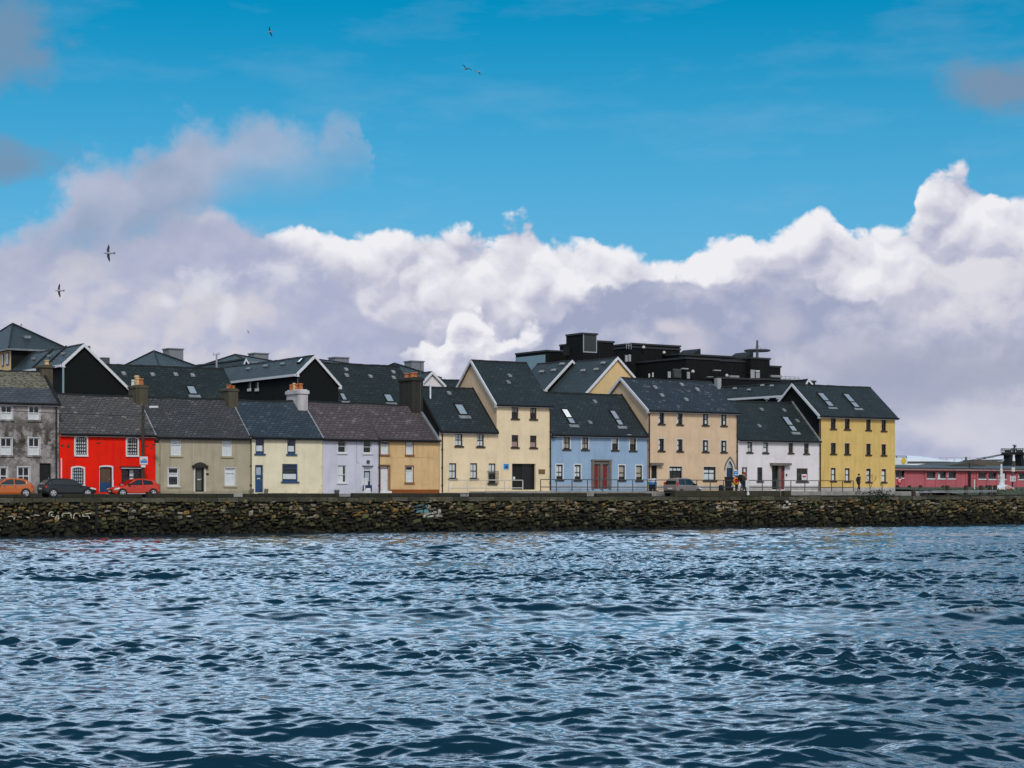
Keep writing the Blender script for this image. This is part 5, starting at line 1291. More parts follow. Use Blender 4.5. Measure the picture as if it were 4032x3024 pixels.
# mooring bollards
def moor(za, xl, xr, yt, yb, label, v=None):
    x, _ = za((xl + xr) / 2, 0); v = vw(U(x, -8)) + .35 if v is None else v; u = U(x, v); zt = ZZ(za(0, yt)[1], u, v); R = (U(za(xr, 0)[0], v) - U(za(xl, 0)[0], v)) / 2
    m = MB(); z0 = -.47; h = zt - z0; m.lathe((u, v, z0), [(R * 1.05, 0), (R * .82, h * .25), (R * .78, h * .6), (R * 1.05, h * .82), (R * .98, h * .95), (R * .5, h)], 16)
    single(m, 'mooring_bollard', P_dgrey, label, 'bollard', (u, v, z0), 'iron bollards on the quay', True)
moor(a5, 55, 120, 497, 570, 'squat flared iron bollard on the quay before the lavender house')
x, _ = a2(1538, 0); v = vw(U(x, -8)) + .9; u = U(x, v); m = MB(); m.lathe((u, v, ROAD), [(.22, 0), (.22, .9), (.20, .98), (.12, 1.04), (.0, 1.06)], 16)
single(m, 'bollard', P_soot, 'round topped black bollard behind the mossy wall, left of the arched door', 'bollard', (u, v, ROAD), None, True)

# post with two white plates in front of the lavender door
x, _ = a5(455, 0); v = vw(U(x, -8)) + .2; u = U(x, v)
t = thing('notice_post', 'white post carrying two white plates, before the lavender house door', 'sign', (u, v, -.47))
zt = ZZ(a5(0, 345)[1], u, v); m = MB(); m.tube((u, v, -.5), (u, v, zt), .06, 8); m.build('post', P_white, t)
for xa, xb in ((408, 446), (458, 496)):
    a, b = at(a5(xa, 436), v - .08), at(a5(xb, 343), v - .08); m = MB(); m.box(a[0], b[0], v - .10, v - .06, a[2], b[2]); pl = m.build('plate', P_white, t)
    m = MB(); m.box(a[0] + .08, b[0] - .08, v - .106, v - .101, a[2] + .5, b[2] - .1); m.build('plate_print', P_grey, pl)
b = at(a5(550, 435), -.35); a = at(a5(432, 518), -.35); m = MB(); m.box(a[0], b[0], -.37, -.33, a[2], b[2])
t = thing('poster_board', 'navy board leaning on the lower half of the lavender house door', 'board', (a[0], -.35, a[2])); bd = m.build('board', P_navy, t)
m = MB(); m.box(b[0] - .62, b[0] - .15, -.378, -.371, b[2] - .5, b[2] - .28); m.box(b[0] - .55, b[0] - .1, -.378, -.371, b[2] - .6, b[2] - .54); m.build('board_print', P_tank, bd)
def clutter(za, x0, x1, y0, y1, label, cat, v=-.6, n=9, mat=P_white):
    a, b = at(za(x0, y1), v), at(za(x1, y0), v); m = MB()
    for i in range(n):
        uu = a[0] + (b[0] - a[0]) * (i + .5) / n + rnd.uniform(-.05, .05); h = (b[2] - a[2]) * rnd.uniform(.35, 1); w = (b[0] - a[0]) / n * .8
        m.prism([(uu - w, a[2]), (uu + w, a[2]), (uu + w * rnd.uniform(.2, .9), a[2] + h), (uu - w * rnd.uniform(.1, .9), a[2] + h * rnd.uniform(.6, 1))], lambda p, q: (p[0], q, p[1]), v - rnd.uniform(.1, .2), v + .1)
    single(m, 'crumpled_sheet', mat, label, cat, (a[0], v, a[2]))
clutter(a5, 662, 803, 497, 540, 'crumpled white sheeting at the foot of the white panelled door', 'sheeting')
clutter(a5, 425, 520, 500, 540, 'crumpled white sheeting at the foot of the notice post', 'sheeting', -1.0, 6)

# box on a stand, wheelie bin, life ring post, white post
v = -2.2; a, b = at(a2(608, 428), v), at(a2(668, 348), v)
t = thing('litter_box', 'blue and white box with a peaked lid on black legs, left of the silver car', 'litter box', ((a[0] + b[0]) / 2, v, .02))
m = MB(); m.box(a[0], b[0], v - .25, v + .25, a[2], a[2] + (b[2] - a[2]) * .72); m.build('box', P_sky, t)
m = MB(); m.box(a[0] - .02, b[0] + .02, v - .27, v + .27, a[2] + (b[2] - a[2]) * .38, a[2] + (b[2] - a[2]) * .62); m.build('paper_band', P_white, t)
zz = a[2] + (b[2] - a[2]) * .72; m = MB(); m.prism([(a[0] - .06, zz), (b[0] + .06, zz), (b[0] + .06, zz + .1), ((a[0] + b[0]) / 2, b[2]), (a[0] - .06, zz + .1)], lambda p, q: (p[0], q, p[1]), v - .3, v + .3); m.build('lid', P_white, t)
for uu in (a[0] + .05, b[0] - .05): m = MB(); m.box(uu - .04, uu + .04, v - .2, v + .2, .02, a[2]); m.build('leg', P_black, t)
m = MB(); m.box(a[0] - .15, b[0] + .15, v - .3, v + .3, .02, .12); m.build('foot', P_soot, t)
v = -1.2; a, b = at(a2(1612, 462), v), at(a2(1684, 322), v)
t = thing('wheelie_bin', 'black wheelie bin with white stickers in front of the arched door', 'bin', ((a[0] + b[0]) / 2, v, .02))
m = MB(); m.faces([(a[0] + .08, v - .25, .1), (b[0] - .08, v - .25, .1), (b[0] - .08, v + .25, .1), (a[0] + .08, v + .25, .1), (a[0], v - .32, b[2] - .12), (b[0], v - .32, b[2] - .12), (b[0], v + .32, b[2] - .12), (a[0], v + .32, b[2] - .12)], [(0, 1, 5, 4), (1, 2, 6, 5), (2, 3, 7, 6), (3, 0, 4, 7), (4, 5, 6, 7), (3, 2, 1, 0)]); m.build('bin_body', P_black, t)
m = MB(); m.prism([(v - .38, b[2] - .118), (v + .34, b[2] - .118), (v + .34, b[2] - .04), (v - .38, b[2] - .09)], lambda p, q: (q, p[0], p[1]), a[0] - .04, b[0] + .04); m.build('lid', P_soot, t)
for zz, s_ in ((.55, .1), (.82, .07)): m = MB(); m.lathe(((a[0] + b[0]) / 2 + .08, v - .31, zz), [(s_, 0), (s_, .012)], 12, ax=(0, -1, 0)); m.build('sticker', P_white, t)
for uu in (a[0] + .1, b[0] - .1): m = MB(); m.lathe((uu - .04, v + .22, .12), [(.1, 0), (.1, .08)], 12, ax=(1, 0, 0)); m.build('wheel', P_rubber, t)
v = -2.9; x, _ = a2(1735, 0); u = U(x, v); zt = ZZ(a2(0, 235)[1], u, v)
t = thing('life_ring_post', 'dark post with a blue sign above an orange life ring, by the arched door', 'life ring post', (u, v, ROAD))
m = MB(); m.tube((u, v, ROAD), (u, v, zt), .08, 8); m.build('post', P_soot, t)
a, b = at(a2(1707, 318), v - .1), at(a2(1756, 250), v - .1); m = MB(); m.box(a[0], b[0], v - .14, v - .09, a[2], b[2]); sg = m.build('sign', P_sky, t)
m = MB(); m.box(a[0] + .1, b[0] - .1, v - .147, v - .141, a[2] + .35, b[2] - .12); m.box(a[0] + .08, b[0] - .08, v - .147, v - .141, a[2] + .1, a[2] + .2); m.build('sign_print', P_white, sg)
m = MB(); m.prism([(a[0] - .03, b[2] + .002), (b[0] + .03, b[2] + .002), ((a[0] + b[0]) / 2, b[2] + .18)], lambda p, q: (p[0], q, p[1]), v - .13, v - .1); m.build('sign_top', P_white, sg)
c = at(a2(1738, 382), v - .2); m = MB(); n = 20; R_ = .29; pts = [(c[0] + R_ * math.cos(i * 2 * math.pi / n), v - .2, c[2] + R_ * math.sin(i * 2 * math.pi / n)) for i in range(n + 1)]
m.path(pts, .085, 8); rg = m.build('life_ring', P_orange, t); m = MB(); m.box(c[0] - .22, c[0] + .22, v - .2, v - .15, c[2] - .08, c[2] + .10); m.build('ring_plate', P_red2, rg)
m = MB(); m.box(c[0] - .4, c[0] + .4, v - .14, v - .09, c[2] - .38, c[2] - .24); m.build('ring_bracket', P_yellow, rg)
x, _ = a2(1890, 0); v = vw(U(x, -9)) + .02; u = U(x, v); zt = ZZ(a2(0, 358)[1], u, v - .05); zb = ZZ(a2(0, 560)[1], u, v - .05)
t = thing('white_post', 'white tubular post on the mossy wall in front of the walking couple', 'post', (u, v - .05, zb))
m = MB(); m.tube((u, v - .05, zb), (u, v - .05, zt), .065, 8); m.lathe((u, v - .05, zb), [(.13, -.05), (.13, .18), (.07, .2)], 8); m.build('post', P_white, t); m = MB(); m.tube((u, v - .05, zt - .05), (u + .3, v - .05, zt - .45), .03, 6); m.tube((u, v - .05, (zt + zb) / 2 - .1), (u + .28, v - .05, (zt + zb) / 2 - .1), .03, 6); m.box(u - .3, u - .08, v - .06, v - .04, zt - .75, zt - .1); m.build('bracket', P_white, t)

# ------------------------------------------------------------------ people
def skinned(name, pts, edges, mat, parent, root=0, sub=2):
    me = bpy.data.meshes.new(name); me.from_pydata([p[:3] for p in pts], edges, [])
    ob = bpy.data.objects.new(name, me); COL.objects.link(ob); ob.parent = parent
    me.materials.append(mat)
    sk = ob.modifiers.new('Skin', 'SKIN'); sk.use_smooth_shade = True
    if not me.skin_vertices: me.skin_vertices.new()
    for i, p in enumerate(pts):
        d = me.skin_vertices[0].data[i]; rr = p[3] if isinstance(p[3], tuple) else (p[3], p[3]); d.radius = rr; d.use_root = (i == root)
    sb = ob.modifiers.new('Subdivision', 'SUBSURF'); sb.levels = sb.render_levels = sub
    return ob
def person(label, u, v, z, H, feet, lean, hands, top, legs, hair=P_hair, hat=None, pack=None, look=1, group=None):
    """figure walking along the quay (x = its way forward); feet, hands: (x, z, y) targets of the two sides"""
    t = thing('person', label, 'person', (u, v, z), group); k = H / 1.75
    J = lambda x, y, z_, r_: (x * k, y * k, z_ * k, r_ * k if not isinstance(r_, tuple) else tuple(q * k for q in r_))
    lx = lean
    b = [J(0, 0, .93, .12), J(lx * .4, 0, 1.15, .115), J(lx * .8, 0, 1.38, .12), J(lx * .95, 0, 1.49, .05), J(lx + .015 * look, 0, 1.56, .062), J(lx + .03 * look, 0, 1.64, (.085, .095)), J(lx + .025 * look, 0, 1.73, .06), J(lx + .115 * look, 0, 1.62, .018)]
    e = [(0, 1), (1, 2), (2, 3), (3, 4), (4, 5), (5, 6), (5, 7)]
    LEG, ARM = [], []
    for s, (fx, fz) in zip((1, -1), feet):
        hip, kn, an, toe = J(0, s * .09, .88, .085), J(fx * .45 + .07, s * .095, .50, .06), J(fx, s * .10, .09 + fz, .042), J(fx + .17, s * .11, .035 + fz, .034)
        i = len(b); b += [hip, kn, an, toe]; e += [(0, i), (i, i + 1), (i + 1, i + 2), (i + 2, i + 3)]; LEG.append((hip, kn, an, toe))
    for s, (hx, hz) in zip((1, -1), hands):
        sh = J(lx * .85, s * .17, 1.40, .055); el = J((lx + hx) / 2 - .10, s * .25, (1.40 + hz) / 2 - .03, .043); ha = J(hx, s * .2, hz, .03)
        i = len(b); b += [sh, el, ha]; e += [(2, i), (i, i + 1), (i + 1, i + 2)]; ARM.append((sh, el, ha))
        w = i + 2; d = Vector(ha[:3]) - Vector(el[:3]); d.normalize()
        for q, (o, ln) in enumerate(((-.028, .085), (-.010, .10), (.010, .095), (.026, .075), (.045, .05))):
            p0 = Vector(ha[:3]) + d * .05 * k + Vector((o * k * .6, o * k * .6, 0)); p1 = p0 + d * ln * k + Vector((.02 * k, 0, -.02 * k))
            j = len(b); b += [(*p0, .0095 * k), (*p1, .008 * k)]; e += [(w, j), (j, j + 1)]
    skinned('body', b, e, P_skin, t)
    # jacket
    g = lambda p, a: (p[0], p[1], p[2], (p[3] if not isinstance(p[3], tuple) else p[3][0]) + a)
    c = [g(b[0], .055 * k), g(b[1], .06 * k), g(b[2], .055 * k), J(lx * .93, 0, 1.46, .085)]; ee = [(0, 1), (1, 2), (2, 3)]
    c[0] = (c[0][0], c[0][1], .86 * k, .165 * k)
    for sh, el, ha in ARM:
        i = len(c); w3 = tuple(el[q] + (ha[q] - el[q]) * .88 for q in range(3)); c += [g(sh, .03 * k), g(el, .026 * k), (*w3, .05 * k)]; ee += [(2, i), (i, i + 1), (i + 1, i + 2)]
    skinned('jacket', c, ee, top, t)
    c = [J(0, 0, .92, .135)]; ee = []
    for hip, kn, an, toe in LEG:
        i = len(c); c += [g(hip, .022 * k), g(kn, .022 * k), (an[0], an[1], an[2] + .03 * k, .06 * k)]; ee += [(0, i), (i, i + 1), (i + 1, i + 2)]
    skinned('trousers', c, ee, legs, t)
    for hip, kn, an, toe in LEG:
        skinned('shoe', [(an[0] - .05 * k, an[1], toe[2] + .005, .045 * k), (an[0] + .06 * k, an[1], toe[2] + .005, .05 * k), (toe[0] + .02 * k, toe[1], toe[2], .04 * k)], [(0, 1), (1, 2)], P_soot, t, sub=1)
    hd = b[5]; m = MB(); hm = hat or hair
    prof = [(.112, -.01), (.118, .03), (.105, .08), (.06, .115), (.0, .125)]
    m.lathe((hd[0] - .018 * look * k, 0, hd[2] + .0), [(a * k, h_ * k) for a, h_ in prof], 14); m.build('hat' if hat else 'hair', hm, t, True, (0, 0, 0))
    for s in (1, -1):
        m = MB(); m.lathe((hd[0] + .07 * k * look, s * .035 * k, hd[2] - .01 * k), [(.013 * k, 0), (.013 * k, .03 * k)], 6, ax=(look, 0, 0)); m.build('eye', P_black, t, True, (0, 0, 0))
        m = MB(); m.box(hd[0] - .03 * k, hd[0] + .01 * k, s * .098 * k - .01, s * .098 * k + .01, hd[2] - .05 * k, hd[2] + .02 * k); m.build('ear', P_skin, t, False, (0, 0, 0))
    m = MB(); m.box(hd[0] + .085 * k * look - .01, hd[0] + .085 * k * look + .01, -.025, .025, hd[2] - .075 * k, hd[2] - .06 * k); m.build('mouth', plain('lip', (.25, .07, .06)), t, False, (0, 0, 0))
    if pack:
        m = MB(); m.prism([(-.42, 1.02), (-.14, .98), (-.10, 1.45), (-.25, 1.52), (-.40, 1.38)], lambda p, q: ((p[0] + lx * .8) * k, q, p[1] * k), -.17, .17)
        m.build('backpack', pack, t, False, (0, 0, 0))
    return t
x, yb = a3(1772, 553); v = -3.2; u = U(x, v)
person('person in black walking right along the footpath before the ochre yellow house', u, v, ROAD + .44, (ZZ(a3(0, 315)[1], u, v) - ROAD - .44), ((.26, .0), (-.24, .05)), .03, ((.02, .95), (-.16, 1.0)), P_cloth, P_cloth)
for x, v, lab, hat, pk, tp, lean in ((1812, -3.4, 'person with a dark backpack leaning forward, walking right past the arched door', P_hair, P_soot, P_soot, .12), (1842, -4.1, 'person in a brown jacket and red hat beside the walker with the backpack', P_red2, None, P_brownc, .08)):
    X, yb = a2(x, 497); u = U(X, v); z0 = ROAD + .42
    person(lab, u, v, z0 if v > -3.6 else ROAD + .3, ZZ(a2(0, 262)[1], u, v) - (z0 if v > -3.6 else ROAD + .3), ((.28, 0), (-.26, .06)), lean, ((.22, 1.08), (.05, .95)), tp, P_jean if pk else P_cloth, hat=hat if hat is P_red2 else None, pack=pk)
# ------------------------------------------------------------------ right end: grass, barrier, raspberry building
m = MB(); uG = U(3565, -2); n = 60
xs = [uG + 9 + i * 1.6 for i in range(-5, n)]
prof = [(-.2, ROAD + .02), (2.2, -.10), (6, .18), (14, .42), (45, .62)]
rg = random.Random(4); V = []
for u in xs:
    for d, z in prof: V.append((u, vw(u) + 1.0 + d, z + rg.uniform(-.05, .05)))
k = len(prof); Fs = [(i * k + j, (i + 1) * k + j, (i + 1) * k + j + 1, i * k + j + 1) for i in range(len(xs) - 1) for j in range(k - 1)]
m.faces(V, Fs); setting(m, 'grass_bank', M_grass)
# tufts standing in the grass
m = MB()
for i in range(2600):
    u = rg.uniform(uG + 3, uG + 60); d = rg.uniform(.2, 9); v = vw(u) + 1 + d; z = np.interp(d, [p[0] for p in prof], [p[1] for p in prof]) - .03
    h = rg.uniform(.08, .30); a = rg.uniform(0, 3.1); c, s = math.cos(a) * .05, math.sin(a) * .05; l = rg.uniform(-.1, .1)
    m.poly([(u - c, v - s, z), (u + c, v + s, z), (u + l, v + l, z + h)])
o = m.build('grass_tufts', M_grass, None, False, (0, 0, 0)); o.location = W(0, 0, 0); o.rotation_euler = (0, 0, TH); tag(o, 'rough short grass on the bank before the raspberry building', 'grass', kind='stuff')

PV = 30.0
pl, pr = at(a4(150, 592), PV), at(a4(2230, 622), PV); zE = (pl[2] + pr[2]) / 2 + .05
pu0, pu1 = U(3380, PV), U(4300, PV); zg = .35
PB = thing('low_pink_building', 'long low raspberry pink building with a dark sheet roof at the right', 'building', (pu0, PV, zg))
m = MB(); ops = []
wins = ((192, 328, 615, 728), (668, 812, 632, 738), (838, 978, 632, 740), (1000, 1136, 634, 740), (1488, 1612, 645, 745), (1648, 1776, 645, 748), (1800, 1932, 648, 750), (2112, 2260, 655, 752))
for a, t_, b, bt in [(w[0], w[2], w[1], w[3]) for w in wins]: ops.append(box4(a4, (a, t_, b, bt), PV))
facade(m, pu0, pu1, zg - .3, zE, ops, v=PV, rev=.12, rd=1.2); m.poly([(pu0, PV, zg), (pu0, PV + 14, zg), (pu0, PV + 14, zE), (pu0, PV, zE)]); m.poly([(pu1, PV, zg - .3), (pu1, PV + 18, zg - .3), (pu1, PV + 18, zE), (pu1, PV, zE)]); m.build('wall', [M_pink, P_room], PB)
for q in ops: window(PB, q, frame=P_dgrey, rows=(.12,), nx=4, fw=.09, sill=P_white, sillw=.05, v=PV, rev=.12, glass=G_win, curtain=P_cur if rg.random() < .5 else None, cx=(.1, .25), sproud=.08)
a, b = at(a4(858, 742), PV), at(a4(888, 660), PV); m = MB(); m.box(a[0], b[0], PV + .02, PV + .06, a[2], b[2]); m.build('notice', P_white, PB)
for x in (330, 655, 820, 985, 1145, 1300, 1470, 1632, 1785, 1945, 2095):
    m = MB(); u = U(a4(x, 0)[0], PV); m.box(u - .14, u + .14, PV - .10, PV - .001, zg - .2, zE - .18); m.build('pilaster', M_pink, PB)
m = MB(); m.box(pu0 - .3, pu1, PV - .5, PV - .002, zE - .12, zE + .22); m.build('eaves_board', plain('faded_pink_board', (.36, .20, .20), .8, var=.2), PB)
zrp = ZZ(a4(0, 525)[1], U(a4(600, 0)[0], PV + 9), PV + 9)
m = MB(); m.prism([(PV - .55, zE + .222), (PV + 9, zrp), (PV + 18, zE + .2), (PV + 18, zE + .1), (PV + 9, zrp - .15), (PV - .55, zE + .12)], lambda p, q: (q, p[0], p[1]), pu0 - .4, pu1)
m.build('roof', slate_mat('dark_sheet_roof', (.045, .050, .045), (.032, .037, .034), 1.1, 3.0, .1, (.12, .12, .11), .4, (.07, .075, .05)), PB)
c = at(a4(1345, 482), PV + 6); l, r_ = at(a4(880, 525), PV + 6), at(a4(1700, 540), PV + 6)
m = MB(); m.prism([(l[0], l[2] - .2), (r_[0], r_[2] - .2), (c[0] + 1.2, c[2] - .15), (c[0], c[2])], lambda p, q: (p[0], q, p[1]), PV + 6, PV + 13); m.build('roof_crest', plain('olive_sheet_roof', (.055, .055, .04), .8, var=.3), PB)
l, r_ = at(a4(1580, 520), 62), at(a4(2300, 500), 62); m = MB(); m.prism([(l[0], 0), (r_[0], 0), (r_[0], r_[2] + .1), (l[0] + 4, l[2] + .9)], lambda p, q: (p[0], q, p[1]), 62, 70); m.build('rear_roof', plain('brown_sheet_roof', (.10, .075, .05), .85, var=.3), PB)
for x, y0, y1 in ((1350, 500, 870), (1365, 625, 880)):
    u = U(a4(x, 0)[0], PV - .3); m = MB(); m.tube((u, PV - .3, zg), (u, PV - .3, ZZ(a4(0, y0)[1], u, PV - .3)), .09, 8); m.build('downpipe', P_brown, PB)
# lettering band: small red and white emblem on the wall
c = at(a4(250, 772), PV - .05); m = MB(); m.lathe((c[0], PV - .002, c[2]), [(.42, 0), (.42, .08)], 20, ax=(0, -1, 0)); em = m.build('emblem', P_red2, PB)
m = MB(); m.box(c[0] - .24, c[0] + .24, PV - .10, PV - .083, c[2] + .09, c[2] + .21); m.box(c[0] - .05, c[0] + .08, PV - .10, PV - .083, c[2] - .22, c[2] + .07); m.box(c[0] - .24, c[0] - .14, PV - .10, PV - .083, c[2] - .14, c[2] + .04); m.build('emblem_mark', P_white, em)

# white storage building and tank roofs far behind
tv = 70.0
a, b = at(a4(60, 520), tv), at(a4(372, 422), tv); t = thing('white_tank_house', 'white block with a yellow disc and a roof rail, left end of the tanks', 'building', (a[0], tv, .5))
m = MB(); m.box(a[0], b[0], tv, tv + 10, 0, b[2]); m.build('wall', P_tank, t)
c = at(a4(310, 458), tv); m = MB(); m.lathe((c[0], tv - .002, c[2]), [(.5, 0), (.5, .1)], 16, ax=(0, -1, 0)); m.build('disc', P_yellow, t)
m = MB(); zt = ZZ(a4(0, 380)[1], a[0], tv)
for i in range(6): uu = b[0] - i * 2.2; m.tube((uu, tv + .2, b[2]), (uu, tv + .2, zt), .06, 5)
m.tube((b[0] - 11, tv + .2, zt), (b[0], tv + .2, zt), .06, 5); m.tube((b[0] - 11, tv + .2, (zt + b[2]) / 2), (b[0], tv + .2, (zt + b[2]) / 2), .05, 5); m.build('roof_rail', P_dgrey, t)
def tank(xc, xr, yt, ye, v, label, rails=True):
    c = at(a4(xc, ye), v); R_ = U(a4(xr, 0)[0], v) - c[0]; zt = ZZ(a4(0, yt)[1], c[0], v); vv = v + R_ * 1.0
    t = thing('storage_tank', label, 'tank', (c[0], vv, .3), 'white storage tanks behind the pink building')
    m = MB(); m.lathe((c[0], vv, 0), [(R_, 0), (R_, c[2])], 40); m.build('shell', P_tank, t, True)
    m = MB(); n = 8; m.lathe((c[0], vv, c[2]), [(R_ * 1.01, 0)] + [(R_ * (1 - i / n), (zt - c[2]) * (1 - (1 - i / n) ** 2)) for i in range(1, n + 1)], 40); m.build('domed_roof', P_tank, t, True)
    m = MB(); m.lathe((c[0], vv, c[2] - .3), [(R_ * 1.012, 0), (R_ * 1.012, .3)], 40); m.build('rim', P_dgrey, t)
    if rails:
        m = MB()
        for i in range(14): a = math.pi + i * math.pi / 13; p = (c[0] + R_ * math.cos(a), vv + R_ * math.sin(a), c[2]); m.tube(p, (p[0], p[1], p[2] + .9), .05, 5)
        for i in range(13): a = math.pi + i * math.pi / 13; b = a + math.pi / 13; m.tube((c[0] + R_ * math.cos(a), vv + R_ * math.sin(a), c[2] + .85), (c[0] + R_ * math.cos(b), vv + R_ * math.sin(b), c[2] + .85), .035, 4)
        m.build('roof_rail', P_steel, t)
        for i in (3, 7): a = math.pi + i * .3; p = (c[0] + R_ * .7 * math.cos(a), vv + R_ * .7 * math.sin(a), c[2] + .3); m = MB(); m.lathe(p, [(.22, 0), (.22, .5), (.3, .52), (.2, .7)], 8); m.build('roof_vent', P_dgrey, t)
    return t
tank(870, 1370, 366, 470, 76, 'wide white storage tank with a shallow domed roof, above the pink building', False)
tank(1620, 1960, 424, 478, 98, 'smaller white storage tank further right, behind the brown roof')
tank(2330, 2700, 400, 478, 90, 'white storage tank at the right edge behind the dark gantry', False)

# dark gantry on two legs
gv = 52.0
c = at(a4(2050, 330), gv); gz = lambda y: ZZ(a4(0, y)[1], c[0], gv); gu = lambda x: U(a4(x, 0)[0], gv)
t = thing('loading_gantry', 'dark two legged gantry with a railed platform on top', 'gantry', (c[0], gv, 0))
m = MB(); m.prism([(gu(1920), gz(325)), (gu(2172), gz(320)), (gu(2172), gz(372)), (gu(2118), gz(362)), (gu(1990), gz(358)), (gu(1905), gz(378))], lambda p, q: (p[0], q, p[1]), gv - .8, gv + .8); m.build('beam', P_soot, t)
for x0, x1, x2, x3 in ((1940, 1992, 1975, 1925), (2112, 2160, 2180, 2128)):
    m = MB(); m.prism([(gu(x0), gz(368)), (gu(x1), gz(366)), (gu(x2), gz(545)), (gu(x3), gz(545))], lambda p, q: (p[0], q, p[1]), gv - .6, gv + .6); m.prism([(gu(x3), gz(545)), (gu(x2), gz(545)), (gu(x2), 0), (gu(x3), 0)], lambda p, q: (p[0], q, p[1]), gv - .5, gv + .5); m.build('leg', P_soot, t)
m = MB()
for i in range(9):
    uu = gu(1930) + (gu(2170) - gu(1930)) * i / 8
    for w in (-1, 1): m.tube((uu, gv + w, gz(325)), (uu, gv + w, gz(268)), .06, 5)
for z in (268, 290):
    for w in (-1, 1): m.tube((gu(1930), gv + w, gz(z)), (gu(2170), gv + w, gz(z)), .06, 5)
m.build('platform_rail', P_dgrey, t)
m = MB(); m.box(gu(1945), gu(1968), gv - .5, gv + .5, gz(322), gz(290)); m.box(gu(2125), gu(2150), gv - .5, gv + .5, gz(322), gz(285)); m.build('winch', P_soot, t)
m = MB(); m.tube((gu(2058), gv, gz(325)), (gu(2060), gv, gz(210)), .14, 6); m.box(gu(2046), gu(2078), gv - .2, gv + .2, gz(218), gz(206)); m.box(gu(2062), gu(2078), gv - .2, gv + .2, gz(245), gz(228)); m.box(gu(2050), gu(2076), gv - .2, gv + .2, gz(275), gz(258)); m.build('lamp_post', P_soot, t)
m = MB(); m.tube((gu(1900), gv, gz(362)), (gu(1580), gv + 6, gz(512)), .07, 5); m.tube((gu(1885), gv, gz(352)), (gu(1640), gv + 6, gz(480)), .05, 5); m.tube((gu(2168), gv, gz(370)), (gu(2230), gv, gz(470)), .06, 5); m.tube((gu(1995), gv, gz(405)), (gu(2060), gv, gz(540)), .07, 5); m.tube((gu(2060), gv, gz(540)), (gu(2150), gv, gz(560)), .05, 5); m.build('stay_cable', P_dgrey, t)
m = MB(); m.box(gu(1880), gu(1912), gv - .3, gv + .3, gz(368), gz(345)); m.build('pulley', P_soot, t)

# white column mast, signs, marker post, striped steps
v = 14.0; u = U(a4(1853, 0)[0], v); zt = ZZ(a4(0, 470)[1], u, v); zb = ZZ(a4(0, 850)[1], u, v)
t = thing('white_mast', 'thick white stepped mast standing before the pink building', 'mast', (u, v, zb))
m = MB(); h = zt - zb; m.lathe((u, v, zb - .4), [(.36, 0), (.34, .5), (.26, .8), (.21, h * .45), (.24, h * .5), (.24, h * .56), (.16, h * .58), (.16, h * .8), (.13, h * .82), (.12, h + .1)], 14); m.build('column', P_white, t)
m = MB(); m.box(u - .75, u + .3, v - .1, v + .1, zt, zt + .08); m.box(u + .02, u + .5, v - .05, v + .05, zt + .1, zt + .3); m.build('crosstree', P_steel, t)
m = MB(); uu = U(a4(1890, 0)[0], v); m.tube((uu, v, zb), (uu, v, ZZ(a4(0, 660)[1], uu, v)), .14, 8); m.build('side_pipe', P_white, t)
v = -5.6; u = U(a4(1430, 0)[0], v); t = thing('marker_post', 'slim white marker post with a red cap', 'post', (u, v, ZZ(a4(0, 905)[1], u, v)))
m = MB(); m.tube((u, v, ZZ(a4(0, 905)[1], u, v)), (u, v, ZZ(a4(0, 745)[1], u, v)), .06, 10); m.build('post', P_white, t); m = MB(); m.lathe((u, v, ZZ(a4(0, 745)[1], u, v)), [(.10, 0), (.11, .1), (.08, .22), (.0, .26)], 10); m.build('cap', P_red2, t)
v = 4.0; a, b = at(a4(1982, 785), v), at(a4(2066, 698), v); u = (a[0] + b[0]) / 2 + .05; t = thing('notice_board', 'white notice board on a dark post, right of the white mast', 'sign', (u, v, 0))
m = MB(); m.tube((u, v, -.1), (u, v, ZZ(a4(0, 680)[1], u, v)), .08, 8); m.build('post', P_soot, t); m = MB(); m.box(a[0], b[0], v - .14, v - .09, a[2], b[2]); bd = m.build('board', P_white, t)
m = MB(); w = b[0] - a[0]; h = b[2] - a[2]; m.box(a[0] + .1 * w, b[0] - .1 * w, v - .147, v - .141, b[2] - .28 * h, b[2] - .08 * h); m.box(a[0] + .12 * w, a[0] + .42 * w, v - .147, v - .141, a[2] + .22 * h, a[2] + .62 * h); m.box(b[0] - .42 * w, b[0] - .12 * w, v - .147, v - .141, a[2] + .22 * h, a[2] + .62 * h); m.box(a[0] + .08 * w, b[0] - .08 * w, v - .147, v - .141, a[2] + .04 * h, a[2] + .12 * h); m.build('board_print', P_grey, bd)
a, b = at(a4(2012, 628), v), at(a4(2062, 560), v); u = (a[0] + b[0]) / 2; t = thing('square_sign', 'small square cream sign up on a pole before the dark roof', 'sign', (u - .8, v, 0))
m = MB(); m.tube((u + .05, v + .05, -.1), (u + .05, v + .05, b[2]), .06, 8); m.build('post', P_dgrey, t); m = MB(); m.box(a[0], b[0], v - .08, v - .02, a[2], b[2]); m.build('board', P_cream, t)
v = -2.0; P0 = [at(a4(x, y), v) for x, y in ((1785, 908), (1950, 838), (2062, 888), (2052, 912))]
t = thing('striped_steps', 'small white ramp with red and white striped side', 'steps', (P0[0][0], v, P0[0][2]))
zb = P0[3][2] - .1; m = MB(); m.prism([(P0[0][0], zb), (P0[3][0], zb), (P0[2][0], P0[2][2]), (P0[1][0], P0[1][2]), (P0[0][0], P0[0][2])], lambda p, q: (p[0], q, p[1]), v, v + 1.2); m.build('ramp', P_white, t)
m = MB(); a_, b_ = P0[1][0] - .35, P0[2][0]
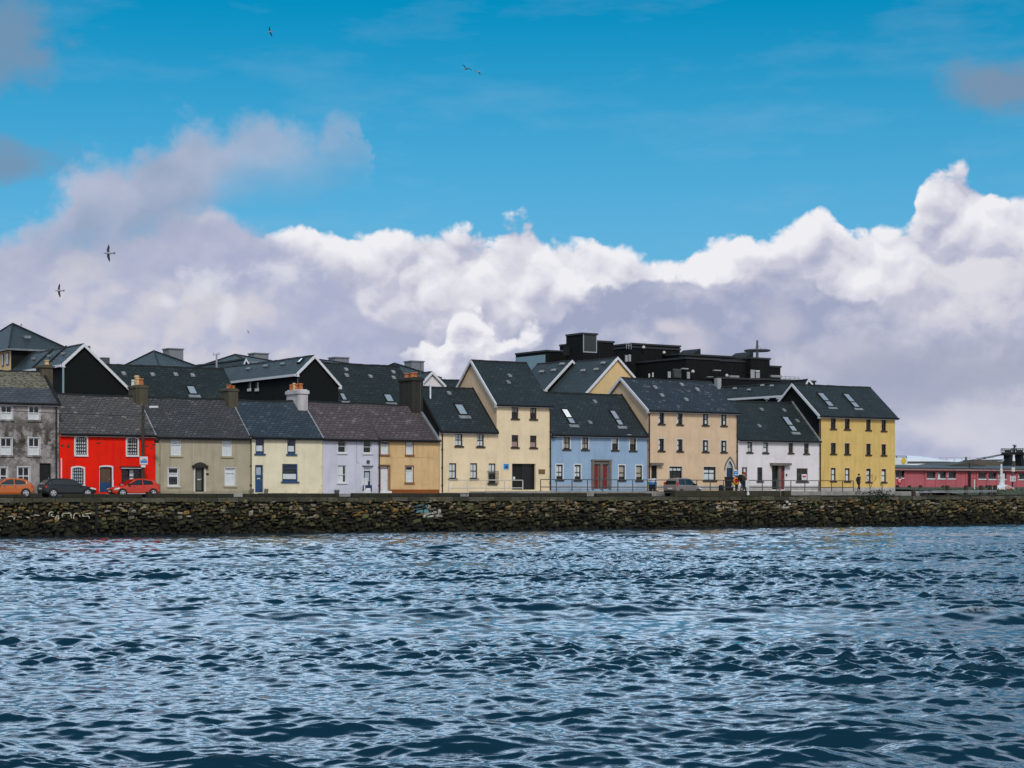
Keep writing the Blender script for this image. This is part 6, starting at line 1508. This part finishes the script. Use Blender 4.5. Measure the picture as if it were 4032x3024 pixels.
for i in range(7):
    x0 = a_ + (b_ - a_) * i / 7; x1 = x0 + (b_ - a_) / 14; zf = lambda x: P0[1][2] + (P0[2][2] - P0[1][2]) * max(0, (x - P0[1][0])) / (P0[2][0] - P0[1][0]) - (max(0, P0[1][0] - x) * .42) - .04
    m.faces([(x0, v - .012, zb), (x1, v - .012, zb), (x1, v - .012, zf(x1)), (x0, v - .012, zf(x0))], [(0, 1, 2, 3)])
m.build('stripes', P_red2, t)

# timber post and rail barrier
bt = thing('timber_barrier', 'dark timber posts joined by double steel rails on the quay edge', 'barrier', (U(3610, -9), -9.3, ROAD))
posts = ((470, 905, 1032), (728, 905, 1030), (1002, 845, 1008), (1297, 845, 1022), (1535, 848, 1005), (1676, 842, 960), (1757, 842, 955))
pu = []
for x, yt, yb in posts:
    X = a4(x, 0)[0]; v = vw(U(X, -10)) + 1.1; u = U(X, v); zt = ZZ(a4(0, yt)[1], u, v); pu.append(u)
    m = MB(); m.box(u - .17, u + .17, v - .15, v + .15, ROAD - .1, zt - .05); m.faces([(u - .17, v - .15, zt - .05), (u + .17, v - .15, zt - .05), (u + .17, v + .15, zt - .05), (u - .17, v + .15, zt - .05), (u, v, zt + .03)], [(0, 1, 4), (1, 2, 4), (2, 3, 4), (3, 0, 4)]); m.build('post', P_wood, bt)
for y in (932, 952):
    u0, u1 = pu[0], pu[-1]; v0, v1 = vw(u0) + .9, vw(u1) + .9; z0_, z1_ = ZZ(a4(0, y + 8)[1], u0, v0), ZZ(a4(0, y - 4)[1], u1, v1)
    m = MB(); m.faces([(u0, v0, z0_ - .028), (u1, v1, z1_ - .028), (u1, v1, z1_ + .028), (u0, v0, z0_ + .028), (u0, v0 + .08, z0_ + .03), (u1, v1 + .08, z1_ + .03)], [(0, 1, 2, 3), (3, 2, 5, 4)]); m.build('rail', P_steel, bt)
for i, (x, yt) in enumerate(((215, 838), (405, 845), (582, 842), (935, 848), (1627, 842))):
    X = a4(x, 0)[0]; v = 6.0; u = U(X, v); zt = ZZ(a4(0, yt)[1], u, v); m = MB(); m.box(u - .15, u + .15, v - .15, v + .15, 0, zt - .08); m.lathe((u, v, zt - .08), [(.17, 0), (.12, .08), (0, .1)], 8)
    single(m, 'timber_stump', P_wood, ['dark stump at the corner of the ochre yellow house', 'short dark stump, second from the ochre yellow house', 'short dark stump, third from the ochre yellow house', 'short dark stump behind the middle of the steel rails', 'dark stump between the last barrier posts and the mast'][i], 'stump', (u, v, 0), 'timber stumps on the grass')

# bare shrub growing from the wall
def shrub(x, yb, yt, label, seed, spread=1.0):
    X, Y = a3(x, yb); v = vw(U(X, -9)) - .12; u = U(X, v); z = ZZ(Y, u, v); h = ZZ(a3(0, yt)[1], u, v) - z; q = random.Random(seed); m = MB()
    def grow(p, d, l, r_, n):
        e = p + d * l; m.tube(p, e, r_, 5, r2=r_ * .7)
        if n == 0: return
        for i in range(q.choice((2, 2, 3))):
            nd = (d + Vector((q.uniform(-.75, .75) * spread, q.uniform(-.4, .4), q.uniform(.05, .5)))).normalized(); grow(e if i else p + d * l * q.uniform(.6, 1), nd, l * q.uniform(.6, .85), r_ * .66, n - 1)
    t = thing('bare_shrub', label, 'shrub', (u, v, z))
    grow(Vector((u, v, z)), Vector((.05, 0, 1)), h * .34, .05, 4); m.build('branches', plain('bare_twigs', (.10, .065, .035), .9), t)
    m = MB()
    for i in range(260):
        a, c, b = q.gauss(0, .9), q.uniform(-.25, .1), q.uniform(-.7, .35); s = q.uniform(.05, .13); p = Vector((u + a, v + c, z + b)); d1 = Vector((q.uniform(-1, 1), q.uniform(-1, 1), q.uniform(-1, 1))).normalized() * s; d2 = d1.orthogonal() * q.uniform(.6, 1)
        m.poly([p - d1, p + d2, p + d1, p - d2])
    m.build('leaves', plain('ivy_leaf', (.020, .030, .012), .8, var=.5, scale=9), t)
shrub(1935, 640, 300, 'bare twiggy shrub sprouting from the sea wall below the ochre yellow house', 5)
shrub(2110, 600, 440, 'small thin sapling right of the bare shrub on the wall', 9, .4)

# ------------------------------------------------------------------ gulls
def gull(x, y, span_px, heading, bank, flap, label, dist=None):
    """gull in flight: one skinned mesh of body and two bent wings"""
    px = span_px * 1.8228; d = 1.25 * F / px if dist is None else dist; X, Y = x * 1.8228, y * 1.8228
    loc = Vector(((X - CX) / F * d, d, (YH - Y) / F * d))
    m = MB(); st = [(-.30, .012, 0), (-.20, .055, 0), (-.05, .085, -.005), (.12, .075, 0), (.22, .052, .012), (.29, .045, .02), (.35, .02, .015), (.39, .006, .008)]
    n = 8; P = []
    for sx, r_, dz in st: P += [(sx, r_ * math.cos(2 * math.pi * i / n), dz + r_ * .85 * math.sin(2 * math.pi * i / n)) for i in range(n)]
    m.faces(P, [(j * n + i, j * n + (i + 1) % n, (j + 1) * n + (i + 1) % n, (j + 1) * n + i) for j in range(len(st) - 1) for i in range(n)])
    m.faces([(-.24, .03, .0), (-.24, -.03, 0), (-.44, -.09, .0), (-.46, 0, 0), (-.44, .09, 0), (-.24, 0, .025)], [(0, 5, 1, 2, 3, 4), (0, 4, 3, 2, 1)])
    e = bpy.data.objects.new('gull', None); COL.objects.link(e); e.location = loc; e.rotation_euler = Euler((bank, 0, heading), 'XYZ'); ORG[e.name] = (0, 0, 0)
    tag(e, label, 'gull', 'gulls flying in the sky')
    m.build('body', P_gull, e, True)
    for s in (1, -1):
        w = MB(); sec = [(.0, .13, .10, 0), (.20, .155, .09, .22), (.42, .12, .055, .30), (.60, .02, .02, .20)]
        rows = []
        for yy, ch, th, up in sec:
            le = .10 - (0 if yy < .25 else (yy - .25) * .45) + (yy * .25 if yy < .25 else .05); z = up * flap if yy < .3 else up * flap * .8
            rows.append([(le, s * (yy + .02), z), (le - ch * .5, s * (yy + .02), z + th * .24), (le - ch * 1.25, s * (yy + .02), z), (le - ch * .5, s * (yy + .02), z - th * .06)])
        V = [p for r_ in rows for p in r_]; w.faces(V, [(i * 4 + j, i * 4 + (j + 1) % 4, (i + 1) * 4 + (j + 1) % 4, (i + 1) * 4 + j) for i in range(3) for j in range(4)] + [(12, 13, 14, 15)]); w.build('wing', P_gullw, e)
gull(235, 547, 38, math.pi, math.radians(78), .1, 'larger gull with wings spread, left, above the other near gull')
gull(128, 628, 31, math.pi, math.radians(80), .5, 'gull with wings held back, lowest of the two large ones at left')
gull(583, 69, 24, math.radians(150), math.radians(62), .6, 'lone gull near the top of the sky, banking')
gull(1007, 149, 28, math.radians(115), math.radians(24), .8, 'left gull of the pair high in the middle of the sky')
gull(1034, 155, 26, math.radians(50), math.radians(38), -.6, 'right gull of the pair high in the middle, wings drooping')
gull(536, 717, 10, math.radians(150), math.radians(60), .5, 'small gull just above the roofs, above the receding wing')
gull(46, 702, 10, math.radians(200), math.radians(35), .2, 'small pale gull beside the pyramid roof')
gull(392, 480, 4, math.radians(160), .4, .3, 'speck of a far gull against the grey cloud, upper')
gull(318, 514, 5, math.radians(120), .4, .3, 'speck of a far gull against the grey cloud, right of the larger gull')
gull(571, 515, 4, math.radians(40), .4, .3, 'speck of a far gull at the edge of the white cloud')
# ------------------------------------------------------------------ water: one wind-chopped surface, finer towards the near shore
def build_water():
    rs = np.random.RandomState(11)
    rows = [15.0]
    while rows[-1] < 214: rows.append(rows[-1] + min(max(rows[-1] ** 2 / 16000, .03), .11 if rows[-1] < 105 else .17))
    Y = np.array(rows); nc = 1200
    t = np.linspace(-1, 1, nc); t = .5 * t + .5 * t ** 3
    X = t[None, :] * (15.0 + .40 * Y)[:, None]; Yg = np.repeat(Y[:, None], nc, 1)
    sp = np.maximum(np.gradient(Y), (15 + .40 * Y) * 1.2 / nc)[:, None]           # local spacing
    Z = np.zeros_like(X); DX = np.zeros_like(X); DY = np.zeros_like(X)
    # gust patches: the short ripples come and go
    def low(sx, sy, n, seed):
        q = np.random.RandomState(seed); f = np.zeros_like(X)
        for _ in range(n):
            a = q.uniform(0, 2 * np.pi); k = q.uniform(.6, 1.6); f += np.sin(X * k / sx * np.cos(a) + Yg * k / sy * np.sin(a) + q.uniform(0, 6.28))
        return f / math.sqrt(n / 2)
    gust = np.clip(1.05 + .46 * low(8, 3, 8, 3), .6, 1.8); group = np.clip(1 + .55 * low(5, 4, 6, 5), .2, 2.3)
    lam = np.exp(np.linspace(np.log(.13), np.log(6.5), 108))
    for L in lam:
        k = 2 * np.pi / L
        s = float(np.interp(math.log(L), [math.log(q) for q in (.13, .32, .5, .9, 1.4, 2.5, 4, 6.5)], (.070, .072, .054, .034, .026, .021, .015, .009)))    # slope carried by this wave
        s *= rs.uniform(.6, 1.4); a = s / k
        th = math.radians(-97) + rs.normal(0, .48 if L < 1.5 else .42)                  # runs towards the eye, a little to the left
        dx, dy = math.cos(th), math.sin(th); ph = rs.uniform(0, 6.283)
        fade = np.clip((L / sp - 2.0) / 2.0, 0, 1); m = (gust if L < 1.1 else group) * fade
        p = k * (X * dx + Yg * dy) + ph
        c = np.cos(p); sn = np.sin(p)
        Z += m * a * c; q = .75 * a * m * sn
        DX -= q * dx; DY -= q * dy
    # calmer close under the wall
    co = np.stack([X + DX, Yg + DY, SEA + Z], -1)
    u = X * cT + (Yg - D0) * sT; v = -X * sT + (Yg - D0) * cT
    off = (-6.3 + (u + 50) * (-4.7 / 109)) - v
    calm = np.clip(off / 13, .22, 1)
    co[..., 2] = SEA + Z * calm; co[..., 0] = X + DX * calm; co[..., 1] = Yg + DY * calm
    nr = len(Y); idx = np.arange(nr * nc).reshape(nr, nc)
    f = np.stack([idx[:-1, :-1], idx[:-1, 1:], idx[1:, 1:], idx[1:, :-1]], -1)
    keep = off[:-1, :-1] > -1.5
    f = f[keep].reshape(-1, 4)
    me = bpy.data.meshes.new('water'); nv = nr * nc
    me.vertices.add(nv); me.vertices.foreach_set('co', co.reshape(-1).astype(np.float32))
    me.loops.add(len(f) * 4); me.loops.foreach_set('vertex_index', f.reshape(-1).astype(np.int32))
    me.polygons.add(len(f)); me.polygons.foreach_set('loop_start', np.arange(len(f), dtype=np.int32) * 4)
    me.polygons.foreach_set('use_smooth', np.ones(len(f), bool)); me.update(calc_edges=True)
    # foam where the steepest crests break
    zz = Z / (Z.std() + 1e-6); br = np.clip((zz - 2.6) * 1.2, 0, 1) * np.clip(low(9, 8, 5, 17) - .9, 0, 1)
    at_ = me.attributes.new('foam', 'FLOAT', 'POINT'); at_.data.foreach_set('value', br.reshape(-1).astype(np.float32))
    o = bpy.data.objects.new('water', me); COL.objects.link(o); o['kind'] = 'structure'
    mt, t, b = newmat('sea_water')
    g = texco(t); x, y, z = xyz(t, g)
    n1 = noise(t, vec(t, x * 1.0, y * 1.5, z), 5.5, 3, .6); n2 = noise(t, vec(t, x, y * 1.4, z), 17, 2, .6)
    at_n = t.nodes.new('ShaderNodeAttribute'); at_n.attribute_name = 'foam'
    fo = S(t, at_n.outputs['Fac']) * noise(t, g, 9, 4, .7).lrp(.42, .6, 0, 1)
    put(t, b.inputs['Base Color'], mixc(t, fo, (.006, .028, .046), (.75, .78, .8)))
    put(t, b.inputs['Roughness'], fo.lrp(0, .6, .05, .8)); b.inputs['IOR'].default_value = 1.36
    bump(t, b, n1 * 1.0 + n2 * .4, .25, .02)
    me.materials.append(mt)
build_water()

# ------------------------------------------------------------------ sky: daylight with banks of cumulus, laid out by compass bearing and height
SUN_EL, SUN_AZ = math.radians(42), math.radians(170)     # azimuth from +Y towards +X: behind the eye, to the right
def build_world():
    w = bpy.data.worlds.new('World'); scene.world = w; w.use_nodes = True
    t = w.node_tree; bg = t.nodes['Background']
    sk = t.nodes.new('ShaderNodeTexSky'); sk.sky_type = 'NISHITA'; sk.sun_disc = False
    sk.sun_elevation = SUN_EL; sk.sun_rotation = SUN_AZ; sk.altitude = 0; sk.air_density = 1.0; sk.dust_density = .4; sk.ozone_density = 2.5
    d = texco(t, 'Generated'); dx, dy, dz = xyz(t, d)
    az = dx.op('ARCTAN2', dy); el = dz.op('ARCSINE')
    px = az * 40.0; py = el * 40.0                # 1 unit = 1.43 degrees
    blue = mixc(t, 1.0, S(t, sk.outputs[0]), SKY_TINT, 'MULTIPLY')
    hs = t.nodes.new('ShaderNodeHueSaturation'); hs.inputs['Saturation'].default_value = SKY_SAT; t.links.new(blue.k, hs.inputs['Color'])
    col = mixc(t, 1.0, S(t, hs.outputs[0]), (SKY_K,) * 3, 'MULTIPLY')
    col = mixc(t, (1.0 - el.step(.09, .27)) * .62, col, (.205, .43, .725))
    def crv(x, pts):
        n = t.nodes.new('ShaderNodeFloatCurve'); c = n.mapping.curves[0]
        P = [((a + 400) / 3012, (1062 - b) / 1100) for a, b in pts]
        c.points[0].location = P[0]; c.points[1].location = P[-1]
        for p in P[1:-1]: c.points.new(*p)
        n.mapping.use_clip = False; n.mapping.update()
        put(t, n.inputs['Value'], (x * 100.0 + 1506.0) / 3012.0); return S(t, n.outputs[0]) * 11.0
    def nz(x, y, seed, sc, det=4, ro=.55): return noise(t, vec(t, x, y, seed), sc, det, ro)
    def puff(x, y, seed, sc=.8, det=4.0, ro=.52):
        a = nz(x, y, seed + 3.1, 1.1, 3) - .5; b = nz(x, y, seed + 7.7, 1.1, 3) - .5
        return 1.0 - voro(t, vec(t, x + a * .8, y * 1.15 + b * .8, seed), sc, det, ro)
    wx = px + (nz(px, py, 1.5, .55, 3) - .5) * 1.2
    fine = nz(px, py, 5.5, 1.9, 6, .58) - .5
    broad = nz(px, py * 1.25, 8.8, .36, 4, .5)
    soft = nz(px, py * 1.6, 14.2, .8, 5, .55)
    E1 = puff(px, py, 2.0, .56, 4.5, .55); E2 = puff(px, py, 21.0, .62, 4.0, .58)          # outlines
    H1 = puff(px, py, 2.0, .56, 1.4, .4); H1u = puff(px - .12, py + .30, 2.0, .56, 1.4, .4)  # rounded volumes
    H2 = puff(px, py, 21.0, .55, 1.0, .4); H2u = puff(px - .10, py + .36, 21.0, .55, 1.0, .4)
    E1u = puff(px - .07, py + .16, 2.0, .56, 4.5, .55); E2u = puff(px - .07, py + .16, 21.0, .62, 4.0, .58)
    WHITE, PALE, LILAC = (.86, .855, .90), (.59, .59, .70), (.41, .44, .59)
    col = mixc(t, nz(px * .6, py * 2.2, 41.0, .5, 6, .6).lrp(.5, .8, 0, .11).clamp(), col, (.55, .62, .74))
    # far white bank
    A = crv(wx, [(-400, 560), (0, 545), (100, 530), (240, 500), (420, 470), (570, 472), (700, 464), (800, 468), (1000, 474), (1080, 468), (1140, 452), (1200, 482), (1340, 490), (1420, 512), (1490, 532), (1510, 516), (1590, 478), (1640, 492), (1700, 472), (1780, 446), (1840, 472), (1880, 440), (1930, 454), (1960, 424), (1990, 376), (2040, 342), (2090, 366), (2130, 382), (2212, 392), (2612, 380)])
    gA = A + (E1 - .50) * .70 + fine * .20 - py
    lit = gA.lrp(.1, 2.4, .98, .36) + (H1 - H1u) * .9 + (E1 - E1u) * .4 + (broad - .5) * .9 - px.step(7.6, 9.4) * .22
    cA = mixc(t, lit.lrp(.30, .62, 0, 1).clamp(), LILAC, mixc(t, lit.lrp(.55, .92, 0, 1).clamp(), PALE, WHITE))
    col = mixc(t, gA.step(-.05, .16), col, cA)
    # bright low billows in the middle
    K = crv(wx, [(-400, 1100), (760, 1000), (840, 790), (870, 715), (900, 694), (950, 716), (985, 660), (1025, 640), (1060, 668), (1100, 690), (1140, 664), (1190, 684), (1240, 650), (1290, 660), (1400, 690), (1600, 900), (2612, 1100)])
    gK = K + (E2 - .5) * .55 + fine * .2 - py
    lK = gK.lrp(.0, 1.3, 1.0, .25) + (H2 - H2u) * .9 + (E2 - E2u) * .9 + (broad - .5) * .8
    col = mixc(t, gK.step(-.04, .14), col, mixc(t, lK.lrp(.2, .6, 0, 1).clamp(), LILAC, mixc(t, lK.lrp(.5, .95, 0, 1).clamp(), PALE, WHITE)))
    # near lilac bank on the right
    B = crv(wx, [(-400, 1100), (880, 930), (980, 800), (1060, 740), (1150, 694), (1225, 640), (1260, 612), (1330, 566), (1400, 552), (1480, 548), (1550, 565), (1600, 548), (1680, 522), (1730, 548), (1790, 596), (1850, 628), (1900, 612), (1960, 566), (2010, 535), (2080, 528), (2212, 500), (2612, 450)])
    gB = B + (E2 - .50) * .60 + fine * .26 - py
    litB = .16 + (H2 - H2u) * 1.1 + (E2 - E2u) * .5 + (broad - .5) * 2.2 + (soft - .5) * .6 + px.lrp(6.4, 10.0, .0, .36)
    cB = mixc(t, litB.lrp(.0, .55, 0, 1).clamp(), (.345, .385, .545), mixc(t, litB.lrp(.5, 1.0, 0, 1).clamp(), (.55, .555, .675), (.72, .71, .77)))
    col = mixc(t, gB.step(-.04, .20), col, cB)
    for cx, cy, rx, ry, k in ((3.9, 3.1, .8, .6, .6), (5.6, 3.6, .8, .8, .5), (7.4, 2.9, 1.3, .6, .55), (3.45, 3.55, .5, .22, .8)):
        ex = (px - cx) / rx; ey = (py - cy) / ry; r2 = (ex * ex + ey * ey).op('SQRT') + (soft - .5) * 1.6 + fine * .9
        col = mixc(t, (1.0 - r2.step(.1, 1.05)) * k, col, (.66, .63, .70))
    # lower left mass, its right shoulder falling from the blue to the roofs
    Dc = crv(wx, [(-400, 500), (0, 512), (200, 490), (330, 455), (440, 425), (520, 455), (600, 490), (680, 530), (740, 565), (790, 640), (860, 700), (960, 760), (1060, 840), (1300, 960), (2612, 1100)])
    gD = Dc + (E1 - .5) * .45 + fine * .35 + (soft - .5) * .3 - py
    litD = (H1 - H1u) * 1.0 + (E1 - E1u) * .6 + (broad - .47) * 2.6 + (soft - .5) * .7 + .22 + px.lrp(-11, -6, .35, .0)
    cD = mixc(t, litD.lrp(.0, .6, 0, 1).clamp(), (.41, .44, .61), mixc(t, litD.lrp(.5, 1.0, 0, 1).clamp(), (.50, .52, .66), (.63, .615, .68)))
    col = mixc(t, gD.step(-.06, .40), col, cD)
    for cx, cy, rx, ry in ((-6.5, 4.45, .75, .50), (-6.1, 3.75, .28, .6), (-4.9, 4.75, 1.0, .42), (-7.4, 4.0, .4, .25)):
        ex = (px - cx) / rx; ey = (py - cy) / ry; r2 = (ex * ex + ey * ey).op('SQRT') + (soft - .5) * 1.5 + fine * 1.3
        col = mixc(t, (1.0 - r2.step(.15, 1.0)) * .62, col, (.80, .80, .85))
    # grey violet cloud drifting above it
    wx2 = px + (nz(px, py, 33.3, .9, 5, .6) - .5) * 2.0
    C1 = crv(wx2, [(-400, 520), (40, 490), (100, 425), (160, 378), (240, 320), (272, 328), (310, 292), (370, 268), (420, 236), (480, 248), (540, 232), (620, 230), (690, 246), (722, 222), (752, 190), (778, 205), (790, 270), (800, 330), (840, 420), (1000, 700), (2612, 1100)])
    C0 = crv(wx, [(-400, 640), (100, 600), (300, 560), (440, 500), (520, 430), (600, 408), (700, 396), (790, 380), (1000, 500), (2612, 1100)])
    gC = C1 + (E2 - .5) * .50 + fine * .24 - py; bC = py - C0 + (soft - .5) * .9
    litC = gC.lrp(.0, 1.9, .80, .05) + (H2 - H2u) * .6 + (broad - .5) * 1.3
    cC = mixc(t, litC.lrp(.1, 1.0, 0, 1).clamp(), (.33, .385, .53), (.57, .57, .69))
    al = (gC + fine * .5 + (soft - .5) * .8 * px.lrp(-7, -4, .2, 1).clamp()).step(-.16, .75) * bC.step(-.6, .9) * px.lrp(-7.0, -3.2, .96, .42).clamp()
    col = mixc(t, al * .96, col, cC)
    # stray grey scraps
    for cx, cy, rx, ry, k in ((-10.7, 9.35, 1.7, 1.5, .85), (-11.2, 6.9, 1.8, .7, .85), (10.5, 8.35, 1.5, .75, .95), (13.5, 8.2, 2.2, 1.1, .8)):
        ex = (px - cx) / rx; ey = (py - cy) / ry; r2 = (ex * ex + ey * ey).op('SQRT') + (soft - .5) * 1.5 + fine * .6
        col = mixc(t, (1.0 - r2.step(.25, 1.05)) * k, col, (.185, .29, .43))
    # low grey veil at the right, pale again under it
    veil = (py - 2.35 + (soft - .5) * .9).op('ABSOLUTE'); vk = (1.0 - veil.step(.25, 1.35)) * px.step(3.0, 8.5)
    col = mixc(t, vk * .85, col, (.36, .39, .52))
    for cx, cy, rx, ry, k in ((10.3, 1.5, 2.1, .75, .75), (8.4, 3.9, .9, 1.0, .35)):
        ex = (px - cx) / rx; ey = (py - cy) / ry; r2 = (ex * ex + ey * ey).op('SQRT') + (soft - .5) * 1.2 + fine * .6
        col = mixc(t, (1.0 - r2.step(.3, 1.0)) * k, col, (.66, .65, .72))
    lowk = (1.0 - py.step(.1, 2.8))
    col = mixc(t, lowk * (soft.lrp(.3, .7, .35, .75)), col, (.42, .46, .63))
    # unseen cloud: added bright band in front, broken cover behind lighting the terrace softly
    cov = nz(dx * 9.0, dy * 9.0, dz * 13.0, .33, 5, .55)
    band = el.step(.26, .31) * (1.0 - el.step(.46, .78)) * (dy * 1.0).step(-.2, .2)      # added bright cloud band, out of view, so the water reflects brighter
    col = mixc(t, band * cov.step(.39, .57), col, ADDED_GLOW)
    back = (dy * -1.0).step(-.1, .25)
    col = mixc(t, back * cov.step(.42, .58) * .9, col, OVER)
    t.links.new(col.k, bg.inputs['Color']); bg.inputs['Strength'].default_value = WORLD
    w.cycles.sampling_method = 'MANUAL'; w.cycles.sample_map_resolution = 1024
SKY_TINT, SKY_SAT, SKY_K, WORLD, OVER, ADDED_GLOW = (.40, .95, 1.02), 1.22, .088, 1.0, (.9, .91, .95), (1.85, 2.45, 3.15)
build_world()

sun = bpy.data.lights.new('sun', 'SUN'); sun.energy = 1.9; sun.angle = math.radians(10); sun.color = (1.0, .96, .90)
so = bpy.data.objects.new('sun', sun); COL.objects.link(so)
sd_ = Vector((math.sin(SUN_AZ) * math.cos(SUN_EL), math.cos(SUN_AZ) * math.cos(SUN_EL), math.sin(SUN_EL)))
so.rotation_euler = (-sd_).to_track_quat('-Z', 'Y').to_euler()

cam = bpy.data.cameras.new('camera'); cam.sensor_width = 36; cam.lens = 36 * F / 4032; cam.shift_y = (YH - 1512) / 4032
cam.clip_start = .5; cam.clip_end = 6000
co = bpy.data.objects.new('camera', cam); COL.objects.link(co); co.rotation_euler = (math.radians(90), 0, 0)
scene.camera = co
scene.view_settings.view_transform = 'Standard'; scene.view_settings.look = 'None'; scene.view_settings.exposure = 0.0; scene.view_settings.gamma = 1.0
scene.render.engine = 'CYCLES'
scene.cycles.max_bounces = 6; scene.cycles.transparent_max_bounces = 8; scene.cycles.caustics_reflective = False; scene.cycles.caustics_refractive = False
